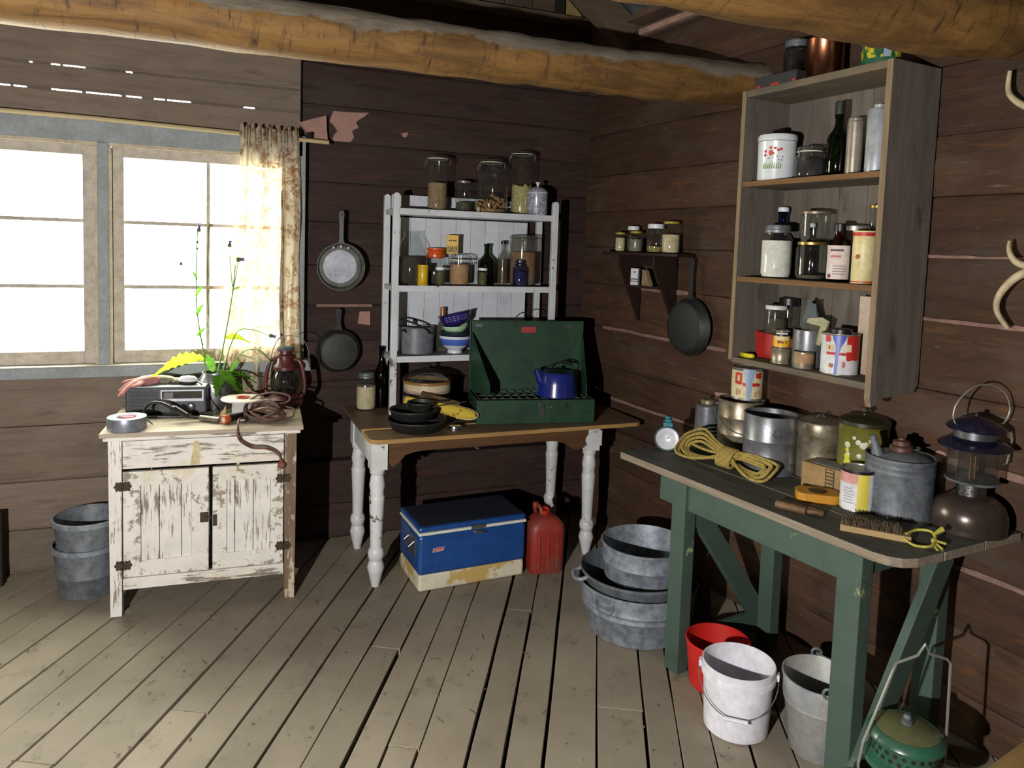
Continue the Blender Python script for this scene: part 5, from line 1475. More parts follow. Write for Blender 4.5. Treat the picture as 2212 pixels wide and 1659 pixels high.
m = MB(); m.tube(smooth_pts([(.03, .02, .22), (.06, .02, .229), (.085, .0, .222), (.06, -.03, .226), (.03, -.02, .22)], 5), .003, 6); m.tube([(.02, .05, .216), (.05, .06, .24), (.09, .05, .21)], .003, 6); part('wire_hoop', m, M_galvd, t)
for _c in t.children_recursive: _c.data.transform(Matrix.Diagonal((.94, .94, 1, 1)))
# brown lantern with globe
M_lbrown = dirty('brown_nickel_fount', '#4b403a', '#3b312c', 6, rough=.28, metal=.5, coat=.2)
M_lblue = dirty('dark_navy_enamel', '#14142c', '#10101f', 10, rough=.25, coat=.4)
lx, ly = 2.338, 1.645
t = thing('camp_lantern', 'brown camp lantern with glass globe and navy hood at the right end of the bench', 'lantern', (lx, ly, BT))
LS = .95
m = MB(); m.lathe([(0, 0), (.104, 0), (.116, .004), (.118, .014), (.116, .022), (.119, .030), (.117, .065), (.105, .095), (.082, .115), (.062, .124), (.045, .128), (.0, .128)], 44); part('fount', m, M_lbrown, t)
m = MB(); m.lathe([(.046, .126), (.046, .165), (.05, .168)], 30); cg = part('collar', m, plain('nickel', '#98979a', .3, 1.0), t)
m = MB(); va = math.atan2(-ly, -lx)
for row, z in ((0, .135), (1, .146), (2, .157)):
    for k in range(14):
        a = 2 * pi * (k + .5 * (row % 2)) / 14
        m.at(.0458 * cos(a), .0458 * sin(a), z, a + pi / 2, pi / 2); m.lathe([(0, 0), (.0033, 0), (.0033, .0008), (0, .0008)], 8)
m.at(); part('vent_holes', m, M_black, cg)
m = MB(); m.lathe([(.05, .166), (.083, .174), (.086, .178), (.083, .182), (.0, .180)], 36); part('globe_seat', m, M_galvd, t)
m = MB(); m.lathe([(.078, .181), (.080, .183), (.080, .292), (.078, .294)], 36); part('globe', m, glassy('mica_globe_glass', '#d6d2cc', .06, .05), t)
m = MB(); m.tube([(-.012, 0, .18), (-.012, 0, .26), (.0, 0, .272), (.012, 0, .26), (.012, 0, .18)], .005, 8); part('burner_tube', m, plain('tarnished_brass', '#6f5c3f', .4, .9), t)
m = MB(); m.lathe([(.079, .290), (.112, .296), (.115, .302), (.095, .316), (.07, .328)], 40); part('hood_skirt', m, M_lblue, t)
m = MB(); m.lathe([(.068, .326), (.068, .352), (.07, .354)], 36); part('hood_neck', m, plain('grey_nickel', '#6f7076', .35, .8), t)
m = MB(); m.lathe([(.068, .352), (.088, .356), (.092, .362), (.08, .374), (.05, .39), (.02, .40), (.008, .402), (.008, .412), (0, .414)], 40); part('hood_cap', m, M_lblue, t)
m = MB(); m.at(0, 0, 0, math.atan2(-.377, .926))
m.tube(smooth_pts([(-.072, 0, .372), (-.082, 0, .40), (-.07, 0, .45), (-.02, 0, .502), (.04, 0, .512), (.09, 0, .485), (.112, 0, .43), (.098, 0, .385), (.075, 0, .372)], 6), .0026, 8); part('wire_bail', m, M_bail, t)
m = MB(); m.at(0, 0, 0, math.atan2(-.377, .926)); m.tube([(.082, 0, .365), (.12, 0, .352), (.128, 0, .32), (.118, 0, .24), (.10, 0, .232)], .0035, 8); part('side_wire', m, M_bail, t)
for _c in t.children_recursive: _c.data.transform(Matrix.Scale(LS, 4)) if _c.data.users == 1 else None
# scrubbing brush
M_brushw = wood('pale_brush_wood', '#a58b62', '#8c734e', axis='X', scale=9, rough=.7)
b0, b1 = Vector((1.905, 1.768)), Vector((2.038, 1.612))
ba = math.atan2((b1 - b0).y, (b1 - b0).x)
t = thing('scrubbing_brush', 'wooden scrubbing brush lying on its side with bristles up at the bench front', 'brush', (b0.x, b0.y, BT), ba)
BLn = (b1 - b0).length
m = MB(); m.bx(0, BLn, 0, .045, 0, .02); part('brush_back', m, M_brushw, t, bevel=.002)
m = MB()
for k in range(420):
    x = random.uniform(.008, BLn - .03); y = random.uniform(.004, .042)
    m.tube([(x, y, .019), (x + random.uniform(-.006, .006), y + random.uniform(-.006, .004), .043 + random.uniform(-.006, .006))], .0011, 3, cap=False)
part('bristles', m, dirty('brown_bristles', '#5d4e3c', '#423627', 60, rough=.95), t, kind='stuff')
M_ycord = dirty('yellow_cord', '#b3ab46', '#948d36', 60, rough=.8, bump=.3)
m = MB(); P = smooth_pts([(BLn - .015, .02, .022), (BLn + .015, .055, .03), (BLn + .055, .05, .034), (BLn + .065, .02, .02), (BLn + .05, -.02, .010), (BLn + .01, -.026, .006), (BLn - .02, .0, .012)], 6)
m.tube(P, .0042, 8); part('cord_loop', m, M_ycord, t)
m = MB(); m.tube([(BLn + .06, .035, .03), (BLn + .085, .06, .045)], [.004, .009], 8); m.tube([(BLn + .062, .02, .018), (BLn + .095, .025, .012)], .0042, 6); m.tube([(BLn + .062, .015, .014), (BLn + .085, -.01, .005)], .0042, 6); m.tube([(BLn + .058, .02, .012), (BLn + .07, -.022, .004)], .004, 6); m.lathe([(0, -.009), (.009, -.004), (.009, .004), (0, .009)], 10, c=(BLn + .062, .02, .018)); part('cord_knot', m, M_ycord, t)

# ------------------------------------------------------------------ in and on the box shelf
ZA, ZB_, ZC, ZT = 2.006, 1.603, BZ0 + .025, BZ1
def VA(p): return math.atan2(-p[1], -p[0])
gA = 'things on the top board inside the box shelf'
# on its roof
t = can('copper_canister', 'shiny copper canister on the roof of the box shelf', 'canister', (2.283, 2.355, ZT), .072, .175, plain('polished_copper', '#9a6248', .28, 1.0), seams=())
jar('dark_jar', 'jar of dark red preserve with metal lid left of the copper canister', (2.275, 2.502, ZT), .052, .205, glass=glassy('rosy_glass', '#8f7476', .06, .04), lid=M_zinc, lidh=.03, neck=.86, shoulder=.76, fill=.66, fillm=dirty('dark_red_preserve', '#3c1a1c', '#2a1214', 12, rough=.5))
M_grtin = dirty('green_yellow_figured_tin', '#24502f', '#b8ad2c', 24, lo=.5, hi=.54, rough=.4, coat=.2)
t = can('green_figured_tin', 'green tin with yellow leafy print on the roof of the box shelf', 'tin', (2.290, 2.085, ZT), .068, .155, M_grtin)
va = VA((2.29, 2.085)); band(t, 'green_band', .068, .003, .035, plain('green_band', '#20523a', .4), va - 1.6, va + 1.6, 30)
band(t, 'pale_band', .068, .035, .15, plain('pale_blue_band', '#8fa0b5', .4), va + .1, va + .45, 8, .001)
q = rw(BX0 + .04, .20)
t = thing('black_case', 'flat black case with red marks at the left of the box shelf roof', 'case', (q[0], q[1], ZT), PHI)
m = MB(); m.bx(0, .215, -.04, .10, 0, .052); part('case_body', m, plain('black_case', '#2b2b2d', .5), t, bevel=.004)
for x0, x1 in ((.005, .03), (.085, .13), (.195, .213)):
    m = MB(); m.bx(x0, x1, -.0415, -.0395, .006, .016); part('red_mark', m, plain('red_mark', '#a22723', .5), t)
# top compartment
p = (2.226, 2.530)
t = thing('flower_canister', 'white enamel canister with red flower print and black lid knob in the box shelf', 'canister', (p[0], p[1], ZA), group=gA)
m = MB(); m.lathe([(0, 0), (.072, 0), (.076, .004), (.078, .165), (.079, .168), (.0, .168)], 40); part('body', m, M_white_en, t)
m = MB(); m.lathe([(.0785, .167), (.0805, .168), (.0805, .186), (.076, .194), (.0, .198)], 40); part('lid', m, M_white_en, t)
m = MB(); m.lathe([(.0795, .1655), (.081, .167), (.0795, .1685)], 40); part('grey_line', m, plain('grey_line', '#50545a', .4), t)
m = MB(); m.lathe([(.01, .194), (.012, .204), (.024, .212), (.02, .219), (0, .221)], 16); part('knob', m, plain('black_knob', '#151312', .4), t)
va = VA(p)
M_fl = plain('coral_flower', '#c4482f', .5); M_lf = plain('leaf_green_print', '#6f8c3a', .5); M_gd = plain('grey_bud_print', '#5c6a74', .5)
for a, z in ((-.36, .118), (-.33, .136), (-.30, .120), (-.10, .134), (.06, .126), (.20, .130), (-.62, .122), (-.64, .106), (-.33, .108), (-.20, .112)): dot(t, .0775, va + a, z, .0062, M_fl)
for a, z in ((.3, .098), (-.22, .096), (.02, .10), (.26, .085), (.1, .088), (-.4, .094)): dot(t, .0775, va + a, z, .003, M_gd, 'bud')
for a in (-.70, -.58, -.46, -.36, -.24, -.12, .0, .10, .2):
    m = MB(); zb = .05; w = .035
    m.add([(.0782 * cos(va + a - w), .0782 * sin(va + a - w), zb), (.0782 * cos(va + a + w), .0782 * sin(va + a + w), zb), (.0786 * cos(va + a + w * 1.3), .0786 * sin(va + a + w * 1.3), zb + random.uniform(.02, .035)), (.0786 * cos(va + a), .0786 * sin(va + a), zb + .018)], [(0, 1, 2, 3)]); part('leaf_print', m, M_lf, t)
jar('glass_jar', 'squat clip-top jar with dark contents beside the flower canister', (2.262, 2.378, ZA), .057, .135, glass=G_dust, lid=G_dust, lidh=.022, neck=.80, shoulder=.64, fill=.60, fillm=dirty('black_tea', '#24242a', '#18181c', 60, rough=.9), group=gA, bail=True)
bottle('glass_bottle', 'tall dark green wine bottle in the top compartment of the box shelf', (2.285, 2.258, ZA), .042, .30, G_green2, .36, .50, .66, cap=plain('dark_green_foil', '#1d2417', .5), caph=.05, group=gA, fill=.5, fillm=dirty('dark_liquid', '#1c3a1c', '#142c14', 8, rough=.3))
t = thing('tube_tin', 'slim silvery tube tin right of the green bottle', 'tin', (2.276, 2.168, ZA), group=gA)
m = MB(); m.lathe([(0, 0), (.0295, 0), (.0295, .205), (.027, .208), (.027, .218), (.022, .222), (0, .222)], 26); part('body', m, dirty('brushed_tin', '#b0a698', '#968d80', 10, rough=.32, metal=.6), t)
t = thing('tube_tin', 'bright silver tall tin at the right side of the top compartment', 'tin', (2.293, 2.078, ZA), group=gA)
m = MB(); m.lathe([(0, 0), (.040, 0), (.040, .236), (.036, .242), (.02, .246), (.02, .258), (0, .26)], 28); part('body', m, dirty('bright_aluminium', '#cdd2d8', '#b0b4b9', 10, rough=.3, metal=.5), t)
# middle compartment
gB = 'jars and bottles in the middle of the box shelf'
bottle('glass_bottle', 'cobalt blue bottle with white cap behind the white filled mason jar', (2.3185, 2.573, ZB_), .046, .305, G_blue, .42, .52, .66, cap=M_whitecap, caph=.018, group=gB, fill=.5, fillm=plain('deep_blue_fill', '#242c80', .5))
jar('mason_jar', 'mason jar full of white salt with zinc lid at the left of the middle compartment', (2.200, 2.468, ZB_), .062, .222, lid=M_zinc, lidh=.032, neck=.76, shoulder=.72, fill=.70, fillm=M_salt, group=gB, fillr=.97)
jar('glass_jar', 'empty jar with metal lid, lower of the two stacked jars', (2.262, 2.336, ZB_), .061, .156, glass=G_clear, lid=M_gold, lidh=.012, neck=.86, shoulder=.8, fill=.12, fillm=M_dried, group=gB)
jar('glass_jar', 'empty jar stacked on top of another jar in the middle compartment', (2.266, 2.330, ZB_ + .157), .058, .122, glass=G_clear, lid=M_tinw, lidh=.012, neck=.93, shoulder=.88, group=gB)
bottle('glass_bottle', 'small black bottle with white tip behind the stacked jars', (2.345, 2.425, ZB_), .026, .235, glassy('black_glass', '#0c0b0b', .08), .3, .6, .75, cap=M_whitecap, caph=.016, group=gB)
p = (2.238, 2.172)
t = bottle('glass_bottle', 'amber medicine bottle with a large white label', (p[0], p[1], ZB_), .043, .225, G_brown, .42, .66, .74, cap=M_blackcap, caph=.028, group=gB, fill=.6, fillm=plain('dark_amber_fill', '#2a1406', .4))
va = VA(p); band(t, 'label', .043, .012, .140, dirty('pinkish_white_label', '#cbbfba', '#c0aaa4', 8, rough=.8), va - 1.2, va + 1.1, 20)
band(t, 'red_print', .043, .095, .102, plain('faded_red_print', '#b4685f', .7), va - .7, va + .2, 8, .001)
for k in range(4): band(t, 'grey_print', .043, .030 + k * .010, .034 + k * .010, plain('grey_print_line', '#8d7f7c', .7), va - .45, va + .7, 8, .001)
band(t, 'dark_print', .043, .118, .126, plain('dark_print_line', '#5c5052', .7), va - .75, va + .4, 8, .001)
dot(t, .043, va - .75, .024, .008, plain('maroon_seal', '#6b2a2a', .6), 'seal')
jar('glass_jar', 'wide jar with shiny metal lid behind the amber bottle', (2.335, 2.192, ZB_), .060, .222, lid=M_tin, lidh=.02, neck=.88, shoulder=.8, fill=.25, fillm=M_dried, group=gB)
p = (2.246, 2.062)
t = can('cream_tin', 'cream tin with red top band at the right of the middle compartment', 'tin', (p[0], p[1], ZB_), .040, .195, dirty('cream_tin_print', '#cdc08e', '#bfae76', 10, rough=.45), group=gB)
band(t, 'red_band', .0405, .176, .194, M_redlabel); band(t, 'red_band', .0405, .002, .010, M_redlabel)
dot(t, .040, VA(p) - .5, .10, .009, plain('rust_print', '#9a5133', .6), 'printed_emblem')
jar('glass_jar', 'little clear jar with gold lid standing at the back right of the middle compartment', (2.352, 2.106, ZB_), .030, .300, glass=G_clear, lid=M_gold, lidh=.012, neck=.9, shoulder=.9, group=gB)
# bottom compartment
gC = 'odds and ends in the bottom of the box shelf'
q = bxp(.04, .11)
t = thing('red_tin_box', 'red wedge sided tin box at the left of the bottom compartment', 'box', (q[0], q[1], ZC), PHI + .10, gC)
m = MB(); m.xz([(.012, 0), (.215, 0), (.225, .098), (0, .112)], 0, .11); part('body', m, M_red, t, bevel=.003)
t2 = jar('glass_jar', 'black lidded jar with white collar standing on the red tin box', (2.245, 2.498, ZC + .109), .044, .115, glass=G_dust, neck=.9, shoulder=.85, fill=.6, fillm=M_dried, group=gC)
m = MB(); m.lathe(lidprof(.045, .106, .018), 28); part('white_collar', m, plain('white_band_lid', '#c6c6c4', .5), t2)
t3 = jar('glass_jar', 'small dark jar with black lid behind the white collared jar', (2.332, 2.519, ZC), .042, .265, glass=G_dust, lid=M_blackcap, lidh=.035, neck=.92, shoulder=.8, fill=.5, fillm=M_dried, group=gC)
p = (2.196, 2.402)
t = can('small_tin', 'small dull tin supporting the yellow label tin', 'tin', (p[0], p[1], ZC), .039, .064, M_tinw, group=gC)
t = can('small_tin', 'little tin with black and yellow label on the dull tin', 'tin', (p[0], p[1], ZC + .065), .0325, .073, M_tinw, group=gC)
va = VA(p); band(t, 'yellow_label', .0325, .002, .052, plain('yellow_label', '#d9a51c', .5)); band(t, 'black_label', .0325, .050, .072, M_blackcap, off=.001)
band(t, 'pale_print', .0325, .058, .064, M_whitepaper, va - .7, va + .7, 8, .0015); band(t, 'cream_arch', .0325, .034, .048, M_creampaper, va - .9, va + .9, 10, .0012); band(t, 'dark_print', .0325, .020, .032, dirty('brown_yellow_print', '#6a3d14', '#d9a51c', 90, lo=.45, hi=.55), va - .5, va + .6, 8, .0012)
p = (2.262, 2.325)
t = can('grey_can', 'grey metal can holding old brushes and rags', 'can', (p[0], p[1], ZC), .060, .150, M_tindark, open_top=True, group=gC)
rag = MB(); vs = []; fs = []; n = 14; rg = 9
for j in range(rg + 1):
    for i in range(n):
        a = 2 * pi * i / n; f = j / rg
        r = .038 * (1 - f * .62) * (1 + .3 * sin(a * 3 + f * 4)) + .004
        vs.append((r * cos(a) - .012 + .01 * f, r * .7 * sin(a) + .02, .002 + .135 * f + .008 * sin(a * 2)))
fs = [tuple(range(n))[::-1]] + [(j * n + i, j * n + (i + 1) % n, (j + 1) * n + (i + 1) % n, (j + 1) * n + i) for j in range(rg) for i in range(n)] + [tuple(rg * n + i for i in range(n))]
rag.add(vs, fs, 0, True)
solo('bunched_rag', rag, dirty('grey_blue_rag', '#565d61', '#43494c', 18, rough=.95), 'grey bunched rag sticking up from the grey can', 'rag', (p[0] + .0, p[1] - .0, ZC + .125), PHI)
t = thing('paint_brush', 'wide old brush with cream handle leaning in the grey can', 'brush', (p[0] - .01, p[1] - .02, ZC + .10), rot=(math.radians(-6), math.radians(10), PHI))
m = MB(); m.xz([(-.035, .0), (.055, .0), (.062, .105), (.028, .112), (-.036, .09)], -.008, .006); part('handle', m, dirty('cream_worn_paint', '#a8a384', '#8a8568', 14, rough=.8), t, bevel=.003)
m = MB(); m.xz([(-.035, .03), (.03, .03), (.032, .075), (-.037, .070)], -.014, -.008); part('bristle_block', m, dirty('dark_olive_bristle', '#4d4936', '#3a3728', 40, rough=.9), t)
p = (2.205, 2.285)
t = can('small_tin', 'small tan papered tin without its lid in front of the grey can', 'tin', (p[0], p[1], ZC), .041, .068, M_tinw, open_top=True, group=gC)
va = VA(p); band(t, 'paper_label', .041, .003, .060, dirty('tan_kraft_label', '#a07f5c', '#7c5f43', 10, rough=.9), va - .9, va + 1.4, 20, .0006, .003)
p = (2.243, 2.140)
t = can('paint_tin', 'red and white labelled tin with a bright blue paint drip in the box shelf', 'paint tin', (p[0], p[1], ZC), .067, .158, M_tin, group=gC)
va = VA(p); band(t, 'white_label', .067, .006, .150, M_whitepaper, va - 1.9, va + 1.7, 34, .0005)
band(t, 'red_print', .067, .06, .152, M_redlabel, va + .35, va + 1.6, 14, .0010, .004); band(t, 'red_print', .067, .078, .088, M_redlabel, va - .75, va + .5, 12, .0011, .001)
band(t, 'cream_print', .067, .094, .116, M_creampaper, va - .8, va - .3, 6, .0012); band(t, 'cream_print', .067, .092, .118, M_creampaper, va + .12, va + .26, 3, .0014); band(t, 'cream_print', .067, .092, .120, M_creampaper, va + .34, va + .62, 5, .0014)
band(t, 'red_print', .067, .098, .112, M_redlabel, va - .62, va - .52, 3, .0015)
band(t, 'red_print', .067, .125, .150, M_redlabel, va - .85, va - .5, 6, .0010, .005)
band(t, 'green_print', .067, .03, .045, dirty('olive_print', '#7b6a2c', '#a3472e', 40), va - .55, va - .3, 4, .0011, .003); band(t, 'red_print', .067, .032, .055, plain('faded_rose', '#b46a66', .6), va + .15, va + .32, 4, .0011, .002)
m = MB(); vs = []
for z, w, c_ in [(.152, .38, -.05), (.140, .34, -.05), (.125, .24, -.06), (.110, .14, -.08), (.09, .10, -.12), (.06, .08, -.14), (.03, .08, -.16), (.004, .07, -.17)]:
    for k in range(5):
        a = va + c_ + w * (k / 2 - 1); vs.append((.0688 * cos(a), .0688 * sin(a), z))
m.add(vs, [(j * 5 + k, j * 5 + k + 1, j * 5 + k + 6, j * 5 + k + 5) for j in range(7) for k in range(4)], 0, True); part('paint_drip', m, M_bluepaint, t)
m = MB(); m.lathe([(.030, .152), (.040, .154), (.040, .172), (.036, .174), (0, .174)], 20); part('lid_stub', m, M_blackcap, t)
t = thing('tall_carton', 'tall faded pink and cream carton at the back right of the bottom compartment', 'box', (2.352, 2.106, ZC), PHI, gC)
m = MB(); m.bx(-.03, .045, -.03, .03, 0, .30); part('carton', m, dirty('faded_carton', '#b0a08c', '#a2857c', 5, rough=.85), t, bevel=.002)
p = (2.172, 2.578)
t = thing('yellow_case', 'small yellow oval case with dark print lying at the left front of the bottom compartment', 'case', (p[0], p[1], ZC), PHI - .1)
m = MB(); m.lathe([(0, 0), (.03, 0), (.034, .004), (.034, .013), (.03, .017), (0, .018)], 24, sx=1.2, sy=.6); part('body', m, plain('bright_yellow', '#d2c318', .4), t)
m = MB(); m.lathe([(0, .0175), (.02, .0172), (.02, .0188), (0, .0188)], 16, sx=1.2, sy=.5, c=(.012, .0, 0)); part('dark_print', m, dirty('dark_red_print', '#4d1d12', '#6b5a14', 60), t)

# ------------------------------------------------------------------ on the bracket shelf
gS = 'small jars on the dark bracket shelf'
ZS = 1.688
for lab, u, d, r, h, lidm, lh, fl, fm, nk in [
        ('short jar with yellow lid and dried bits, leftmost on the bracket shelf', .495, .10, .029, .112, M_yellowcap, .012, .7, M_flour, .85),
        ('jar with white lid, second from the left at the back of the bracket shelf', .555, .055, .036, .148, M_whitecap, .022, .6, M_beans, .8),
        ('jar with yellow lid and grey contents, third on the bracket shelf', .645, .105, .039, .118, M_yellowcap, .012, .6, dirty('grey_meal', '#7d7a66', '#696653', 30), .72),
        ('larger jar with white lid and a lemon coloured lump inside on the bracket shelf', .79, .085, .047, .156, M_whitecap, .024, .22, dirty('lemon_lumps', '#938a3f', '#6d672e', 40), .86),
        ('large jar with dull yellow lid and cream powder, rightmost on the bracket shelf', .915, .085, .048, .168, M_yellowcap, .012, .58, M_flour, .78)]:
    q = rw(u, d)
    jar('spice_bottle', lab, (q[0], q[1], ZS), r, h, lid=lidm, lidh=lh, neck=nk, shoulder=.8, fill=fl, fillm=fm, group=gS)
q = rw(.655, .105)
t = thing('spice_carton', 'small white and blue carton on the lower board of the bracket shelf', 'box', (q[0], q[1], 1.508), PHI + .5)
m = MB(); m.bx(-.022, .022, -.014, .014, 0, .092); part('carton', m, M_whitepaper, t, bevel=.001)
M_navy = plain('navy_print', '#26304c', .6)
m = MB(); m.bx(-.0222, .0222, -.0148, -.014, .030, .036); m.bx(-.0222, .0222, -.0148, -.014, .019, .024); m.bx(-.004, .006, -.0148, -.014, .068, .076); part('navy_bands', m, M_navy, t)
m = MB(); m.bx(.0222, .0228, -.012, .012, .002, .088); part('grey_side', m, plain('grey_side_print', '#8f9398', .7), t)
lettering(t, 'ALLSPICE', .0165, (.0232, 0, .046), M_navy, rot=(pi / 2, -pi / 2, pi / 2))
q = rw(.735, .085)
t = thing('paper_packet', 'tan paper packet next to the white carton on the bracket shelf', 'packet', (q[0], q[1], 1.508), PHI)
m = MB(); m.xz([(-.03, 0), (.04, 0), (.02, .04), (-.005, .085), (-.03, .088)], -.015, .012); part('packet', m, dirty('tan_packet', '#8d7757', '#6f5c42', 14, rough=.9), t, bevel=.002)

# ------------------------------------------------------------------ pans hung on the walls
M_alu = dirty('scuffed_aluminium', '#aeb1b9', '#888b8f', 9, rough=.45, metal=.6)
M_aluin = dirty('dull_silver_inside', '#b9bcc8', '#9a9da6', 8, rough=.5, metal=.3)
M_aludark = dirty('tarnished_rim', '#6a6c66', '#50524d', 14, rough=.5, metal=.5)
def hung_pan(label, loc, r, h, handle, mat, matin, face_rz, inside, hw, tilt=0.0, lip=True):
    """pan hanging flat on a wall; built facing -y with its handle up"""
    t = thing('hanging_pan', label, 'pan', loc, face_rz)
    m = MB(); m.at(0, 0, 0, 0, pi / 2)     # axis z -> -y
    if inside:
        m.lathe([(0, .0), (r * .84, 0), (r * .88, .003), (r - .004, h - .004), (r, h - .002), (r, h), (r - .004, h), (r * .86, .006), (0, .004)], 44)
    else:
        m.lathe([(0, h), (r * .82, h), (r * .86, h - .004), (r - .002, .006), (r, .004), (r, 0), (r - .004, 0), (r * .84, h - .006), (0, h - .004)], 44)
    part('pan_body', m, mat, t)
    if inside:
        m = MB(); m.at(0, 0, 0, 0, pi / 2); m.lathe([(0, .0046), (r * .78, .0050), (r * .80, .0056), (0, .0058)], 40); part('scoured_bottom', m, matin, t)
    elif matin:
        m = MB(); m.at(0, 0, 0, 0, pi / 2); m.lathe([(0, h + .0006), (r * .74, h + .0006), (r * .76, h - .0004), (0, h - .0002)], 40); part('base_ring', m, matin, t)
    y = -(h - .008) if inside else -.007
    m = MB(); e = hw
    poly = [(-e * 1.3, r - .006), (-e * .8, r + .02), (-e * .7, r + handle * .45), (-e, r + handle - e), (-e * .6, r + handle), (e * .6, r + handle), (e, r + handle - e), (e * .7, r + handle * .45), (e * .8, r + .02), (e * 1.3, r - .006)]
    m.xz(poly, y - .005, y + .005)
    hd = part('handle', m, mat, t, bevel=.002)
    m = MB(); m.xz([(e * .35 * cos(i * pi / 5), r + handle - e * 1.2 + e * .55 * sin(i * pi / 5)) for i in range(10)], y - .0056, y - .0048); part('hanging_hole', m, M_black, hd)
    m = MB(); m.at(0, .0, 0); m.tube([(0, .03, r + handle - e * 1.2), (0, y - .012, r + handle - e * 1.2 + .004)], .0025, 6); part('nail', m, M_rust, t)
    return t
t = hung_pan('bright aluminium frying pan hung on the wall left of the white shelf', (.675, YB - .022, 1.555), .131, .045, .175, M_aludark, M_aluin, 0, True, .015)
m = MB(); m.at(0, 0, 0, 0, pi / 2)
for x in (-.04, 0, .04): m.lathe([(0, .036), (.009, .036), (.007, .041), (0, .042)], 10, c=(x, .112 if x == 0 else .105, 0))
part('rivets', m, M_alu, t)
hung_pan('black cast iron pan hung below the aluminium pan', (.672, YB - .022, 1.085), .122, .042, .115, M_cast, dirty('grey_worn_iron', '#33342f', '#282925', 20, rough=.6, metal=.2), 0, False, .017)
q = rw(1.028, .024)
hung_pan('black cast iron pan hung between the bracket shelf and the box shelf', (q[0], q[1], 1.315), .150, .05, .205, M_cast, dirty('grey_worn_iron2', '#2a2b2b', '#222323', 20, rough=.55, metal=.25), PHI, False, .018)

# antlers on the right wall
M_antler = dirty('pale_antler', '#b3a384', '#8d7c5f', 14, rough=.6, bump=.2)
def antler(label, pts, rad, prong, loc):
    t = thing('antler', label, 'antler', loc, PHI)
    P = smooth_pts(pts, 6); n = len(P)
    m = MB(); m.tube(P, [rad * (1 - .62 * i / (n - 1)) for i in range(n)], 10); part('beam', m, M_antler, t)
    if prong:
        P = smooth_pts(prong, 6); n = len(P)
        m = MB(); m.tube(P, [rad * .8 * (1 - .7 * i / (n - 1)) for i in range(n)], 10); part('tine', m, M_antler, t)
    m = MB(); m.bx(pts[0][0] - .02, pts[0][0] + .05, -.008, .035, pts[0][2] - .06, pts[0][2] + .06); part('mount', m, M_darkwood, t)
    return t
q = rw(2.62, .0)
antler('pale antler tine curving up at the upper right edge', [(.14, -.03, -.02), (.07, -.06, -.035), (-.02, -.07, -.01), (-.085, -.07, .045), (-.095, -.06, .12)], .017, None, (q[0], q[1], 2.20))
antler('pale forked antler at the right edge below the other one', [(.14, -.02, .02), (.05, -.05, .02), (-.015, -.07, -.01), (-.06, -.075, -.07), (-.068, -.07, -.125), (-.035, -.06, -.18)], .018, [(.03, -.05, .02), (-.02, -.065, .035), (-.045, -.07, .07), (-.05, -.065, .105)], (q[0], q[1], 1.665))

# ------------------------------------------------------------------ on the cabinet
c_, s_ = cos(_cy), sin(_cy)
def cw(x, y): return (-.404 + x * c_ - y * s_, 3.585 + x * s_ + y * c_)
t = thing('duct_tape_roll', 'roll of silver tape at the left front corner of the cabinet top', 'tape roll', (*cw(.068, .052), CT))
m = MB(); m.lathe([(.045, 0), (.079, 0), (.080, .003), (.080, .052), (.079, .055), (.045, .055)], 40); part('tape', m, dirty('silver_tape', '#8f94a0', '#7c818c', 14, rough=.35, metal=.5), t)
m = MB(); m.lathe([(.046, .001), (.046, .054), (.041, .054), (.041, .001), (.046, .001)], 36); part('cardboard_core', m, M_white_en, t)
m = MB(); m.bx(-.012, .026, -.012, .014, .03, .053); part('red_core_label', m, plain('red_label_card', '#a8324a', .6), t)
# radio
M_radio = dirty('charcoal_plastic', '#3b3f43', '#303337', 12, rough=.5)
rx = cw(.02, .30)
t = thing('radio', 'charcoal portable radio with pale front trim at the back of the cabinet top', 'radio', (rx[0], rx[1], CT), math.radians(-9))
RWD, RDP, RHT = .36, .15, .135
m = MB(); m.bx(0, RWD, 0, RDP, .008, RHT); body = part('case', m, M_radio, t, bevel=.008)
m = MB(); m.bx(.005, RWD - .005, .005, RDP - .005, RHT - .001, RHT + .004); part('pale_top', m, plain('pale_grey_radio_top', '#b9bcc2', .45), t, bevel=.002)  # top slab in a paler grey than the case
m = MB(); m.bx(.155, RWD - .012, -.004, .0, .068, .124); tr = part('dial_frame', m, plain('white_trim', '#c3c7d2', .4), t, bevel=.002)
m = MB(); m.bx(.162, RWD - .02, -.0052, -.003, .082, .117); part('dial_window', m, dirty('dark_dial', '#3a342c', '#2a2621', 8, rough=.2, coat=.5), tr)
m = MB(); m.bx(.172, .212, -.0062, -.004, .086, .112); part('dial_scale', m, plain('grey_dial', '#5d5f5f', .5), tr)
for x in (.215, .29):
    m = MB(); m.at(x, 0, .04, 0, pi / 2); m.lathe([(0, 0), (.021, 0), (.020, .016), (.016, .018), (0, .018)], 22); part('knob', m, plain('shiny_dark_knob', '#55585d', .25, .6), t)
m = MB()
for k in range(14): m.bx(.015, .145, -.0012, .001, .03 + k * .0068, .033 + k * .0068)
part('speaker_slots', m, M_black, t)
m = MB()
for x, y in ((.02, .02), (RWD - .04, .02), (.02, RDP - .04), (RWD - .04, RDP - .04)): m.bx(x, x + .02, y, y + .02, 0, .01)
part('feet', m, M_black, t)
rz_ = math.radians(-9)
def rad(x, y, z): return (rx[0] + x * cos(rz_) - y * sin(rz_), rx[1] + x * sin(rz_) + y * cos(rz_), CT + z)
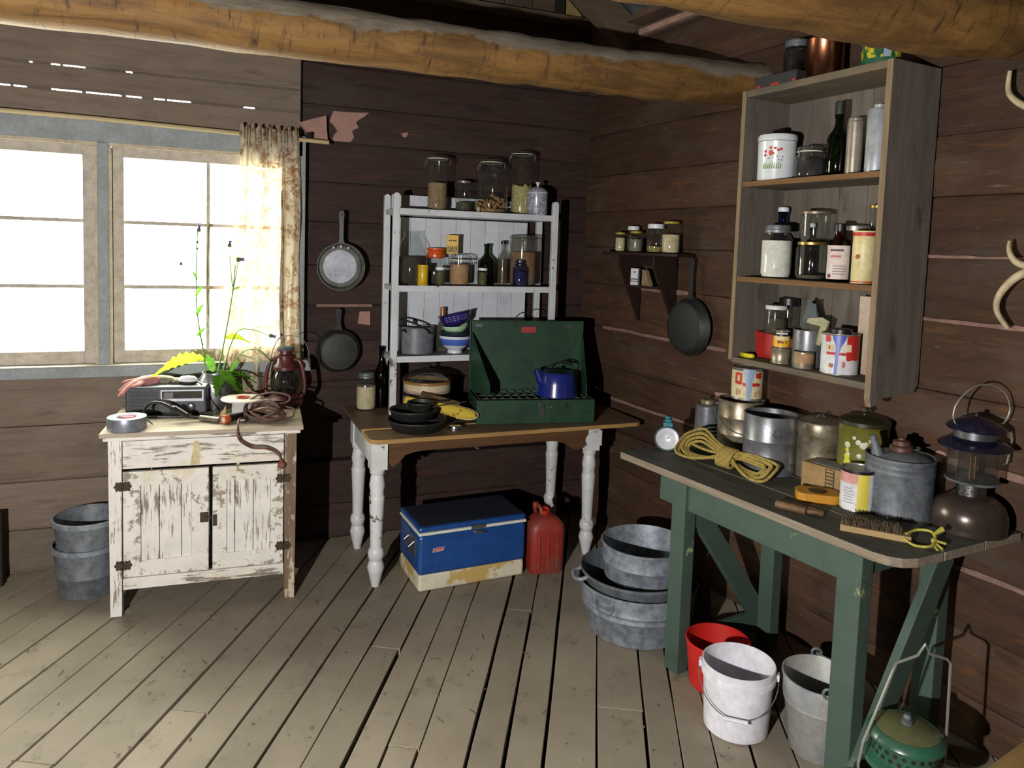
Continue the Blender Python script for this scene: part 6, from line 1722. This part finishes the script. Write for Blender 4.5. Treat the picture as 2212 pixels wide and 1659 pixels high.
# gloves
def glove(label, loc, rz, mat, spread, curl, sc=1.0, rot=None):
    t = thing('work_glove', label, 'glove', loc, rz, 'work gloves on the radio', rot)
    verts, edges, rad_ = [], [], []
    def chain(pts, rs, root=None):
        prev = root
        for p_, r_ in zip(pts, rs):
            verts.append(tuple(q * sc for q in p_)); rad_.append((r_ * sc * 1.15, r_ * sc * .62))
            if prev is not None: edges.append((prev, len(verts) - 1))
            prev = len(verts) - 1
        return prev
    chain([(0, 0, .0)], [.034])
    chain([(.035, 0, .004), (.085, 0, .006)], [.040, .044], 0)           # wrist and cuff towards +x
    for k, (yy, ln) in enumerate(((-.033, .065), (-.011, .078), (.012, .074), (.034, .058))):
        a = spread * (k - 1.5)
        d = Vector((-cos(a), sin(a), 0))
        b0_ = Vector((-.03, yy, 0))
        P = [b0_, b0_ + d * ln * .5 + Vector((0, 0, -curl[k] * .35)), b0_ + d * ln * .95 + Vector((0, 0, -curl[k]))]
        chain([tuple(q) for q in P], [.015, .014, .011], 0)
    chain([(.0, -.04, .0), (-.02, -.065, -.006), (-.05, -.078, -.012)], [.016, .014, .011], 0)
    me = D.meshes.new('leather'); me.from_pydata(verts, edges, []); me.materials.append(mat)
    o = put('leather', me, t)
    sk = o.modifiers.new('skin', 'SKIN'); sk.use_smooth_shade = True
    for v_, r_ in zip(me.skin_vertices[0].data, rad_): v_.radius = r_
    me.skin_vertices[0].data[0].use_root = True
    ss = o.modifiers.new('sub', 'SUBSURF'); ss.levels = 1; ss.render_levels = 2
    return t
M_pinkg = dirty('pink_suede', '#a5726d', '#8d5c58', 16, rough=.9, bump=.2)
M_greyg = dirty('grey_green_canvas', '#77725f', '#5d594a', 18, rough=.95, bump=.2)
glove('pink leather work glove lying on the radio, fingers hanging over its left end', rad(.06, .06, RHT + .022), math.radians(8), M_pinkg, .16, (.055, .07, .05, .012), 1.0)
glove('grey green work glove folded behind the pink glove on the radio', rad(.175, .095, RHT + .020), math.radians(170), M_greyg, .08, (.004, .0, .0, .004), .85)
t = thing('hand_microphone', 'white topped hand microphone lying on the right end of the radio', 'microphone', rad(.265, .065, RHT + .004), math.radians(-20))
m = MB(); m.lathe([(0, .012), (.03, .012), (.036, .018), (.034, .028), (.024, .038), (0, .043)], 24, sx=1.35, sy=.8); part('white_shell', m, plain('white_plastic', '#cfd0d2', .45), t)
m = MB(); m.lathe([(0, 0), (.026, 0), (.034, .006), (.0355, .014), (0, .016)], 24, sx=1.35, sy=.8); part('black_underside', m, M_blackcap, t)
m = MB(); 
P = smooth_pts([(.04, -.008, .014), (.075, -.02, .0), (.11, -.05, -.07), (.15, -.09, -.125), (.12, -.13, -.130), (.05, -.14, -.130), (-.02, -.14, -.130), (-.10, -.15, -.130), (-.19, -.15, -.131)], 10)
rr_ = [.0035] * len(P)
m.tube(P, [.0035 + (.0022 * (i % 2) if i > 42 else 0) for i in range(len(P))], 8); part('coiled_cord', m, M_blackcap, t)
# curved cable with metal tube end
m = MB()
t = thing('antenna_cable', 'black curved cable with a metal tube end in front of the radio', 'cable', (*cw(.22, .10), CT))
a_ = smooth_pts([(-.055, .0, .004), (-.085, .03, .03), (-.09, .055, .065), (-.065, .065, .088), (-.025, .06, .088), (.03, .045, .06), (.075, .035, .028), (.12, .03, .018), (.16, .02, .016)], 6)
m.tube(a_, [.0025 + .004 * min(1, i / 14) for i in range(len(a_))], 8); part('cable', m, M_blackcap, t)
m = MB(); m.tube([(.145, .028, .016), (.225, -.035, .0145)], .014, 16, cap=False); m.tube([(.225, -.035, .0145), (.15, .024, .0155)], .012, 16, cap=True); part('metal_tube', m, dirty('brassy_grey_tube', '#8f887a', '#6e685b', 20, rough=.4, metal=.6), t)
m = MB(); m.tube([(.035, .05, .064), (.09, .005, .035)], .011, 12); part('black_sleeve', m, M_blackcap, t)
# vase with thistles
vx, vy = .035, 3.985
t = thing('tin_vase', 'crumpled silvery tin can used as a vase at the back of the cabinet', 'vase', (vx, vy, CT))
m = MB(); m.lathe([(0, .003), (.075, 0), (.078, .004), (.082, .05), (.084, .11), (.080, .15), (.066, .168), (.064, .182), (.060, .182), (.062, .166), (.075, .148), (.078, .01), (0, .008)], 30, wob=.03); part('can', m, dirty('crumpled_tin', '#9a9ba0', '#75767a', 10, rough=.32, metal=.85, bump=.2), t)
M_stem = dirty('thistle_stem', '#6f9a3a', '#587d30', 20, rough=.7)
def leaf_mat(name, a, b):
    key = ('l', name)
    t_ = NT(name); v = t_.coord()
    col = t_.mix(t_.ramp(t_.noise(v, 22, 4), .4, .65), lin(a), lin(b))
    t_.n.remove(t_.b)
    df = t_.new('ShaderNodeBsdfDiffuse'); tl = t_.new('ShaderNodeBsdfTranslucent'); t_.link(col, df.inputs[0]); t_.link(col, tl.inputs[0])
    mx = t_.new('ShaderNodeMixShader'); mx.inputs[0].default_value = .5; t_.link(df.outputs[0], mx.inputs[1]); t_.link(tl.outputs[0], mx.inputs[2]); t_.link(mx.outputs[0], t_.out.inputs[0])
    return t_.mat
M_leaf = leaf_mat('thistle_leaf', '#5c8a2c', '#3f6a24'); M_leafy = leaf_mat('yellow_green_leaf', '#a9b83c', '#8fa832'); M_bud = plain('green_bud', '#4c6640', .7); M_violet = plain('violet_thistle', '#6a4aa0', .7)
th_ = thing('thistle', 'tall green thistle with purple flowers standing in the tin vase', 'plant', (vx, vy, CT))
def tl(p): return (p[0] - vx, p[1] - vy, p[2] - CT)
def stem(pts, r=.004):
    m = MB(); P = smooth_pts([tl(p) for p in pts], 5); m.tube(P, [r * (1 - .5 * i / len(P)) for i in range(len(P))], 6); return part('stem', m, M_stem, th_)
def leaf(p, d, L, W, mat=None, droop=.3, side=None):
    p = Vector(tl(p)); d = Vector(d).normalized()
    sd = d.cross(Vector((0, 0, 1))).normalized() if side is None else Vector(side).normalized()
    m = MB(); n = 16; vs = []
    for i in range(n + 1):
        f = i / n
        c = p + d * (L * f) + Vector((0, 0, -droop * L * f * f))
        w = W * sin(min(1, f * 1.15 + .08) * pi * .95) ** .7 * (1.0 if i % 2 else .62)
        if i == n: w = .0005
        vs += [tuple(c + sd * w + Vector((0, 0, .25 * w))), tuple(c), tuple(c - sd * w + Vector((0, 0, .25 * w)))]
    fs = []
    for i in range(n):
        a = 3 * i
        fs += [(a, a + 1, a + 4, a + 3), (a + 1, a + 2, a + 5, a + 4)]
    m.add(vs, fs, 0, False); part('leaf', m, mat or M_leaf, th_)
def bud(p, d, r=.011, flower=True):
    p = Vector(tl(p)); d = Vector(d).normalized(); q = d.to_track_quat('Z', 'Y').to_matrix().to_4x4()
    m = MB(); m.T = Matrix.Translation(p) @ q; m.lathe([(0, 0), (r * .8, r * .4), (r, r * 1.1), (r * .7, r * 2), (r * .5, r * 2.3), (0, r * 2.3)], 10); b_ = part('flower_bud', m, M_bud, th_)
    if flower:
        m = MB(); m.T = Matrix.Translation(p) @ q; m.lathe([(r * .45, r * 2.2), (r * .95, r * 3.2), (r * .8, r * 3.3), (0, r * 2.6)], 12); part('violet_tuft', m, M_violet, b_)
Y0 = 3.985
stem([(.0, Y0, CT + .06), (-.02, Y0, 1.10), (-.055, Y0, 1.375), (-.05, Y0, 1.72)], .005)
bud((-.045, Y0, 1.715), (.1, 0, 1)); bud((-.052, Y0 - .01, 1.66), (.2, -.2, 1), .007, False); bud((-.05, Y0 - .01, 1.63), (-.2, -.2, 1), .006, False)
stem([(.02, Y0, CT + .06), (.07, Y0, 1.15), (.11, Y0, 1.40), (.125, Y0, 1.56)], .0045)
stem([(.11, Y0, 1.40), (.13, Y0, 1.52), (.14, Y0, 1.585)], .003); bud((.125, Y0, 1.585), (1, 0, .1), .013); bud((.095, Y0, 1.645), (.2, 0, 1), .011)
stem([(.112, Y0, 1.45), (.10, Y0, 1.58), (.095, Y0, 1.65)], .0025)
stem([(-.02, Y0, 1.15), (-.10, Y0, 1.38), (-.124, Y0, 1.555)], .002); bud((-.124, Y0, 1.55), (0, 0, 1), .008, False)
stem([(.04, Y0, CT + .06), (.12, Y0 - .02, 1.20), (.20, Y0 - .03, 1.235), (.29, Y0 - .03, 1.20)], .003); bud((.285, Y0 - .03, 1.205), (1, 0, -.25), .011)
stem([(.05, Y0, CT + .06), (.14, Y0 - .02, 1.10), (.24, Y0 - .03, 1.13), (.30, Y0 - .03, 1.06)], .003)
for p_, d_, L_, W_, mt in [((-.055, Y0, 1.40), (.35, -.5, .9), .10, .016, M_leaf), ((-.055, Y0, 1.30), (.3, -.4, .8), .12, .018, M_leaf), ((-.05, Y0, 1.48), (-.3, -.4, .8), .08, .012, M_leaf), ((-.05, Y0, 1.20), (.35, -.5, .6), .12, .02, M_leaf),
        ((.02, Y0, 1.02), (-.2, -.35, 1), .14, .03, M_leaf), ((.06, Y0 - .03, 1.03), (.3, -.5, -.2), .15, .04, M_leaf), ((.09, Y0 - .03, 1.02), (.8, -.3, -.1), .15, .036, M_leaf), ((.05, Y0 - .05, 1.02), (-.1, -.7, -.5), .12, .036, M_leaf), ((.11, Y0 - .02, 1.02), (.3, -.3, 1), .10, .024, M_leaf), ((.10, Y0 - .04, 1.0), (.6, -.5, -.7), .14, .034, M_leaf),
        ((-.02, Y0 - .02, 1.09), (-1, -.25, .22), .25, .034, M_leafy), ((.08, Y0 - .01, 1.19), (.9, -.25, .35), .13, .020, M_leafy), ((.115, Y0, 1.43), (.5, -.5, .5), .07, .012, M_leaf),
        ((.16, Y0 - .03, 1.225), (.6, -.2, .7), .07, .010, M_leaf), ((.20, Y0 - .03, 1.235), (.8, -.3, .4), .08, .009, M_leaf), ((.14, Y0 - .02, 1.105), (.9, -.2, -.1), .10, .012, M_leaf), ((.23, Y0 - .03, 1.13), (.8, -.2, -.5), .10, .012, M_leaf), ((.12, Y0 - .03, 1.00), (.9, -.2, .1), .14, .013, M_leaf)]:
    leaf(p_, d_, L_, W_, mt, .55 if mt == M_leafy else .25, side=(-.25, .3, 1) if mt == M_leafy else None)
# reel of white wire
M_flange = plain('cream_flange', '#cfc9bd', .5)
sx_, sy_ = cw(.545, .20)
t = thing('wire_spool', 'reel of white wire with red hub in the middle of the cabinet top', 'spool', (sx_, sy_, CT))
m = MB(); m.lathe([(.02, 0), (.085, 0), (.087, .003), (.085, .006), (.02, .006)], 36); m.lathe([(.026, .085), (.098, .085), (.100, .088), (.098, .092), (.026, .092)], 36); part('flange', m, M_flange, t)
m = MB(); prof = [(.02, .006)]
for k in range(13): prof += [(.046, .008 + k * .0058), (.049, .011 + k * .0058), (.046, .0138 + k * .0058)]
prof += [(.02, .085)]; m.lathe(prof, 30); part('wound_wire', m, plain('white_wire', '#c8c8c4', .5), t)
m = MB(); m.lathe([(.019, .0), (.026, .0), (.028, .095), (.032, .097), (.022, .097), (.019, .09)], 26); part('red_hub', m, plain('red_hub', '#b0402c', .5), t)
# coil of brown extension cord
M_cordb = dirty('brown_cord', '#5d4840', '#4a3933', 30, rough=.6)
M_cordt = dirty('rust_brown_cord', '#6f4a3b', '#5a3a2e', 30, rough=.6)
ex, ey = cw(.655, .09)
t = thing('extension_cord', 'coiled brown extension cord hanging over the cabinet front to a round plug', 'cord', (ex, ey, CT), _cy)
for k in range(9):
    a0 = .5 * k; R1, R2 = .075 + .006 * (k % 4), .052 + .006 * ((k * 2) % 5)
    cx, cz, tilt = -.012 + .008 * (k % 3), .012 + .0085 * k, .15 * sin(k * 2.1)
    P = []
    for i in range(28):
        a = 2 * pi * i / 28
        x = R1 * cos(a); y = R2 * sin(a)
        xx = x * cos(a0 * .4) - y * sin(a0 * .4) * .8; yy = x * sin(a0 * .4) * .5 + y
        P.append((cx + xx, .01 + yy * .8, max(.006, cz + x * tilt + .012 * sin(2 * a + k))))
    m = MB(); m.tube(P, .0052, 8, closed=True); part('coil', m, M_cordt if k % 4 == 2 else M_cordb, t)
m = MB(); m.tube(smooth_pts([(-.09, -.01, .012), (-.10, .03, .06), (-.06, .08, .098), (.02, .085, .118), (.10, .06, .105), (.09, .03, .08), (-.02, .0, .07)], 6), .005, 8); part('coil', m, M_cordb, t)
m = MB(); m.tube(smooth_pts([(.02, .05, .06), (.09, .06, .05), (.125, .05, .04), (.115, .02, .01), (.06, .0, .01)], 6), .005, 8); part('coil', m, M_cordb, t)
m = MB(); m.tube(smooth_pts([(-.10, .14, .115), (-.07, .12, .118), (-.03, .11, .10), (.0, .10, .08)], 6), .0045, 8); part('coil', m, M_cordt, t)
yf = -.132
for off in (0, .012):
    m = MB(); m.tube(smooth_pts([(-.09, -.02, .02), (-.118, -.07, .03), (-.122, yf + .012, .012), (-.122, yf, -.02 - off), (-.112 + off * .4, yf + .02, -.055 - off), (-.06, yf + .035, -.088 - off), (.0, yf + .035, -.095 - off), (.05, yf + .035, -.125 - off * .6), (.066, yf + .035, -.165)], 6), .0046, 8); part('hanging_lead', m, M_cordb if off == 0 else M_cordt, t)
m = MB(); m.at(.068, yf + .03, -.185, 0, pi / 2); m.lathe([(0, -.006), (.017, -.004), (.018, .006), (.012, .013), (0, .014)], 18); m.at(); m.tube([(.066, yf + .034, -.16), (.067, yf + .032, -.178)], .010, 10); part('plug', m, dirty('terracotta_plug', '#7a4433', '#63372a', 16, rough=.6), t)
# pocket torch
f0, f1 = Vector(cw(.465, .055)), Vector(cw(.575, .155))
t = thing('pocket_torch', 'black torch with an orange end lying between the cable and the cord coil', 'torch', (f0.x, f0.y, CT), math.atan2((f1 - f0).y, (f1 - f0).x))
m = MB(); m.at(0, 0, .021, 0, 0, pi / 2); m.lathe([(0, .03), (.019, .03), (.019, .045), (.017, .05), (.017, .14), (.015, .145), (0, .145)], 20); part('barrel', m, M_blackcap, t)
m = MB(); m.at(0, 0, .021, 0, 0, pi / 2); m.lathe([(.012, .0), (.020, .0), (.021, .004), (.021, .028), (.018, .032), (0, .032)], 20); part('orange_end', m, plain('orange_plastic', '#b5522c', .5), t)
m = MB(); m.at(0, 0, .021, 0, 0, pi / 2); m.lathe([(0, .002), (.0135, .002), (.0135, .006), (0, .006)], 16); part('lens', m, plain('lens_white', '#c9c9c6', .15, coat=.5), t)
# dried leaf
m = MB()
vs = [(0, 0, 0), (.010, .0, .02), (.013, .004, .045), (.006, .006, .075), (.0, .004, .055), (-.010, .002, .035), (-.008, 0, .012)]
m.add(vs + [(x, y + .0015, z) for x, y, z in vs], [tuple(range(7)), tuple(range(7, 14))[::-1]] + [(i, (i + 1) % 7, 7 + (i + 1) % 7, 7 + i) for i in range(7)])
solo('dried_leaf', m, dirty('dry_tan_leaf', '#b3a06c', '#95824f', 30, rough=.9), 'dry tan leaf standing against the wire reel', 'leaf', (*cw(.452, .13), CT), 0, rot=(0, math.radians(12), 0))
# red storm lantern
M_lred = dirty('dark_red_lantern_paint', '#5a1f1e', '#43201d', 9, rough=.4, coat=.2)
lx, ly = cw(.745, .43)
t = thing('storm_lantern', 'dark red kerosene storm lantern at the right back of the cabinet top', 'lantern', (lx, ly, CT))
m = MB(); m.lathe([(0, 0), (.085, 0), (.092, .008), (.090, .04), (.07, .055), (.04, .060), (0, .06)], 36); part('tank', m, M_lred, t)
m = MB(); m.lathe([(.040, .058), (.045, .065), (.062, .095), (.066, .125), (.058, .155), (.046, .180), (.042, .185)], 32); part('globe', m, glassy('smoked_globe', '#8d8a83', .05, .05), t)
m = MB(); m.lathe([(0, .058), (.02, .06), (.022, .085), (.012, .10), (0, .10)], 16); part('burner', m, plain('dark_brass', '#4a3a28', .45, .8), t)
m = MB(); m.lathe([(.044, .183), (.060, .188), (.060, .205), (.045, .222), (.040, .250), (.052, .254), (.052, .262), (.036, .270), (.034, .282), (.044, .284), (.044, .290), (.0, .292)], 32); part('chimney_cap', m, M_lred, t)
m = MB(); m.lathe([(.0, .29), (.040, .290), (.043, .296), (.036, .304), (.0, .306)], 26); part('top_ring', m, M_galvd, t)
dv = Vector((.926, -.377, 0))
for sg in (-1, 1):
    m = MB(); P = smooth_pts([tuple(dv * sg * .075 + Vector((0, 0, .035))), tuple(dv * sg * .098 + Vector((0, 0, .07))), tuple(dv * sg * .100 + Vector((0, 0, .13))), tuple(dv * sg * .088 + Vector((0, 0, .20))), tuple(dv * sg * .070 + Vector((0, 0, .235))), tuple(dv * sg * .045 + Vector((0, 0, .24)))], 5)
    m.tube(P, .0105, 10); part('side_tube', m, M_lred, t)
m = MB(); P = smooth_pts([tuple(dv * -.09 + Vector((0, -.01, .19))), tuple(dv * -.06 + Vector((0, -.03, .31))), tuple(dv * -.02 + Vector((0, -.03, .36))), tuple(dv * .07 + Vector((0, -.02, .36))), tuple(dv * .115 + Vector((0, -.01, .30))), tuple(dv * .125 + Vector((0, 0, .2)))], 6)
m.tube(P, .0022, 6); part('wire_bail', m, M_galvd, t)

# ------------------------------------------------------------------ litter on the floor
m = MB()
for k in range(230):
    x, y = random.uniform(-1.2, 1.7), random.uniform(1.9, 3.5)
    if abs(random.gauss(0, 1)) > 1.2: continue
    s = random.uniform(.002, .006); m.at(x, y, .001, random.uniform(0, 6)); m.bx(-s, s, -s * .5, s * .5, 0, s * .5)
for k in range(16):
    x, y = random.uniform(-1.1, 1.3), random.uniform(2.0, 3.2); m.at(x, y, .002, random.uniform(0, 6)); m.bx(-.02, .02, -.0012, .0012, 0, .002)
m.at()
o = put('floor_litter', m.mesh('floor_litter', dirty('dry_litter', '#5d503d', '#8d7f63', 40, rough=1)), label='crumbs of dirt and straw scattered over the floor boards', cat='litter', kind='stuff')
